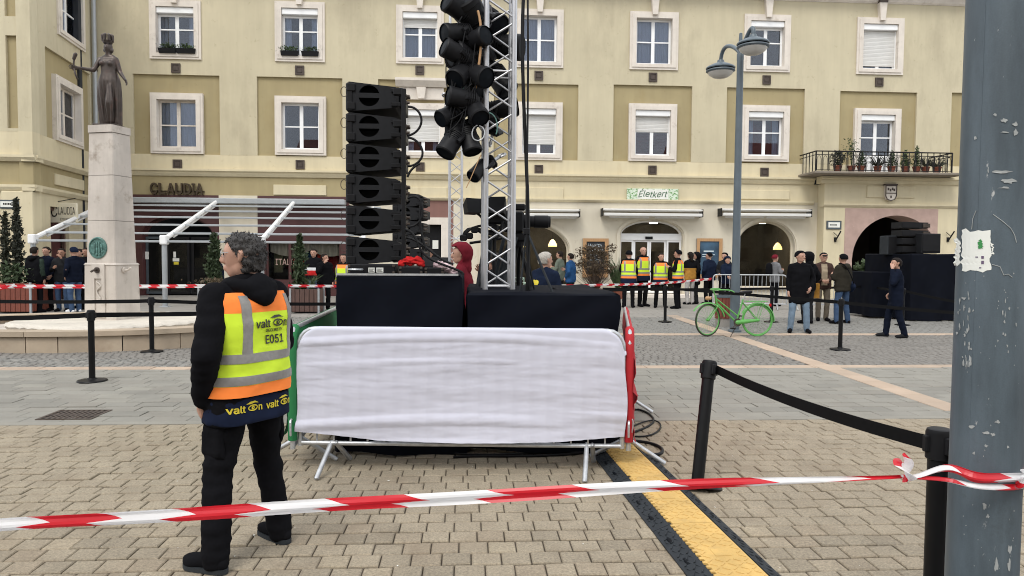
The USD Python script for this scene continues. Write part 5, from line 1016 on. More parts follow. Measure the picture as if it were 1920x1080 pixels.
def drape(t, W, L, mat, h=1.10, bot=.24, seed=0, wav=.012, over=.16, botf=None, sidehang=0., nz=120, nx=230, sgn=-1):
    """a cloth hung over the rail: outside sheet, turned over the top, with folds and the uprights pressing through"""
    R = np.random.default_rng(seed); u = np.linspace(-.02, L + .02, nx); rc = .17
    topz = np.where(u < rc, h - rc + np.sqrt(np.maximum(rc ** 2 - (rc - np.clip(u, 0, rc)) ** 2, 0)), np.where(u > L - rc, h - rc + np.sqrt(np.maximum(rc ** 2 - (np.clip(u, L - rc, L) - (L - rc)) ** 2, 0)), h)) + .022
    P = np.zeros((nz + 10, nx, 3))
    bz = np.full(nx, bot) if botf is None else botf(u / L)
    for i in range(10):                                                   # the part behind, going up and over the rail
        q = i / 9.; ang = q * PI
        P[i, :, 0] = u; P[i, :, 1] = .03 * math.cos(ang); P[i, :, 2] = topz - .03 + .03 * math.sin(ang) - (1 - q) * over * (i < 5) * (1 - i / 5.)
    for i in range(nz):
        q = (i + 1) / nz; z = topz - .03 - (topz - .03 - bz) * q
        pr = np.stack([u * 1.3, np.full(nx, seed + .5), z * 5.5], -1)
        y = -.03 - wav * (meshkit.fbm(pr, 3, seed) - .35) * min(1, q * 8)
        y -= .006 * np.abs(np.sin(u / L * PI * int(L / .125))) ** 3 * min(1, q * 6)
        rid = meshkit.noise(np.stack([u * .7, np.zeros(nx), z * 11 + .5 * np.sin(u * 1.4 + seed)], -1), seed + 5); y -= wav * .8 * np.clip(rid - .62, 0, 1) * 2.2
        y -= .0045 * (meshkit.fbm(np.stack([u * 5 + z * 3, np.full(nx, 3.3), z * 38 + 1.5 * np.sin(u * 2.3)], -1), 3, seed + 2) - .5) * min(1, q * 8)
        y -= .03 * q ** 6 * (.5 + .5 * np.sin(u * 3 + seed))
        P[10 + i, :, 0] = u + .012 * np.sin(z * 9 + seed) * (np.abs(u / L - .5) * 2) ** 6; P[10 + i, :, 1] = y; P[10 + i, :, 2] = z
    P[..., 1] *= -sgn
    return W(grid(P))
fa, fb = pt(562, 700, 5.53), pt(1168, 700, 5.50); fa[2] = fb[2] = 0
t, W, L = barrier(fa, fb, 'front steel crowd barrier under the white sheet', h=1.10, group=None, feet=(.105, .90), out=.27, up=.19)
bw = top('barrier_cover', drape(t, W, L, None, 1.10, .24, 3, .026, botf=lambda q: np.interp(q, [0, .1, .25, .5, .8, 1], [.31, .285, .243, .235, .25, .29])), mm['sheet'], 'white cloth stretched over the front crowd barrier', 'cover', smooth=True)
ga, gb_ = pt(548, 700, 5.50), pt(640, 580, 8.0); ga[2] = gb_[2] = 0
t, W, L = barrier(gb_, ga, 'left side crowd barrier under the green sheet', group=None, up=.17)
sleeve = lambda W, x, r=.036: W(tube([[x, 0, .24], [x, 0, .6], [x, 0, .93], [x + (.03 if x == 0 else -.03), 0, 1.04], [x + (.12 if x == 0 else -.12), 0, 1.10]], r, 12))
top('barrier_cover', cat(drape(t, W, L, None, 1.10, .26, 7, .03), sleeve(W, L)), mm['greensheet'], 'green cloth over the left side barrier, behind the guard', 'cover', smooth=True)
ra0, ra1 = pt(1180, 700, 5.52), pt(1172, 580, 8.0); ra0[2] = ra1[2] = 0
t, W, L = barrier(ra0, ra1, 'right side crowd barrier under the red sheet', group=None, up=.17)
top('barrier_cover', cat(drape(t, W, L, None, 1.10, .22, 11, .045, botf=lambda q: .22 + .05 * np.sin(q * 9)), sleeve(W, 0)), mm['redsheet'], 'red cloth over the right side barrier', 'cover', smooth=True)
# cable ramp ------------------------------------------------------------------
c0, c1 = G(1157, 845), G(1374, 1080); dr_ = (c1 - c0); Lr = float(np.hypot(dr_[0], dr_[1])); Ltot = Lr + .75; rz = math.atan2(dr_[1], dr_[0])
t = thing('cable_ramp', 'black rubber cable ramp with a worn yellow lid on the paving', 'cable ramp', (c0 + c1) / 2); W = lambda m: turn(m, rz=rz, loc=(c0[0], c0[1], .002))
ht = .055; seg = .92; s0 = -.02
while s0 < Ltot:
    s1 = min(s0 + seg - .006, Ltot)
    for sgn in (-1, 1):
        prof = [(sgn * .245, 0), (sgn * .245, .008), (sgn * .145, ht - .006), (sgn * .145, 0)]
        body = tm(Manifold.hull_points(np.array([(x, y, z) for x in (s0, s1) for y, z in prof])))
        ramp_ = obj(t, 'side_ramp', W(body), mm['rubber'])
        for j in range(3):
            x = s0 + seg * (.2 + .3 * j); y = sgn * .20; z = .008 + (ht - .014) * (.245 - .20) / .10
            sl = turn(cat(tm(hull((np.array([-.028, 0, 0]), .016), (np.array([.028, 0, 0]), .016), q=1))), loc=(x, y, z - .010)); obj(ramp_, 'slot', W(sl), mm['recess'])
        tr = [turn(bev(-.02, .02, -.005, .005, -.002, .003, .001), rx=-sgn * .40, rz=(.5 if (i + j) % 2 else -.5), loc=(s0 + .03 + i * .058, sgn * (.168 + .025 * j), .008 + (ht - .014) * (.077 - .025 * j) / .10 + .001)) for i in range(15) for j in range(3)]
        obj(ramp_, 'tread', W(cat(*tr)), mm['rubber'], kind='stuff')
    obj(t, 'channel', W(bx(s0, s1, -.144, .144, 0, ht - .012)), mm['rubber'])
    # lid with teeth along both edges
    teeth = [(s0, -.125)]; x = s0; 
    while x < s1 - .03: teeth += [(x + .012, -.125), (x + .016, -.145), (x + .036, -.145), (x + .040, -.125)]; x += .052
    up_ = [(p[0], p[1]) for p in teeth] + [(s1, -.125), (s1, .130), (s0, .130)]
    lid = obj(t, 'lid', W(extz(Polygon(up_), ht - .010, ht)), mm['yellow'])
    bars = [turn(bev(-.022, .022, -.004, .004, 0, .0035, .0012), rz=(.8 if (i + j) % 2 else -.8), loc=(s0 + .035 + i * .05, -.10 + j * .05, ht)) for i in range(int((s1 - s0 - .04) / .05)) for j in range(5) if not (abs(i - 8) < 2 and abs(j - 2) < 2)]
    obj(lid, 'tread', W(cat(*bars)), mm['yellow'], kind='stuff'); obj(lid, 'hinge_emblem', W(bev(s0 + .39, s0 + .48, -.045, .045, ht, ht + .003, .002)), mm['yellow'])
    s0 += seg
def cable(pts, label, r=.011, n=40, mat='black', cat_='cable', group=None): return top('cable', tube(bend(pts, n), r, 7), mm[mat], label, cat_, group, smooth=True)
g = lambda x, y, z=.012: G(x, y, z)
cable([g(1170, 790), g(1205, 770), g(1225, 785), g(1200, 806), g(1172, 815)], 'black cable looping out from under the red cloth, upper loop')
cable([g(1185, 800), g(1232, 790), g(1238, 802), g(1190, 818)], 'thin black cable loop lying beside the red barrier', .008)
cable([g(1180, 826), g(1222, 832), g(1242, 845), g(1232, 852), g(1190, 846), g(1160, 850)], 'thick black cable loop nearest the barrier foot', .014)
cable([g(1190, 845), g(1150, 842), g(1080, 850), g(960, 855), g(850, 857)], 'black cable running under the white covered barrier', .012)
cable([g(1120, 850), g(1040, 848), g(900, 852), g(850, 850)], 'second thin black cable under the white covered barrier', .009)
dr0 = np.random.default_rng(77); sp_ = []
for i in range(70):
    p = G(dr0.uniform(20, 1700), dr0.uniform(800, 1075)); r0 = dr0.uniform(.002, .005) * (2.2 if i % 23 == 0 else 1); a = np.linspace(0, 2 * PI, 8, endpoint=False); q = r0 * dr0.uniform(.4, 1.2, 8)
    sp_.append(trimesh.Trimesh(np.r_[[[p[0], p[1], .0045]], np.c_[p[0] + q * np.cos(a), p[1] + q * np.sin(a) * 1.3, np.full(8, .0032)]], [(0, j + 1, (j + 1) % 8 + 1) for j in range(8)], process=False))
top('litter_specks', cat(*sp_), mm['signwhite'], 'tiny pale specks and gum spots scattered over the tan paving', 'specks', kind='stuff')
# drain grate
gq = [G(75, 789), G(150, 788), G(210, 768), G(118, 768)]
cx_, cy_ = np.mean([p[0] for p in (G(80, 789), G(150, 788), G(208, 769), G(118, 769))]), np.mean([p[1] for p in (G(80, 789), G(208, 768))]); gw, gd = .27, .22
t = thing('drain_grate', 'rusty cast iron drain grate in the grey slabs', 'drain', (cx_, cy_, 0)); obj(t, 'frame', extz(sbox(cx_ - gw, cy_ - gd, cx_ + gw, cy_ + gd) - sbox(cx_ - gw + .03, cy_ - gd + .03, cx_ + gw - .03, cy_ + gd - .03), -.02, .008), mm['vent']); obj(t, 'pit', bx(cx_ - gw + .03, cx_ + gw - .03, cy_ - gd + .03, cy_ + gd - .03, -.02, .001), mm['recess'])
for i in range(1, 9): x = cx_ - gw + .03 + (2 * gw - .06) * i / 9; obj(t, 'bar', bev(x - .012, x + .012, cy_ - gd + .03, cy_ + gd - .03, .001, .007, .002), mm['vent'])
for i in range(1, 6): y = cy_ - gd + .03 + (2 * gd - .06) * i / 6; obj(t, 'bar', bev(cx_ - gw + .03, cx_ + gw - .03, y - .010, y + .010, .001, .0075, .002), mm['vent'])
# ================================================================ STAGE
def clothbox(x0, x1, y0, y1, z0, z1, seed, amp=.02, slant=0., fr_=7., lift=None):
    """a cloth over a table: flat top and hanging sides with folds"""
    per = [(x0, y1), (x0, y0), (x1, y0), (x1, y1)]; n = 70; pts, nor = [], []
    for (a, b), nn in zip(zip(per, per[1:]), ((-1, 0), (0, -1), (1, 0))):
        for q in np.linspace(0, 1, n, endpoint=False): pts.append((a[0] + (b[0] - a[0]) * q, a[1] + (b[1] - a[1]) * q)); nor.append(nn)
    pts.append(per[-1]); nor.append((1, 0)); pts, nor = np.array(pts), np.array(nor, float); m = len(pts); k = 26
    for _ in range(3): nor = (np.roll(nor, 1, 0) + nor + np.roll(nor, -1, 0)) / 3 if False else nor
    s = np.r_[0, np.cumsum(np.linalg.norm(np.diff(pts, axis=0), axis=1))]
    P = np.zeros((k + 2, m, 3))
    P[0, :, :2] = np.array([(x0 + x1) / 2, (y0 + y1) / 2]) + (pts - np.array([(x0 + x1) / 2, (y0 + y1) / 2])) * .3; P[0, :, 2] = z1
    P[1, :, :2] = pts - nor * .025; P[1, :, 2] = z1 + .006 * np.sin(s * 5 + seed)
    for i in range(k):
        q = (i / (k - 1)) ** 1.3; z = z1 - .02 - (z1 - .02 - z0) * q + .012 * np.sin(s * 3.1 + seed) * q
        f = amp * q ** .7 * (np.sin(s * fr_ + seed + 2.4 * meshkit.noise(np.c_[s * 1.2, np.full(m, q * 1.5), np.full(m, seed)], seed)) + .6 * np.sin(s * fr_ * 2.3 + slant * q * 6 + seed)) + amp * 1.2 * (meshkit.fbm(np.c_[s * 2 + slant * q * 3, np.full(m, q * 3.0), np.full(m, 2.)], 3, seed) - .5) + .004
        P[2 + i, :, :2] = pts + nor * (f + amp * q)[:, None]; P[2 + i, :, 2] = z
    return cat(grid(P), bx(x0 + .02, x1 - .02, y0 + .02, y1, z1 - .06, z1 - .012))
a, b = pt(631, 515, 5.92), pt(866, 515, 5.92); zt1_ = a[2]; ty0 = a[1]
c, d = pt(878, 549, 6.0), pt(1166, 549, 6.0); zt2 = c[2]; 
t = thing('speaker_table', 'tall platform under the loudspeaker column hung with black cloth', 'platform', ((a[0] + b[0]) / 2, ty0 + .6, 0)); obj(t, 'cloth', clothbox(a[0], b[0], ty0, ty0 + 1.5, .015, zt1_, 3, .042, 1.2, 5.), mm['cloth'], smooth=35)
for x in (a[0] + .1, b[0] - .1):
    for y in (ty0 + .12, ty0 + 1.2): obj(t, 'leg', rod([x, y, 0], [x, y, zt1_ - .06], .024), mm['alu'])
obj(t, 'edge_rail', bx(a[0], b[0] - .03, ty0 - .02, ty0 - .003, zt1_ - .004, zt1_ + .012), mm['galv'])
t = thing('platform', 'wide black draped platform under the truss tower, right of the speaker table', 'platform', ((c[0] + d[0]) / 2, c[1] + .8, 0)); obj(t, 'cloth', clothbox(b[0] + .05, d[0], c[1], c[1] + 1.9, .03, zt2, 9, .05, 2.4, 4.), mm['cloth'], smooth=35)
for x in (b[0] + .1, d[0] - .1):
    for y in (c[1] + .12, c[1] + 1.8): obj(t, 'leg', rod([x, y, 0], [x, y, zt2 - .06], .024), mm['alu'])
obj(t, 'lower_beam', bx(b[0] + .1, d[0] - .1, c[1] + .1, c[1] + .16, .10, .16), mm['alu'])
# a loudspeaker cabinet seen from its side: front to the left
def cabinet(label, loc, sc=1., flip=1, grp=None, tilt=0.):
    T = thing('line_array_speaker', label, 'loudspeaker', loc, group=grp, local=True)
    R = lambda m: turn(turn(m, ry=tilt), 0, 0, 0) if True else m
    S = lambda m: (lambda q: (q.apply_scale([sc * flip, sc, sc]), q.invert() if flip < 0 else None, q)[2])(R(m).copy())
    prof = Polygon([(-.235, -.135), (-.235, .140), (.20, .098), (.235, .080), (.235, -.075), (.20, -.095)])
    cut = Point(0, 0).buffer(.098, 24) - sbox(-.2, -.020, .2, .026); cut = affinity.translate(cut, -.045, .012)
    obj(T, 'side_panel', S(ext(prof - cut, -.345, -.325)), mm['cab']); obj(T, 'body', S(cat(ext(prof.buffer(-.004, join_style=2) - cut.buffer(.004), -.3248, -.22), ext(prof.buffer(-.004, join_style=2), -.2198, .32))), mm['cab']) 
    obj(T, 'handle_cup', S(cat(ext(cut, -.226, -.2215), ext(cut.buffer(.003) - cut, -.322, -.2215))), mm['recess'])
    obj(T, 'front_grille', S(bev(-.262, -.238, -.34, .32, -.128, .132, .01)), mm['black']); obj(T, 'side_rail', S(cat(bev(-.25, -.17, -.362, -.346, -.12, -.05, .006), bev(-.25, -.17, -.362, -.346, .05, .12, .006), bev(-.245, -.20, -.355, -.346, -.13, .13, .003))), mm['black'])
    obj(T, 'rear_panel', S(bev(.237, .268, -.33, .30, -.07, .07, .008)), mm['black']); obj(T, 'rigging_plate', S(cat(bev(.16, .25, -.366, -.347, -.085, -.045, .005), bev(.16, .25, -.366, -.347, .045, .08, .005), bev(.20, .235, -.36, -.347, -.085, .08, .004))), mm['black'])
    [obj(T, 'connector', S(turn(lathe([(0, 0), (.02, 0), (.02, .03), (.014, .035), (.014, .06), (0, .06)], 10), ry=PI / 2, loc=(.268, y, z))), mm['rust']) for y, z in ((-.27, .03), (-.27, -.03), (-.2, .03))]
    return T
spd = 6.75
ys = [(155, 207), (212, 265), (269, 323), (327, 380), (385, 439), (443, 497)]
gs = 'loudspeaker cabinets stacked in the front column'; ords = ['topmost', 'second from the top', 'third from the top', 'fourth from the top', 'fifth from the top', 'lowest']
first = None; xsp = []
for i, (y0_, y1_) in enumerate(ys):
    sc = (98 / FPX * spd) / .49; c = pt(701, (y0_ + y1_) / 2 + 1, spd) + [0, .345 * sc, 0]
    lb = f'black wedge loudspeaker, {ords[i]} of six in the front column'
    if first is None: first = cabinet(lb, c, sc, 1, gs)
    else: dup(first, c, 0, lb, 'loudspeaker', gs)
t0_ = pt(757, 170, spd - .2); b0_ = pt(757, 500, spd - .2)
t = thing('rigging_bar', 'black steel rigging bar behind the front loudspeaker column', 'rigging', b0_); obj(t, 'bar', bev(b0_[0] - .02, b0_[0] + .02, b0_[1] - .02, b0_[1] + .02, b0_[2] - .05, t0_[2], .004), mm['black'])
for y in (172, 232, 290, 350, 408, 464): c = pt(752, y, spd - .2); obj(t, 'bracket', bev(c[0] - .07, c[0] + .02, c[1] - .021, c[1] + .05, c[2] - .03, c[2] + .03, .004), mm['black'])
cp = lambda x, y, d=6.5: pt(x, y, d)
gcb = 'black loop cables behind the front loudspeakers'
for pts_, lb in (([(765, 200), (785, 210), (790, 228), (782, 245), (763, 254)], 'upper black loop cable behind the loudspeaker column'), ([(765, 258), (786, 270), (792, 290), (784, 304), (764, 311)], 'middle black loop cable behind the loudspeaker column'), ([(787, 307), (772, 318), (764, 332)], 'short black cable tail behind the loudspeaker column'), ([(764, 372), (785, 372), (792, 395), (786, 415), (764, 425)], 'lower black loop cable beside the second loudspeaker column'), ([(760, 430), (775, 440), (790, 470), (820, 492), (868, 512)], 'black cable running down from the loudspeakers to the table'), ([(762, 445), (800, 465), (830, 487), (850, 495)], 'second black cable running down to the table edge'), ([(790, 372), (788, 420), (800, 470)], 'black cable hanging down the second loudspeaker column')):
    cable([cp(*p) for p in pts_], lb, .011, 24)
for i in range(6):
    c = pt(645, 172 + i * 58, spd - .22); top('safety_loop', tube(np.array([c + [.03 * math.cos(q) , 0, .045 * math.sin(q)] for q in np.linspace(.6, 5.7, 14)]), .0035, 5), mm['rust'], f'thin wire loop on the front edge of the {ords[i]} loudspeaker'.replace('from the top', 'highest'), 'wire loop', 'wire loops on the loudspeakers')
# the second column further back
for i in range(5):
    c = pt(772, 378 + i * 25, 12.6); lb = ['top', 'second highest', 'middle', 'fourth', 'bottom'][i] + ' loudspeaker of the smaller far column behind the table'
    p_ = dup(first, c, -8, lb, 'loudspeaker', 'loudspeaker cabinets in the far column')
t = thing('speaker_stand', 'black support frame under the far loudspeaker column', 'stand', G(772, 600)); b_ = pt(772, 500, 12.6); obj(t, 'column', bev(b_[0] - .22, b_[0] + .22, b_[1] - .25, b_[1] + .25, .02, b_[2] + .02, .02), mm['black']); obj(t, 'base_plate', bev(b_[0] - .5, b_[0] + .5, b_[1] - .5, b_[1] + .5, 0, .03, .008), mm['black'])
# things on the speaker table
def flight(label, px0, py0, px1, py1, d, depth=.35, name='equipment_case', lab=True):
    a, b = pt(px0, py1, d), pt(px1, py0, d); t = thing(name, label, 'equipment case', ((a[0] + b[0]) / 2, a[1] + depth / 2, a[2])); obj(t, 'shell', bev(a[0], b[0], a[1], a[1] + depth, a[2], b[2], .008), mm['black'])
    obj(t, 'corner', cat(*[bev(x - .012, x + .012, a[1] - .006, a[1] + .02, z - .012, z + .012, .004) for x in (a[0] + .012, b[0] - .012) for z in (a[2] + .014, b[2] - .014)]), mm['rust'])
    return t, a, b
t, a, b = flight('long black amplifier case with two white labels under the front loudspeakers', 652, 496, 740, 514, 6.42)
for x0_, x1_ in ((690, 702), (705, 718)): p, q = pt(x0_, 511, 6.41), pt(x1_, 502, 6.41); l_ = obj(t, 'paper_label', bx(p[0], q[0], a[1] - .004, a[1] - .001, p[2], q[2]), mm['signwhite']); obj(l_, 'print', cat(*[bx(p[0] + .006, q[0] - .006 - .01 * (k % 2), a[1] - .006, a[1] - .0045, p[2] + .01 + k * .010, p[2] + .014 + k * .010) for k in range(3)]), mm['ink'])
hx = pt(667, 505, 6.41); obj(t, 'handle', tube(bend([hx + [-.06, -.0, 0], hx + [-.05, -.04, 0], hx + [.05, -.04, 0], hx + [.06, 0, 0]], 14), .008, 6), mm['galv'])
t, a, b = flight('small black mixer case under the red cloth on the table', 748, 500, 792, 514, 6.45)
rc_ = [pt(x, y, 6.55) for x, y in ((754, 496), (762, 490), (772, 492), (782, 489), (790, 495))]; t2 = thing('red_bundle', 'crumpled red cloth bundle lying on the black mixer case', 'bundle', rc_[2]); obj(t2, 'cloth', soft(uni([hull((p + [0, 0, .01], .035), (q, .03)) for p, q in zip(rc_, rc_[1:])]), .015, 4, .02, 30, 2), CL['red'], smooth=True)
t, a, b = flight('black control desk at the right end of the table', 796, 502, 832, 514, 6.5, .3)
obj(t, 'screen', turn(bev(-.12, .12, -.008, .008, 0, .12, .004), rx=-.7, loc=((a[0] + b[0]) / 2, a[1] + .18, b[2])), mm['black'])
pk = [pt(x, y, 6.6) for x, y in ((820, 497), (832, 500), (844, 505), (852, 510))]; t2 = thing('plastic_bag', 'crumpled clear and pink plastic bag on the right table end', 'bag', pk[1]); obj(t2, 'bag', soft(uni([hull((p, .035), (q, .028)) for p, q in zip(pk, pk[1:])]), .012, 2, .03, 34, 6), M('pinkish_plastic', (.62, .45, .47), .25, .35, 30., local=True), smooth=True)
# truss towers
def truss(label, x, y, z0, z1, w, r, br, sg, rz=0.):
    t = thing('truss_tower', label, 'truss', (x, y, z0)); h_ = w / 2 - r; C = [(-h_, -h_), (h_, -h_), (h_, h_), (-h_, h_)]; rot = lambda p: np.array([x + p[0] * math.cos(rz) - p[1] * math.sin(rz), y + p[0] * math.sin(rz) + p[1] * math.cos(rz)])
    C = [rot(p) for p in C]
    for c in C: obj(t, 'chord', rod([*c, z0], [*c, z1], r, 14), mm['alu'], smooth=True)
    n = int((z1 - z0) / sg)
    for k in range(4):
        a, b = C[k], C[(k + 1) % 4]
        for i in range(n):
            p, q = (a, b) if (i + k) % 2 else (b, a); obj(t, 'brace', rod([*p, z0 + i * sg + .02], [*q, z0 + (i + 1) * sg - .02], br, 7), mm['alu'], smooth=True)
    for zz in (z0 + 2.0, z0 + .03):
        if zz < z1: obj(t, 'spacer_frame', cat(*[rod([*C[k], zz], [*C[(k + 1) % 4], zz], br, 7) for k in range(4)]), mm['alu'])
    return t
tc_ = pt(933, 540, 6.75); truss('near silver aluminium truss tower on the platform', tc_[0], tc_[1], zt2, 5.2, .305, .0255, .0095, .205, .05)
tf = pt(854, 480, 14.2); truss('far silver truss tower behind the table', tf[0], tf[1], 0, pt(854, -120, 14.2)[2], .29, .025, .009, .235)
# lights
LT = []
def moving(label, c, L=.44, r=.15, aim=(0, -1, 0), base=None):
    """a stage light: tapered head on a yoke with base box; aim is where the lens points"""
    aim = np.array(aim, float); aim /= np.linalg.norm(aim); t = thing('stage_light', label, 'stage light', c, group='black stage lights on the truss')
    R = trimesh.geometry.align_vectors([0, 0, 1], aim); R[:3, 3] = c
    A_ = lambda m: (lambda q: (q.apply_transform(R), q)[1])(m.copy())
    obj(t, 'head', A_(lathe([(0, -L * .5), (r * .55, -L * .5), (r * .78, -L * .42), (r * .92, -L * .1), (r, .0), (r * 1.0, L * .30), (r * 1.06, L * .33), (r * 1.06, L * .46), (r * .95, L * .5)], 20)), mm['black'], smooth=35)
    obj(t, 'lens', A_(lathe([(r * .95, L * .46), (r * .6, L * .475), (0, L * .49)], 20)), mm['recess'], smooth=True)
    obj(t, 'cooling_fin', A_(cat(*[lathe([(r * .8, z), (r * 1.0, z), (r * 1.0, z + .012), (r * .8, z + .012)], 20) for z in np.linspace(-L * .36, -L * .08, 5)])), mm['black'])
    s = np.cross(aim, [0, 0, 1.]); s = s / np.linalg.norm(s) if np.linalg.norm(s) > .1 else np.array([1., 0, 0]); u = np.cross(s, aim)
    bdir = u if base is None else np.array(base, float) / np.linalg.norm(base)
    c = np.array(c, float); b = c + bdir * (r * 1.9)
    arms_ = [tube(bend([c + s * e * r * 1.12, c + s * e * r * 1.2 + bdir * r * .9, b + s * e * r * .8], 8), .022, 6) for e in (-1, 1)]; obj(t, 'yoke', cat(*arms_, rod(b - s * r * .85, b + s * r * .85, .028, 8)), mm['black'])
    R2 = trimesh.geometry.align_vectors([0, 0, 1], bdir); R2[:3, 3] = b; q = bev(-r * 1.0, r * 1.0, -r * .8, r * .8, .02, r * .9, .02); q.apply_transform(R2); bs = obj(t, 'base', q, mm['black'])
    e_ = b + bdir * r * .9; obj(bs, 'clamp', cat(rod(e_, e_ + bdir * .07, .018, 6), tube(np.array([e_ + bdir * .10 + s * .035 * math.cos(q) + bdir * .035 * math.sin(q) for q in np.linspace(0, 2 * PI, 12)]), .012, 6)), mm['galv'])
sl = [(884, 30, 6.62, .50, .20, (-.35, -.5, .5), (.3, 1, .2), 'big dark stage light at the very top of the cluster, cut by the frame'), (876, 112, 6.6, .44, .175, (-.75, -.6, .12), (.5, .8, .5), 'stage light pointing left, third of the way down the cluster'), (874, 166, 6.7, .40, .13, (.6, -.5, -.3), (-.4, .9, .3), 'stage light tilted right, half hidden behind the others in mid cluster'), (852, 232, 6.6, .40, .125, (.05, -.45, -.9), (-.2, .9, .5), 'stage light pointing down at the lower left end of the cluster'), (846, 268, 6.5, .34, .125, (-.45, -.35, -.8), (.5, .6, .6), 'lowest stage light, its lens turned down to the left'), (880, 262, 6.55, .34, .12, (.25, -.3, -.9), (-.1, .8, .6), 'stage light pointing down with a reddish rim, right of the lowest one'), (905, 212, 6.95, .46, .14, (.2, -.25, -.35), (-.2, .9, .2), 'stage light behind the truss tower at mid height'), (934, 205, 6.98, .50, .125, (.95, -.2, .12), (-.2, .5, -.9), 'long stage light pointing right through the truss tower'), (948, 88, 6.98, .44, .165, (.85, -.3, -.1), (-.5, .8, .3), 'big stage light whose round front shows right of the truss tower'), (938, 150, 6.98, .40, .15, (.5, -.3, -.75), (-.3, .8, .5), 'stage light pointing down to the right behind the truss braces'), (925, 45, 7.0, .42, .15, (.2, -.5, -.2), (-.2, .8, .5), 'dark stage light behind the top of the truss tower'), (868, 200, 6.62, .38, .11, (-.5, -.6, -.5), (.5, .7, .5), 'small stage light turned down left in the lower cluster')]
sl += [(862, 18, 6.5, .34, .11, (-.7, -.5, .3), (.4, .8, -.3), 'stage light at the top left of the cluster pointing left'), (856, 100, 6.45, .30, .10, (-.8, -.4, .3), (.5, .7, -.4), 'small stage light sticking out left under the topmost ones'), (866, 138, 6.5, .32, .11, (-.4, -.6, -.5), (.2, .8, .6), 'stage light above the middle of the cluster turned down left'), (893, 140, 6.5, .34, .11, (.5, -.6, -.3), (-.3, .8, .4), 'stage light just left of the truss in mid cluster'), (868, 185, 6.45, .32, .10, (-.9, -.3, .1), (.5, .8, -.1), 'small stage light pointing straight left at mid height'), (842, 215, 6.5, .26, .09, (-.6, -.5, -.4), (.4, .8, .4), 'small stage light on the lower left flank of the cluster'), (890, 205, 6.5, .34, .105, (.3, -.6, -.6), (-.2, .8, .5), 'stage light low in the cluster beside the truss chord'), (893, 75, 6.5, .36, .12, (.5, -.6, .1), (-.3, .9, .2), 'stage light touching the left truss chord near the top'), (858, 62, 6.5, .32, .10, (-.8, -.5, -.2), (.4, .8, .5), 'stage light second from the top on the left flank')]
for x, y, d_, L_, r_, am, bs, lb in sl: q_ = .72 if r_ > .115 else .86; moving(lb, pt(x, y, d_), L_ * (q_ + .06), r_ * q_, am, bs)
mx = pt(878, 300, 6.72); top_ = pt(876, -60, 6.72); t = thing('hanging_bar', 'black vertical bar carrying the stage lights beside the truss', 'rigging', mx); obj(t, 'bar', bev(mx[0] - .055, mx[0] + .055, mx[1] - .04, mx[1] + .04, pt(878, 215, 6.72)[2], top_[2], .008), mm['black']); obj(t, 'coupler', cat(*[rod([mx[0], mx[1], z], [tc_[0] - .12, mx[1], z], .022, 8) for z in (pt(878, 40, 6.72)[2], pt(878, 190, 6.72)[2])]), mm['rust'])
for pts_, lb, mt, rr in (([(872, 155), (872, 190), (885, 205), (905, 213)], 'pale blue cable drooping between the stage lights', 'patina', .006), ([(905, 213), (925, 216), (932, 232), (930, 252)], 'pale green cable loop across the truss tower', 'patina', .006), ([(895, 235), (886, 245), (890, 262), (902, 262), (908, 245), (898, 236)], 'coiled grey cable loop beside the truss', 'galv', .006), ([(902, 290), (893, 310), (880, 340), (874, 352)], 'thin brown wire hanging down left of the truss', 'framewood', .004), ([(835, 105), (838, 118), (846, 125), (850, 100), (840, 98)], 'black cable loop at the left of the light cluster', 'black', .008), ([(896, 20), (902, 60), (898, 120), (892, 165)], 'orange safety cord running down beside the truss', 'framewood', .012)):
    cable([pt(x, y, 6.45) for x, y in pts_], lb, rr, 26, mt)
Rc = np.random.default_rng(31)
for i, (x, y) in enumerate(((838, 92), (845, 108), (834, 178), (838, 196), (842, 216), (832, 232), (850, 240), (862, 30), (858, 56), (884, 190), (892, 150), (905, 236), (838, 252), (858, 150))):
    c = pt(x, y, 6.5); t = thing('lamp_clamp', f'small steel clamp or connector in the stage light cluster', 'clamp', c, group='small clamps among the stage lights')
    obj(t, 'jaw', turn(tube(np.array([[.022 * math.cos(q), 0, .022 * math.sin(q)] for q in np.linspace(0, 5.2, 10)]), .007, 5), rz=Rc.uniform(-1, 1), rx=Rc.uniform(-1, 1), loc=c), mm['galv'] if i % 3 else mm['black']); obj(t, 'bolt', rod(c, c + Rc.normal(0, .035, 3), .008, 6), mm['galv'] if i % 2 else mm['rust'])
for i in range(9):
    a_ = pt(Rc.uniform(840, 895), Rc.uniform(20, 180), 6.42); b_ = pt(Rc.uniform(838, 905), Rc.uniform(150, 270), 6.42); top('cable', tube(bend([a_, (a_ + b_) / 2 + [Rc.uniform(-.08, .08), 0, -Rc.uniform(.06, .16)], b_], 16), .006, 5), mm['black'], 'thin black cable looping among the stage lights', 'cable', 'thin black cables among the stage lights', smooth=True)
c = pt(899, 318, 6.6); moving('small black spotlight clamped low on the left of the truss', c, .24, .065, (-.5, -.5, -.6), (.7, .4, .5))
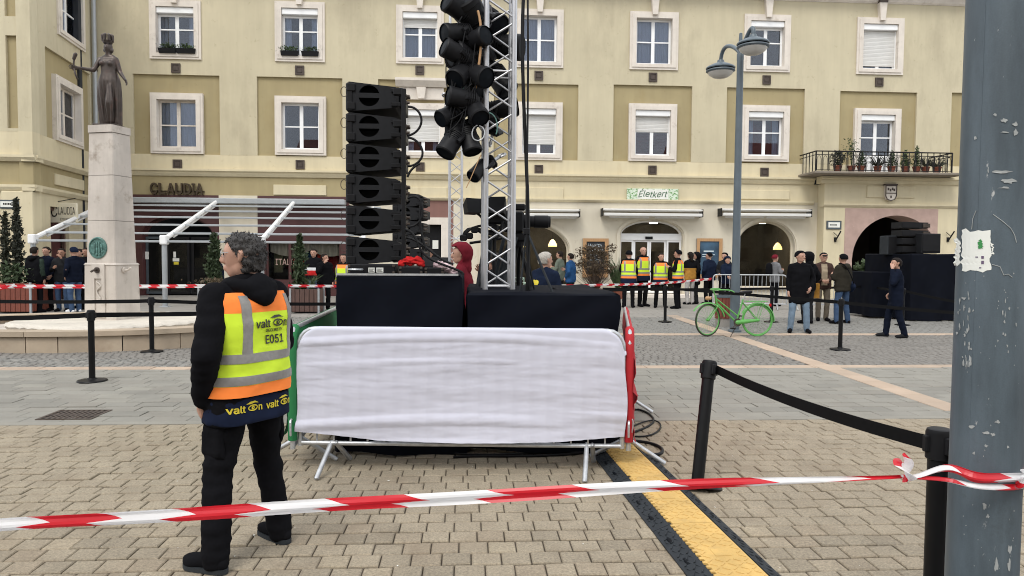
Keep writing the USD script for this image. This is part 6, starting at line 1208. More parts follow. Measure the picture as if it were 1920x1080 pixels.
# broadcast camera, monitors, mast, tripods
cb = pt(978, 418, 7.6); t = thing('broadcast_camera', 'large black broadcast camera with a long lens pointing right', 'camera', cb)
obj(t, 'body', bev(cb[0] - .20, cb[0] + .02, cb[1] - .09, cb[1] + .09, cb[2] - .10, cb[2] + .12, .02), mm['black']); obj(t, 'lens', turn(lathe([(0, 0), (.075, 0), (.075, .06), (.06, .07), (.06, .11), (.068, .12), (.068, .26), (.06, .27), (.06, .285), (0, .28)], 20), ry=PI / 2, loc=(cb[0] + .02, cb[1], cb[2] + .015)), mm['black'], smooth=35)
obj(t, 'viewfinder', bev(cb[0] - .12, cb[0] + .04, cb[1] - .05, cb[1] + .05, cb[2] + .13, cb[2] + .20, .015), mm['black']); obj(t, 'pan_head', bev(cb[0] - .12, cb[0] + .06, cb[1] - .07, cb[1] + .07, cb[2] - .2, cb[2] - .102, .02), mm['black']); obj(t, 'pan_handle', rod(cb + [-.1, 0, -.15], cb + [-.55, -.12, -.22], .014, 8), mm['black'])
ft_ = [G(1045, 700), G(935, 690), G(985, 640)]; tt = thing('tripod', 'black camera tripod standing behind the draped platform', 'tripod', (cb[0], cb[1], 0))
for dx, dy in ((.48, -.1), (-.42, -.15), (.0, .5)): obj(tt, 'leg', cat(rod([cb[0] - .03, cb[1], cb[2] - .2], [cb[0] + dx, cb[1] + dy, .01], .022, 8), rod([cb[0] - .03 + dx * .5 + .03, cb[1] + dy * .5, cb[2] * .5 - .1], [cb[0] + dx + .03, cb[1] + dy, .02], .012, 6)), mm['black'])
obj(tt, 'bowl', lathe([(0, 0), (.05, 0), (.07, .06), (0, .06)], 16, (cb[0] - .03, cb[1], cb[2] - .26)), mm['black'])
for x, y, w_, h2_, rz_, lb in ((885, 389, .085, .075, .5, 'small black work light on an arm, left of the truss tower'), (932, 388, .10, .085, -.4, 'small black work light on an arm, behind the truss tower')):
    c = pt(x, y, 7.1); t = thing('work_light', lb, 'work light', c); obj(t, 'housing', turn(tm(Manifold.hull_points(np.array([(sx * a, y_, sz * b) for sx in (-1, 1) for sz in (-1, 1) for a, b, y_ in ((w_ * .7, h2_ * .7, .07), (w_, h2_, -.06))]))), rz=rz_, rx=-.3, loc=c), mm['black']); obj(t, 'arm', tube(bend([c + [.02, .05, -.04], c + [.10, .05, -.10], c + [.12, .05, -.22]], 8), .014, 6), mm['black'])
c = pt(905, 435, 7.1); t = thing('remote_head', 'jumble of black camera arms and clamps left of the truss tower', 'camera rig', c)
R = np.random.default_rng(4)
obj(t, 'arm', cat(*[tube(bend([c + [-.20, 0, -.06], c + [-.10 + R.normal(0, .02), R.normal(0, .03), .03], c + [.08, 0, R.normal(0, .04)], c + [.2, .02, R.normal(.02, .04)]], 10), .014, 6) for _ in range(5)]), mm['black']); obj(t, 'clamp', cat(*[bev(c[0] + x - .035, c[0] + x + .035, c[1] - .04, c[1] + .03, c[2] + z - .03, c[2] + z + .03, .01) for x, z in ((-.19, -.06), (-.08, .02), (.02, -.02), (.12, .04), (-.13, -.04))]), mm['black']); obj(t, 'box', bev(c[0] + .03, c[0] + .24, c[1] + .05, c[1] + .2, c[2] + .08, c[2] + .26, .02), mm['black']); obj(t, 'mast', rod([c[0] + .12, c[1] + .12, zt2], [c[0] + .12, c[1] + .12, c[2] + .1], .02, 8), mm['black'])
m0, m1 = pt(988, 552, 6.35), pt(985, -60, 6.35); t = thing('black_mast', 'thin black mast wrapped with cables right of the truss tower', 'mast', m0); obj(t, 'tube', tube(bend([m0, pt(990, 400, 6.35), pt(984, 240, 6.35), m1], 20), .016, 8), mm['postblack'], smooth=True); obj(t, 'cable', tube(bend([m0 + [.03, 0, 0], pt(987, 420, 6.33), pt(989, 250, 6.33), pt(990, 120, 6.33), m1 + [.02, 0, 0]], 24), .010, 6), mm['black']); obj(t, 'clamp', bev(*(lambda p: (p[0] - .03, p[0] + .03, p[1] - .03, p[1] + .03, p[2] - .03, p[2] + .03))(pt(987, 434, 6.35)), .008), mm['black'])
obj(t, 'leg', cat(rod(pt(987, 434, 6.35), pt(975, 548, 6.4), .010, 6), rod(pt(988, 434, 6.35), pt(1036, 548, 6.3), .012, 6), rod(pt(987, 470, 6.35), pt(1003, 550, 6.7), .010, 6)), mm['rubber'])
for i, (x0_, x1_, dd) in enumerate(((893, 905, 7.3), (899, 911, 7.35), (905, 915, 7.4), (944, 968, 7.3), (938, 960, 7.35), (932, 952, 7.4), (927, 945, 7.45))):
    a, b = pt(x0_, 552, dd), pt(x1_ + 6, 440 + i * 5, dd + .1)
    if i > 2: a, b = pt(x0_ - 6, 552, dd), pt(x1_, 445 + (i % 3) * 8, dd + .1)
    t = thing('steel_tube', ('grey tube leaning left of the truss tower, ' + ['first', 'second', 'third'][i] + ' from the left') if i < 3 else ('grey tube leaning right behind the truss tower, ' + ['steepest', 'second', 'third', 'last'][i - 3] + ' of four'), 'tube', a, group='grey tubes leaning by the truss'); obj(t, 'tube', rod(a, b, .020, 10), mm['rubber'], smooth=True); obj(t, 'end_cap', rod(b, b + (b - a) * .01, .021, 10), mm['black'])
# ================================================================ LAMP POST, BIN, BICYCLE
lb_ = G(1377, 622); ld = dep(lb_); lz = pt(1381, 100, ld)[2]
t = thing('street_lamp', 'grey double-headed street lamp post behind the green bicycle', 'street lamp', lb_)
obj(t, 'post', lathe([(0, 0), (.15, 0), (.15, .04), (.105, .06), (.105, 1.2), (.088, 1.3), (.07, lz - .25), (.075, lz - .22), (.075, lz - .1), (.05, lz - .05), (.035, lz + .35), (.0, lz + .37)], 24, lb_), mm['pewter'], smooth=35)
hl_ = pt(1351, 128, ld + .85); hr_ = pt(1412, 82, ld - .85); tpz = lb_ + [0, 0, lz - .1]
for hq, in ((hl_,), (hr_,)):
    ar = obj(t, 'arm', tube(bend([tpz, tpz * .6 + hq * .4 + [0, 0, .22 if hq is hr_ else .30], [hq[0] * .95 + tpz[0] * .05, hq[1] * .92 + tpz[1] * .08, hq[2] + .34], hq + [0, 0, .14]], 18), .045, 10), mm['pewter'], smooth=True)
    hd_ = obj(t, 'lamp_head', lathe([(0, .20), (.07, .19), (.09, .13), (.20, .09), (.32, .03), (.34, .0), (.33, -.02), (.25, -.01)], 32, hq), mm['pewter'], smooth=35); obj(hd_, 'rim', lathe([(.26, -.02), (.33, -.05), (.335, -.07), (.29, -.10), (.25, -.06)], 32, hq), mm['pewter'], smooth=35); obj(hd_, 'lens', lathe([(.30, -.085), (.26, -.15), (.17, -.21), (.08, -.235), (0, -.24)], 28, hq), mm['lamplens'], smooth=True)
bb = G(1355, 612); t = thing('litter_bin', 'dark red slatted litter bin standing left of the lamp post', 'bin', bb)
obj(t, 'liner', lathe([(0, .1), (.15, .1), (.15, .72), (.0, .72)], 20, bb), mm['black']); obj(t, 'rim', lathe([(.17, .70), (.2, .70), (.2, .76), (.17, .76)], 20, bb), mm['pewter']); obj(t, 'foot', lathe([(0, 0), (.17, 0), (.17, .22), (0, .22)], 20, bb), mm['farslab'])
for i in range(14): q = 2 * PI * i / 14; obj(t, 'slat', turn(bev(-.036, .036, -.012, .012, .2, .70, .004), rz=q + PI / 2, loc=bb + [.175 * math.cos(q), .175 * math.sin(q), 0]), mm['wood'])
def bicycle():
    fw, rw = G(1325, 630), G(1421, 631); y = (fw[1] + rw[1]) / 2; d = dep([(fw[0] + rw[0]) / 2, y, 0]); r = .345
    T = thing('bicycle', 'bright green city bicycle parked against the lamp post', 'bicycle', ((fw[0] + rw[0]) / 2, y, 0))
    F_, R_ = np.array([fw[0], y, r]), np.array([rw[0], y, r]); gm = mm['bikegreen']; sx = (R_[0] - F_[0]) / 1.08; P_ = lambda x, z, dy=0: np.array([F_[0] + x * sx, y + dy, z])
    for nm, c, tilt in (('front_wheel', F_, .42), ('rear_wheel', R_, .05)):
        q = np.linspace(0, 2 * PI, 40, endpoint=False); cr = lambda rad: np.c_[c[0] + rad * np.cos(q) * math.cos(tilt), c[1] + rad * np.cos(q) * math.sin(tilt), c[2] + rad * np.sin(q)]
        w = obj(T, nm, tube(cr(r - .035), .013, 6, True), gm, smooth=True); obj(w, 'tyre', tube(cr(r - .016), .0185, 7, True), gm if nm[0] == 'r' else mm['darkleaf'], smooth=True); obj(w, 'hub', rod(c - [math.sin(tilt) * .045, -math.cos(tilt) * .045, 0], c + [math.sin(tilt) * .045, -math.cos(tilt) * .045, 0], .02, 8), gm)
        obj(w, 'spokes', cat(*[rod(c, p, .0022, 3) for p in cr(r - .04)[::2]]), gm, kind='stuff')
    tb = lambda a, b, rr=.016: rod(a, b, rr, 8)
    hl, hu = P_(.17, .72), P_(.10, .95); bbk = P_(.62, .30); st = P_(.76, .78); sq = P_(.80, .90)
    obj(T, 'frame', cat(tb(P_(.185, .70), bbk, .020), tb(P_(.16, .80), P_(.66, .42), .016), tb(bbk, st, .017), tb(P_(.20, .66), P_(.15, .86), .021)), gm, smooth=True)
    obj(T, 'rear_stay', cat(*[m for s in (-1, 1) for m in (tb(bbk + [0, s * .03, 0], R_ + [0, s * .055, 0], .010), tb(P_(.745, .72) + [0, s * .02, 0], R_ + [0, s * .055, 0], .009))]), gm, smooth=True)
    obj(T, 'fork', cat(*[tube(bend([P_(.20, .66) + [.0, s * .05, 0], P_(.10, .48) + [0, s * .055, 0], F_ + [0, s * .05, 0]], 8), .012, 6) for s in (-1, 1)]), gm, smooth=True)
    obj(T, 'handlebar', tube(bend([P_(.46, .93, -.30), P_(.30, .99, -.30), P_(.10, .98, -.16), P_(.09, .98, 0), P_(.10, .98, .16), P_(.28, .99, .27), P_(.44, .93, .27)], 24), .013, 7), gm, smooth=True); obj(T, 'stem', tb(P_(.15, .86), P_(.09, .99), .014), gm)
    obj(T, 'grip', cat(tb(P_(.46, .93, -.30), P_(.36, .965, -.30), .018), tb(P_(.44, .93, .27), P_(.36, .96, .27), .018)), mm['black']); obj(T, 'headlight', tm(hull((P_(.04, .80), .035), (P_(-.02, .80), .045))), mm['framewood'], smooth=True)
    sdl = obj(T, 'saddle', soft(hull((P_(.68, .92), .022), (P_(.90, .94, .07), .035), (P_(.90, .94, -.07), .035)), .02, 4), mm['black'], smooth=True); obj(sdl, 'seat_post', tb(st, sq, .013), mm['galv'])
    for nm, c, a0, a1 in (('front_mudguard', F_, .2, 2.6), ('rear_mudguard', R_, -.1, 2.75)):
        q = np.linspace(a0, a1, 18); P = np.zeros((18, 5, 3)); 
        for j, (yy, dr2) in enumerate(((-.028, -.02), (-.02, 0), (0, .006), (.02, 0), (.028, -.02))): rad = r + .022 + dr2; P[:, j] = np.c_[c[0] + rad * np.cos(q), np.full(18, y + yy), c[2] + rad * np.sin(q)]
        obj(T, nm, grid(P), gm, smooth=True)
    obj(T, 'carrier', cat(*[tb(P_(.80, .74) + [0, s * .06, 0], P_(1.28, .74) + [0, s * .06, 0], .007) for s in (-1, 0, 1)], *[tb(P_(1.2, .74) + [0, s * .06, 0], R_ + [0, s * .06, 0], .006) for s in (-1, 1)]), gm)
    obj(T, 'chain_guard', tm(hull((bbk + [0, -.05, .0], .055), (R_ + [0, -.05, 0], .03), q=2)), gm, smooth=True); ck = obj(T, 'chainring', turn(lathe([(0, -.004), (.085, -.004), (.085, .004), (0, .004)], 22), rx=PI / 2, loc=bbk + [0, -.075, 0]), mm['rust'])
    obj(T, 'crank', cat(tb(bbk + [0, -.08, 0], bbk + [-.12, -.09, -.12], .010), tb(bbk + [0, .07, 0], bbk + [.12, .08, .12], .010)), mm['rust']); obj(T, 'pedal', cat(bev(*(lambda p: (p[0] - .045, p[0] + .045, p[1] - .10, p[1], p[2] - .012, p[2] + .012))(bbk + [-.12, -.09, -.12]), .004), bev(*(lambda p: (p[0] - .045, p[0] + .045, p[1], p[1] + .1, p[2] - .012, p[2] + .012))(bbk + [.12, .08, .12]), .004)), mm['black'])
    obj(T, 'kickstand', tb(bbk + [.02, -.05, 0], bbk + [-.18, -.16, -.30], .009), mm['rust']); obj(T, 'rear_light', bev(*(lambda p: (p[0], p[0] + .03, p[1] - .03, p[1] + .03, p[2] - .03, p[2] + .03))(P_(1.34, .66)), .006), CL['red'])
bicycle()
# ================================================================ PLANTERS AND PLANTS
def planter(label, px, py, w, dp, h, mat, rim=True):
    c = G(px, py) + [0, dp / 2, 0]; t = thing('planter', label, 'planter', c); x0, x1, y0, y1 = c[0] - w / 2, c[0] + w / 2, c[1] - dp / 2, c[1] + dp / 2
    obj(t, 'liner', bx(x0 + .03, x1 - .03, y0 + .03, y1 - .03, .03, h - .03), mm['black']); n = max(3, int(w / .13))
    for i in range(n): a = x0 + w * i / n; obj(t, 'slat', bev(a + .006, a + w / n - .006, y0, y0 + .028, .05, h, .004), mat)
    m = max(3, int(dp / .13))
    for i in range(m):
        a = y0 + .03 + (dp - .06) * i / m
        for xx in (x0, x1 - .028): obj(t, 'slat', bev(xx, xx + .028, a + .006, a + (dp - .06) / m - .006, .05, h, .004), mat)
    if rim: obj(t, 'corner_post', cat(*[bev(x - .025, x + .025, y - .025, y + .025, 0, h + .02, .005) for x in (x0, x1) for y in (y0, y1)]), mm['pergola'])
    obj(t, 'soil', bx(x0 + .03, x1 - .03, y0 + .03, y1 - .03, h - .05, h - .02), mm['soil']); return c, h
def conifer(label, c, z0, h, r, mat='leaf', n=34, per=150, l=.10, seed=1, name='conifer'):
    t = thing(name, label, 'tree', (c[0], c[1], z0)); obj(t, 'trunk', lathe([(.03, z0 - .05), (.02, z0 + h * .5), (.005, z0 + h * .95)], 8, (c[0], c[1], 0)), mm['bark']); R = np.random.default_rng(seed); ms = []
    for i in range(n):
        q = i / (n - 1.); rr_ = r * (math.sin(PI * min(1, q * .72 + .26)) ** .8) * R.uniform(.75, 1.1); a = R.uniform(0, 6.28, 1)[0]; o = rr_ * .25
        ms.append(tuft((c[0] + o * math.cos(a), c[1] + o * math.sin(a), z0 + h * q * .96), int(per * (1.1 - q * .8)), (rr_ * .5, rr_ * .5), h / n * 1.6, seed * 99 + i, l, 1.6))
    obj(t, 'crown', cat(*ms), mm[mat]); return t
c, h = planter('reddish brown slatted planter at the left edge beside the bystanders', 20, 588, 1.05, .9, .82, mm['wood'])
cl = pt(11, 500, dep(c)); conifer('slim dark columnar conifer at the left edge, the shorter of two', cl, h - .05, 1.95, .10, 'darkleaf', per=70, seed=3)
cl = pt(33, 500, dep(c) + .1); conifer('taller dark columnar conifer by the corner house, just left of the bystanders', cl, h - .05, 2.35, .125, 'darkleaf', n=40, per=80, seed=4)
t = thing('shrub', 'low pale-leaved shrub spilling over the left planter', 'shrub', c + [-.1, -.1, h - .05]); obj(t, 'foliage', cat(tuft(c + [-.2, -.15, h], 260, (.22, .18), .5, 5, .12), tuft(c + [.25, -.1, h], 120, (.15, .15), .4, 8, .1)), mm['sage_leaf'] if 'sage_leaf' in mm else mm['leaf'])
c, h = planter('dark brown planter with a low metal rail left of the guard', 408, 589, 1.0, .8, .80, mm['brownwood'])
conifer('green conical conifer in the planter left of the guard', pt(402, 500, dep(c)), h - .05, 1.45, .17, 'leaf', seed=6); t = thing('shrub', 'low trailing heather in the planter left of the guard', 'shrub', c + [0, 0, h - .05]); obj(t, 'foliage', tuft(c + [.0, -.25, h - .06], 520, (.30, .16), .22, 11, .07), mm['dryleaf'])
c, h = planter('brown wooden plank planter right of the guard', 571, 588, .78, .7, .68, mm['brownwood'])
conifer('green conical conifer in the plank planter right of the guard', pt(562, 500, dep(c)), h - .05, 1.55, .15, 'leaf', seed=8); t = thing('shrub', 'tufty grass in the plank planter right of the guard', 'shrub', c + [.1, 0, h - .05]); obj(t, 'foliage', cat(*[tube([c + [.1, 0, h - .05], c + [.1 + math.cos(q) * .12, math.sin(q) * .1, h + .2 * e_], c + [.1 + math.cos(q) * .3 * e_, math.sin(q) * .25, h + .33 * e_]], [.006, .005, .001], 3) for q, e_ in zip(rng.uniform(0, 6.28, 110), rng.uniform(.5, 1.3, 110))]), mm['leaf'])
c, h = planter('pale stone-coloured planter under the chalkboard', 1118, 562, 1.1, .6, .42, mm['brownwood'], False)
t = thing('shrub', 'wide brown half-bare shrub in front of the chalkboard', 'shrub', c + [0, 0, h - .05]); R = np.random.default_rng(21)
tips = [c + [R.normal(0, .40), R.normal(0, .25), h + R.uniform(.5, 1.55)] for _ in range(120)]
obj(t, 'branches', cat(*[tube([c + [R.normal(0, .08), 0, h - .05], c * .5 + p * .5 + [R.normal(0, .05), 0, .12], p], [.012, .008, .003], 4) for p in tips]), mm['bark']); obj(t, 'foliage', cat(*[tuft(p, 22, (.09, .09), .14, int(1e3 * abs(p[0])) % 9999, .09) for p in tips]), mm['dryleaf'])
t = thing('shrub', 'green leafy shrub between the chalkboard and the security men', 'shrub', G(1162, 562)); c2 = G(1158, 560); obj(t, 'foliage', cat(*[tube([c2 + [0, 0, .3], c2 + [math.cos(q) * .3, math.sin(q) * .2, .8 * e_ + .4], c2 + [math.cos(q) * .6 * e_, math.sin(q) * .3, 1.1 * e_ + .35]], [.02, .016, .003], 3) for q, e_ in zip(R.uniform(0, 6.28, 90), R.uniform(.5, 1.2, 90))]), mm['leaf']); obj(t, 'pot', lathe([(0, 0), (.2, 0), (.26, .42), (.22, .42), (.2, .36), (0, .36)], 18, c2), mm['terracotta'])
c2 = G(1638, 588); t = thing('potted_plant', 'bushy green pine plant left of the black stage under the arch', 'plant', c2); obj(t, 'pot', lathe([(0, 0), (.24, 0), (.3, .6), (.25, .6), (0, .55)], 18, c2), mm['signgrey']); obj(t, 'foliage', cat(*[tuft(c2 + [R.normal(0, .16), R.normal(0, .12), .75 + R.uniform(0, .75)], 40, (.1, .1), .12, i, .16) for i in range(40)]), mm['leaf'])
# ================================================================ FAR BARRIERS, RIGHT-HAND STAGE, TERRACE
gfb = 'grey steel crowd barriers before the shop'
barrier(G(1336, 579), G(1474, 581), 'grey crowd barrier behind the lamp post with its rounded left end in view', group=gfb); barrier(G(1479, 581), G(1600, 582), 'grey crowd barrier behind the four talking men', group=gfb); barrier(G(1603, 582), G(1640, 586), 'short view of a grey crowd barrier beside the black stage', group=gfb)
a, b = G(1660, 596), G(1830, 612); sy = a[1]; s1 = pt(1664, 476, dep(a)); s2 = pt(1825, 476, dep(a) - .6)
t = thing('covered_stage', 'big black cloth covered stage platform under the archway', 'platform', ((s1[0] + s2[0]) / 2, sy, 0)); obj(t, 'cloth', clothbox(s1[0], s2[0], sy - 1.0, sy + 1.2, .03, s1[2], 15, .05, .8, 4.), mm['cloth'], smooth=35)
l0, l1 = pt(1617, 509, dep(a) + .2), pt(1662, 509, dep(a) + .2)
t = thing('covered_case', 'lower black covered case left of the black stage', 'equipment case', (l0[0] + .3, sy, 0)); obj(t, 'cover', clothbox(l0[0], l1[0] - .02, sy - .2, sy + 1.0, .06, l0[2], 19, .02, .2, 6.), mm['cloth'], smooth=35)
pl0 = G(1645, 590); t = thing('pallet', 'wooden pallet pieces under the corner of the black stage', 'pallet', pl0)
for k in range(4): obj(t, 'plank', turn(bev(-.35, .35, -.05, .05, 0, .04, .004), rz=-.15 + .08 * k, loc=pl0 + [.12 * k - .1, -.35 + .1 * k, .004 + .043 * (k % 2)]), mm['framewood'])
dS = dep([s1[0], sy, 0]) - .3
first2 = None
for i in range(4):
    c = pt(1706, 424 + i * 15, dS); lb = f'flat black loudspeaker, {["topmost", "second", "third", "lowest"][i]} of the stack on the right-hand stage'
    T = thing('stage_speaker', lb, 'loudspeaker', c, group='loudspeakers stacked on the right-hand stage'); obj(T, 'body', tm(Manifold.hull_points(np.array([(c[0] + x, c[1] + y, c[2] + z) for x, z in ((-.38, -.06), (-.38, .105), (.36, .09), (.36, -.07)) for y in (-.25, .25)]))), mm['cab']); obj(T, 'grille', bx(c[0] - .36, c[0] + .1, c[1] - .262, c[1] - .251, c[2] - .05, c[2] + .085), mm['black']); obj(T, 'rigging_plate', bev(c[0] + .2, c[0] + .4, c[1] - .275, c[1] - .252, c[2] - .05, c[2] + .06, .006), mm['rust'])
for x0_, y0_, x1_, y1_, dd, lb, mt in ((1728, 438, 1765, 473, dS - .5, 'square black loudspeaker on the right end of the stage', 'cab'), (1664, 442, 1682, 476, dS, 'narrow grey-black loudspeaker on the left end of the stage', 'rubber')):
    p, q = pt(x0_, y1_, dd), pt(x1_, y0_, dd); T = thing('stage_speaker', lb, 'loudspeaker', ((p[0] + q[0]) / 2, p[1], p[2])); obj(T, 'body', bev(p[0], q[0], p[1], p[1] + .4, p[2] - .02, q[2], .012), mm[mt]); obj(T, 'grille', bev(p[0] + .02, q[0] - .02, p[1] - .02, p[1] - .001, p[2] + .02, q[2] - .02, .006), mm['black'])
# cafe chairs and table seen through the left arch
for x, lb in ((972, 'pale green cafe chair behind the tripod, left of the table'), (1030, 'pale green cafe chair near the grey-haired man')):
    c = G(x, 572); t = thing('cafe_chair', lb, 'chair', c, group='cafe chairs before the shop'); k_ = M('pale_green_paint', (.30, .40, .33), .5) if x == 972 else '/World/Looks/pale_green_paint'
    obj(t, 'seat', bev(c[0] - .21, c[0] + .21, c[1] - .2, c[1] + .2, .44, .47, .008), k_); obj(t, 'backrest', cat(rod(c + [-.2, .2, .47], c + [-.2, .24, .92], .014, 6), rod(c + [.2, .2, .47], c + [.2, .24, .92], .014, 6), rod(c + [-.2, .24, .91], c + [.2, .24, .91], .014, 6), rod(c + [-.2, .21, .55], c + [.2, .24, .9], .01, 6), rod(c + [.2, .21, .55], c + [-.2, .24, .9], .01, 6)), k_)
    for sx in (-.18, .18):
        for sy_ in (-.17, .17): obj(t, 'leg', rod(c + [sx, sy_, 0], c + [sx, sy_, .45], .013, 6), k_)
c = G(1000, 570); t = thing('cafe_table', 'small pale green cafe table between the two chairs', 'table', c); obj(t, 'top', bev(c[0] - .35, c[0] + .35, c[1] - .35, c[1] + .35, .71, .74, .008), '/World/Looks/pale_green_paint'); obj(t, 'leg', cat(rod(c + [-.3, 0, 0], c + [.3, 0, .71], .014, 6), rod(c + [.3, 0, 0], c + [-.3, 0, .71], .014, 6)), '/World/Looks/pale_green_paint')
# ================================================================ THE PEOPLE
from scipy.interpolate import LinearNDInterpolator, NearestNDInterpolator
def on_back(m, target, lift=.002, sgn=-1):
    """lays thin lettering (built facing -y) on the back of a garment"""
    tv, tn = np.array(target.vertices), np.array(target.vertex_normals); k = tn[:, 1] * sgn > .12; tv = tv[k]
    f = LinearNDInterpolator(tv[:, [0, 2]], tv[:, 1]); g_ = NearestNDInterpolator(tv[:, [0, 2]], tv[:, 1])
    m = trimesh.Trimesh(*trimesh.remesh.subdivide_to_size(m.vertices, m.faces, .012)[:2], process=False); v = np.array(m.vertices); y = f(v[:, 0], v[:, 2]); b = np.isnan(y); y[b] = g_(v[b, 0], v[b, 2])
    v[:, 1] = y + sgn * (lift + .0012 * (v[:, 1] < v[:, 1].mean())); return trimesh.Trimesh(v, m.faces, process=False)
def logo(cx, cz, h):
    """the word with an eye for its o"""
    ms = [text('valt', h, cx - h * 1.75, 0, cz - h * .5, .001, True, maxw=h * 2.5), text('n', h, cx + h * 2.05, 0, cz - h * .5, .001, True, maxw=h * .9)]
    e = affinity.scale(Point(0, 0).buffer(1, 24), h * .85, h * .48); p = e - affinity.scale(Point(0, 0).buffer(1, 24), h * .70, h * .30)
    p = unary_union([p, Point(0, 0).buffer(h * .26)]) - Point(h * .05, h * .03).buffer(h * .09)
    sw = Polygon([(-h * 1.2, h * .62), (-h * .5, h * .95), (h * .3, h * 1.0), (h * 1.0, h * .62), (h * .3, h * .74), (-h * .4, h * .62)])
    for q in (p, sw): ms.append(ext(affinity.translate(q, cx + h * .68, cz), -.001, 0))
    return cat(*ms)
def guard_extra(T):
    V = T.V; k = T.k
    obj(T, 'vest_print', on_back(cat(logo(.040, 1.305, .042), text('SECURITY', .016, .045, 0, 1.258, .001, True, maxw=.20)), V, .005), mm['ink'])
    obj(T, 'vest_number', on_back(text('E051', .044, .05, 0, 1.195, .001, True, maxw=.12), V, .005), mm['ink'])
    N = T.N; obj(T, 'waist_print', on_back(logo(-.115, .862, .036), N, .003), mm['logoyellow']); obj(T, 'waist_print', on_back(logo(.105, .858, .036), N, .003), mm['logoyellow'])
    hp = T.hp
    g_ = [cat(*[tube(np.array([hp(s * .034 + .026 * math.cos(q), .100, .010 + .019 * math.sin(q)) for q in np.linspace(0, 2 * PI, 18)]), .0016, 5) for s in (-1, 1)], *[rod(hp(s * .060, .098, .014), hp(s * .094, -.01, .022), .0016, 5) for s in (-1, 1)], rod(hp(-.008, .104, .012), hp(.008, .104, .012), .0016, 5))]
    obj(T, 'glasses', cat(*g_), mm['galv'])
    for s in (-1, 1):                                                     # cargo pockets
        c = np.array([s * .165, -.005, .60]) * k
        c = T.hip[s] * .45 + T.kne[s] * .55 + np.array([s * .085, -.0, .0]); pk = soft(Manifold.hull_points(np.array([c + [s * a, y, z] for a, y, z in ((-.03, -.075, .10), (-.03, .075, .10), (-.03, -.08, -.10), (-.03, .08, -.10), (.006, -.06, .09), (.006, .06, .09), (.012, -.065, -.085), (.012, .065, -.085))])), .02, 3, .008, 14, 3)
        obj(T, 'cargo_pocket', pk, CL['black'], smooth=True)
def P_(label, px, py, topy, rz, **kw):
    b = G(px, py); h = pt(px, topy, dep(b))[2]; return person(label, px, py, h, rz, **kw)
def PD(label, px, depth, topy, rz, **kw):
    q = pt(px, topy, depth); b = np.array([q[0], q[1], 0]); return person(label, px, 600, q[2], rz, loc=b, **kw)
gl, gg, gq = 'bystanders behind the fountain', 'security staff in yellow and orange vests', 'people queueing by the shop'
P_('security guard in yellow and orange vest marked E051 seen from behind, hand in pocket', 462, 1046, 440, 58, top_c='black', leg_c='black', hair='messy', hair_c='hairgrey', arms=('hang', 'front'), hy=32, feet=((402, 1070), (522, 1014)), coat=.80, hood=True, vest=True, res=.017, extra=guard_extra, bulk=.018)
def gilet(T):
    pass
P_('man seen from behind in a black quilted gilet with dark green sleeves', 67, 586, 463, -12, top_c='black', leg_c='black', arms=('down', 'down'), bulk=.008, group=gl, hood=True, spread=.13, sleeve='darkgreen')
P_('man in a dark navy jacket facing the square beside the gilet', 90, 583, 463, 165, top_c='darknavy', leg_c='black', arms=('pocket', 'pocket'), group=gl, skin='skin')
P_('man in a dark jacket with his hand raised to his mouth', 118, 584, 466, 185, top_c='charcoal', leg_c='jeans', arms=('mouth', 'chest'), group=gl, skin='skin2')
P_('man in a navy beanie and jeans with white shoes, turned to the left', 141, 586, 464, 62, top_c='darknavy', leg_c='jeans', hair='beanie', hair_c='navy', arms=('pocket', 'pocket'), group=gl, shoe='white')
P_('fair man whose face shows behind the navy beanie', 152, 578, 467, 150, top_c='black', leg_c='charcoal', arms=('pocket', 'pocket'), group=gl)
P_('bearded man in black half hidden by the left edge of the pedestal', 164, 581, 465, 170, top_c='black', leg_c='black', arms=('pocket', 'folded'), group=gl, skin='skin2')
P_('person in navy with grey trousers just visible left of the guard', 413, 577, 480, 100, top_c='navy', leg_c='grey', hair='beanie', hair_c='black', arms=('front', 'front'))
def tricolour(T):
    z0 = T.jm
    m = mani(T.jm)
    for a, b, c_ in ((1.14, 1.22, 'white'), (1.0, 1.139, 'red')):
        t = tm(m.trim_by_plane([0, 0, 1], a * T.k).trim_by_plane([0, 0, -1], -b * T.k)); t = trimesh.Trimesh(t.vertices, t.faces, process=True); t.vertices = np.array(t.vertices) + t.vertex_normals * .006; obj(T, 'jacket_band', t, CL[c_], smooth=40)
P_('dark-haired man in a black, white and red jacket before the display window', 589, 578, 467, 170, top_c='black', leg_c='jeans', arms=('pocket', 'down'), extra=tricolour)
P_('person in a black puffer jacket raising a hand to the face', 609, 583, 476, -150, top_c='black', leg_c='black', arms=('down', 'mouth'), bulk=.02, hy=40)
b_ = G(597, 581); hz_ = pt(597, 548, dep(b_)); t = thing('handbag', 'black handbag hanging from the arm of the puffer jacket', 'bag', hz_ + [0, -.1, -.2]); obj(t, 'body', soft(Manifold.hull_points(np.array([hz_ + [x, y - .1, z] for x, y, z in ((-.22, -.08, -.2), (.2, -.08, -.22), (-.22, .08, -.2), (.2, .08, -.22), (-.16, -.05, .14), (.17, -.05, .12), (-.16, .05, .14), (.17, .05, .12))])), .04, 3), CL['charcoal'], smooth=True); obj(t, 'strap', tube(bend([hz_ + [-.12, -.1, .1], hz_ + [-.06, -.1, .36], hz_ + [.06, -.1, .36], hz_ + [.12, -.1, .1]], 14), .014, 6), CL['black'])
P_('guard in a yellow vest mostly hidden behind the front loudspeakers', 645, 592, 476, 170, top_c='black', leg_c='black', vest=True, hair='short', group=gg, arms=('behind', 'behind'))
PD('person in a dark maroon hoodie with the hood up behind the table', 866, 9.2, 459, 80, top_c='maroon', leg_c='black', hair='hood', hair_c='maroon', arms=('out', 'out'), hy=10, bulk=.008)
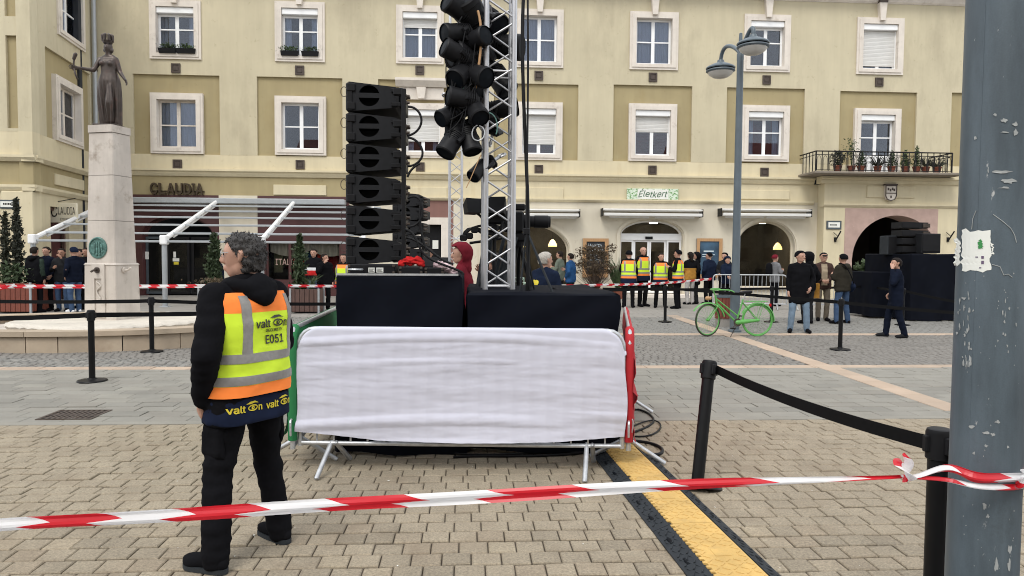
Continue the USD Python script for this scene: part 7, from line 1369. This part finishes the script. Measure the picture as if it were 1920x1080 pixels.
PD('dark-haired person with sunglasses behind the control desk', 803, 15.5, 466, 180, top_c='brown', leg_c='black', hair='long', arms=('front', 'front'), skin='skin2')
PD('person in black behind the truss tower holding a hand up', 925, 9.6, 474, 70, top_c='black', leg_c='black', arms=('chest', 'mouth'))
def emblem(T): obj(T, 'yellow_emblem', on_back(ext(unary_union([Point(-.10, 1.27).buffer(.052), Point(-.055, 1.28).buffer(.042)]), -.001, 0), T.jm, .004), mm['logoyellow'])
PD('grey-haired man in a navy jacket with a yellow emblem on his back', 1022, 10.4, 473, -42, top_c='navy', leg_c='black', hair='short', hair_c='hairwhite', arms=('front', 'front'), hy=-22, bulk=.012, extra=emblem)
P_('person in a sage green jacket bending by the cafe table', 1049, 574, 471, 60, top_c='sage', leg_c='charcoal', arms=('chest', 'chest'))
P_('man in a bright blue jacket turned to the left by the arched window', 1069, 577, 475, 55, top_c='blue', leg_c='charcoal', arms=('pocket', 'chest'), bulk=.012)
P_('guard in a vest and black beanie seen from behind, leftmost of the four', 1178, 577, 470, -12, top_c='black', leg_c='black', hair='beanie', hair_c='black', arms=('front', 'down'), vest=True, group=gg, spread=.13)
P_('tall bald guard in a vest facing the square', 1204, 575, 463, -150, top_c='black', leg_c='black', hair='bald', arms=('behind', 'behind'), vest=True, group=gg, hy=-20)
P_('bearded dark-haired guard in a vest facing the square with his hands behind him', 1238, 577, 475, 172, top_c='black', leg_c='black', hair='short', arms=('down', 'behind'), vest=True, group=gg, spread=.15, hy=14)
P_('guard in a vest and beanie in profile, hands held in front', 1270, 579, 469, 58, top_c='black', leg_c='black', hair='beanie', hair_c='black', arms=('chest', 'chest'), vest=True, group=gg)
def ochre(T):
    m = mani(T.jm); t = tm(m.trim_by_plane([0, 0, 1], .8 * T.k).trim_by_plane([0, 0, -1], -1.24 * T.k)); t = trimesh.Trimesh(t.vertices, t.faces, process=True); t.vertices = np.array(t.vertices) + t.vertex_normals * .006; obj(T, 'jacket_lower_panel', t, CL['ochre'], smooth=40)
P_('person with an ochre and black jacket and pale jeans beside the guards', 1293, 571, 473, 20, top_c='black', leg_c='palegrey', hair='long', arms=('front', 'front'), extra=ochre, group=gq)
P_('person in a black coat hidden behind the ochre jacket', 1305, 570, 474, 70, top_c='black', leg_c='charcoal', hair='hood', hair_c='black', arms=('pocket', 'pocket'), group=gq, coat=.7)
P_('man in a navy puffer and dark beanie in front of the blue poster', 1328, 571, 474, 25, top_c='navy', leg_c='black', hair='beanie', hair_c='black', arms=('pocket', 'pocket'), group=gq, bulk=.022, hy=30)
P_('man in a black beanie standing just left of the lamp post', 1357, 573, 474, 130, top_c='charcoal', leg_c='black', hair='beanie', hair_c='black', arms=('pocket', 'front'), group=gq)
P_('person in a navy hooded jacket leaning on the crowd barrier', 1362, 576, 482, 190, top_c='navy', leg_c='black', hair='hood', hair_c='navy', arms=('lean', 'lean'), group=gq, bulk=.012)
P_('woman in a grey jacket with maroon hat and backpack facing right', 1451, 574, 478, -75, top_c='grey', leg_c='black', hair='beanie', hair_c='maroon', arms=('chest', 'chest'))
b_ = G(1442, 574); t = thing('backpack', 'dark backpack on the woman in the grey jacket', 'bag', b_ + [0, 0, 1.05]); obj(t, 'body', soft(hull((b_ + [-.03, 0, 1.15], .13), (b_ + [-.03, 0, 1.38], .11)), .04, 3), CL['black'], smooth=True)
g4 = 'men talking by the green bicycle'
P_('man in a long black coat, beanie and pale jeans, hand in pocket', 1497, 624, 471, 165, top_c='black', leg_c='palejeans', hair='beanie', hair_c='black', arms=('pocket', 'down'), coat=.66, group=g4, spread=.17, hy=40, bulk=.0)
P_('person in dark clothes standing right behind the long black coat', 1513, 607, 474, 20, top_c='black', leg_c='charcoal', hair='hood', hair_c='black', arms=('pocket', 'pocket'), group=g4)
def scarf(T):
    m = mani(T.jm); t = tm(m.trim_by_plane([1, 0, 0], -.07).trim_by_plane([-1, 0, 0], -.07).trim_by_plane([0, 1, 0], .02).trim_by_plane([0, 0, 1], .95).trim_by_plane([0, 0, -1], -1.5)); t = trimesh.Trimesh(t.vertices, t.faces, process=True); t.vertices = np.array(t.vertices) + t.vertex_normals * .006; obj(T, 'hoodie_front', t, CL['beige'], smooth=40)
P_('man in a cap, open brown jacket and beige hoodie facing the square', 1541, 602, 474, 170, top_c='brown', leg_c='khaki', hair='cap', hair_c='charcoal', arms=('front', 'front'), group=g4, extra=scarf)
P_('man in an olive brown jacket and jeans seen from behind, legs apart', 1578, 607, 477, 20, top_c='olivebrown', leg_c='jeans', hair='beanie', hair_c='black', arms=('chest', 'down'), group=g4, spread=.20, hood=True, bulk=.016)
b_ = G(1594, 607); t = thing('shoulder_bag', 'navy shoulder bag on the hip of the olive jacket man', 'bag', b_ + [0, 0, .8]); obj(t, 'body', soft(hull((b_ + [.0, 0, .86], .07), (b_ + [.02, .05, 1.02], .07), (b_ + [0, -.1, .95], .07)), .03, 3), CL['navy'], smooth=True); obj(t, 'strap', tube(bend([b_ + [0, -.12, 1.03], b_ + [-.16, -.24, 1.25], b_ + [-.30, -.16, 1.50], b_ + [-.34, 0, 1.52]], 16), .014, 5), CL['black'])
t = thing('paper_bag', 'brown paper bag held between the long coat and the cap', 'bag', G(1524, 604) + [0, 0, .62]); b_ = G(1524, 604); obj(t, 'body', bev(b_[0] - .12, b_[0] + .12, b_[1] - .09, b_[1] + .09, .62, 1.0, .01), CL['ochre']); obj(t, 'handle', tube(bend([b_ + [-.06, 0, 1.0], b_ + [0, 0, 1.10], b_ + [.06, 0, 1.0]], 8), .006, 5), CL['beige'])
P_('man in a navy coat walking left while talking on his phone', 1677, 633, 484, 72, top_c='darknavy', leg_c='darknavy', hair='short', arms=('phone', 'pocket'), hy=10, step=.17, coat=.68, bulk=.008, shoe='charcoal', extra=lambda T: None)
b_ = G(1660, 634)
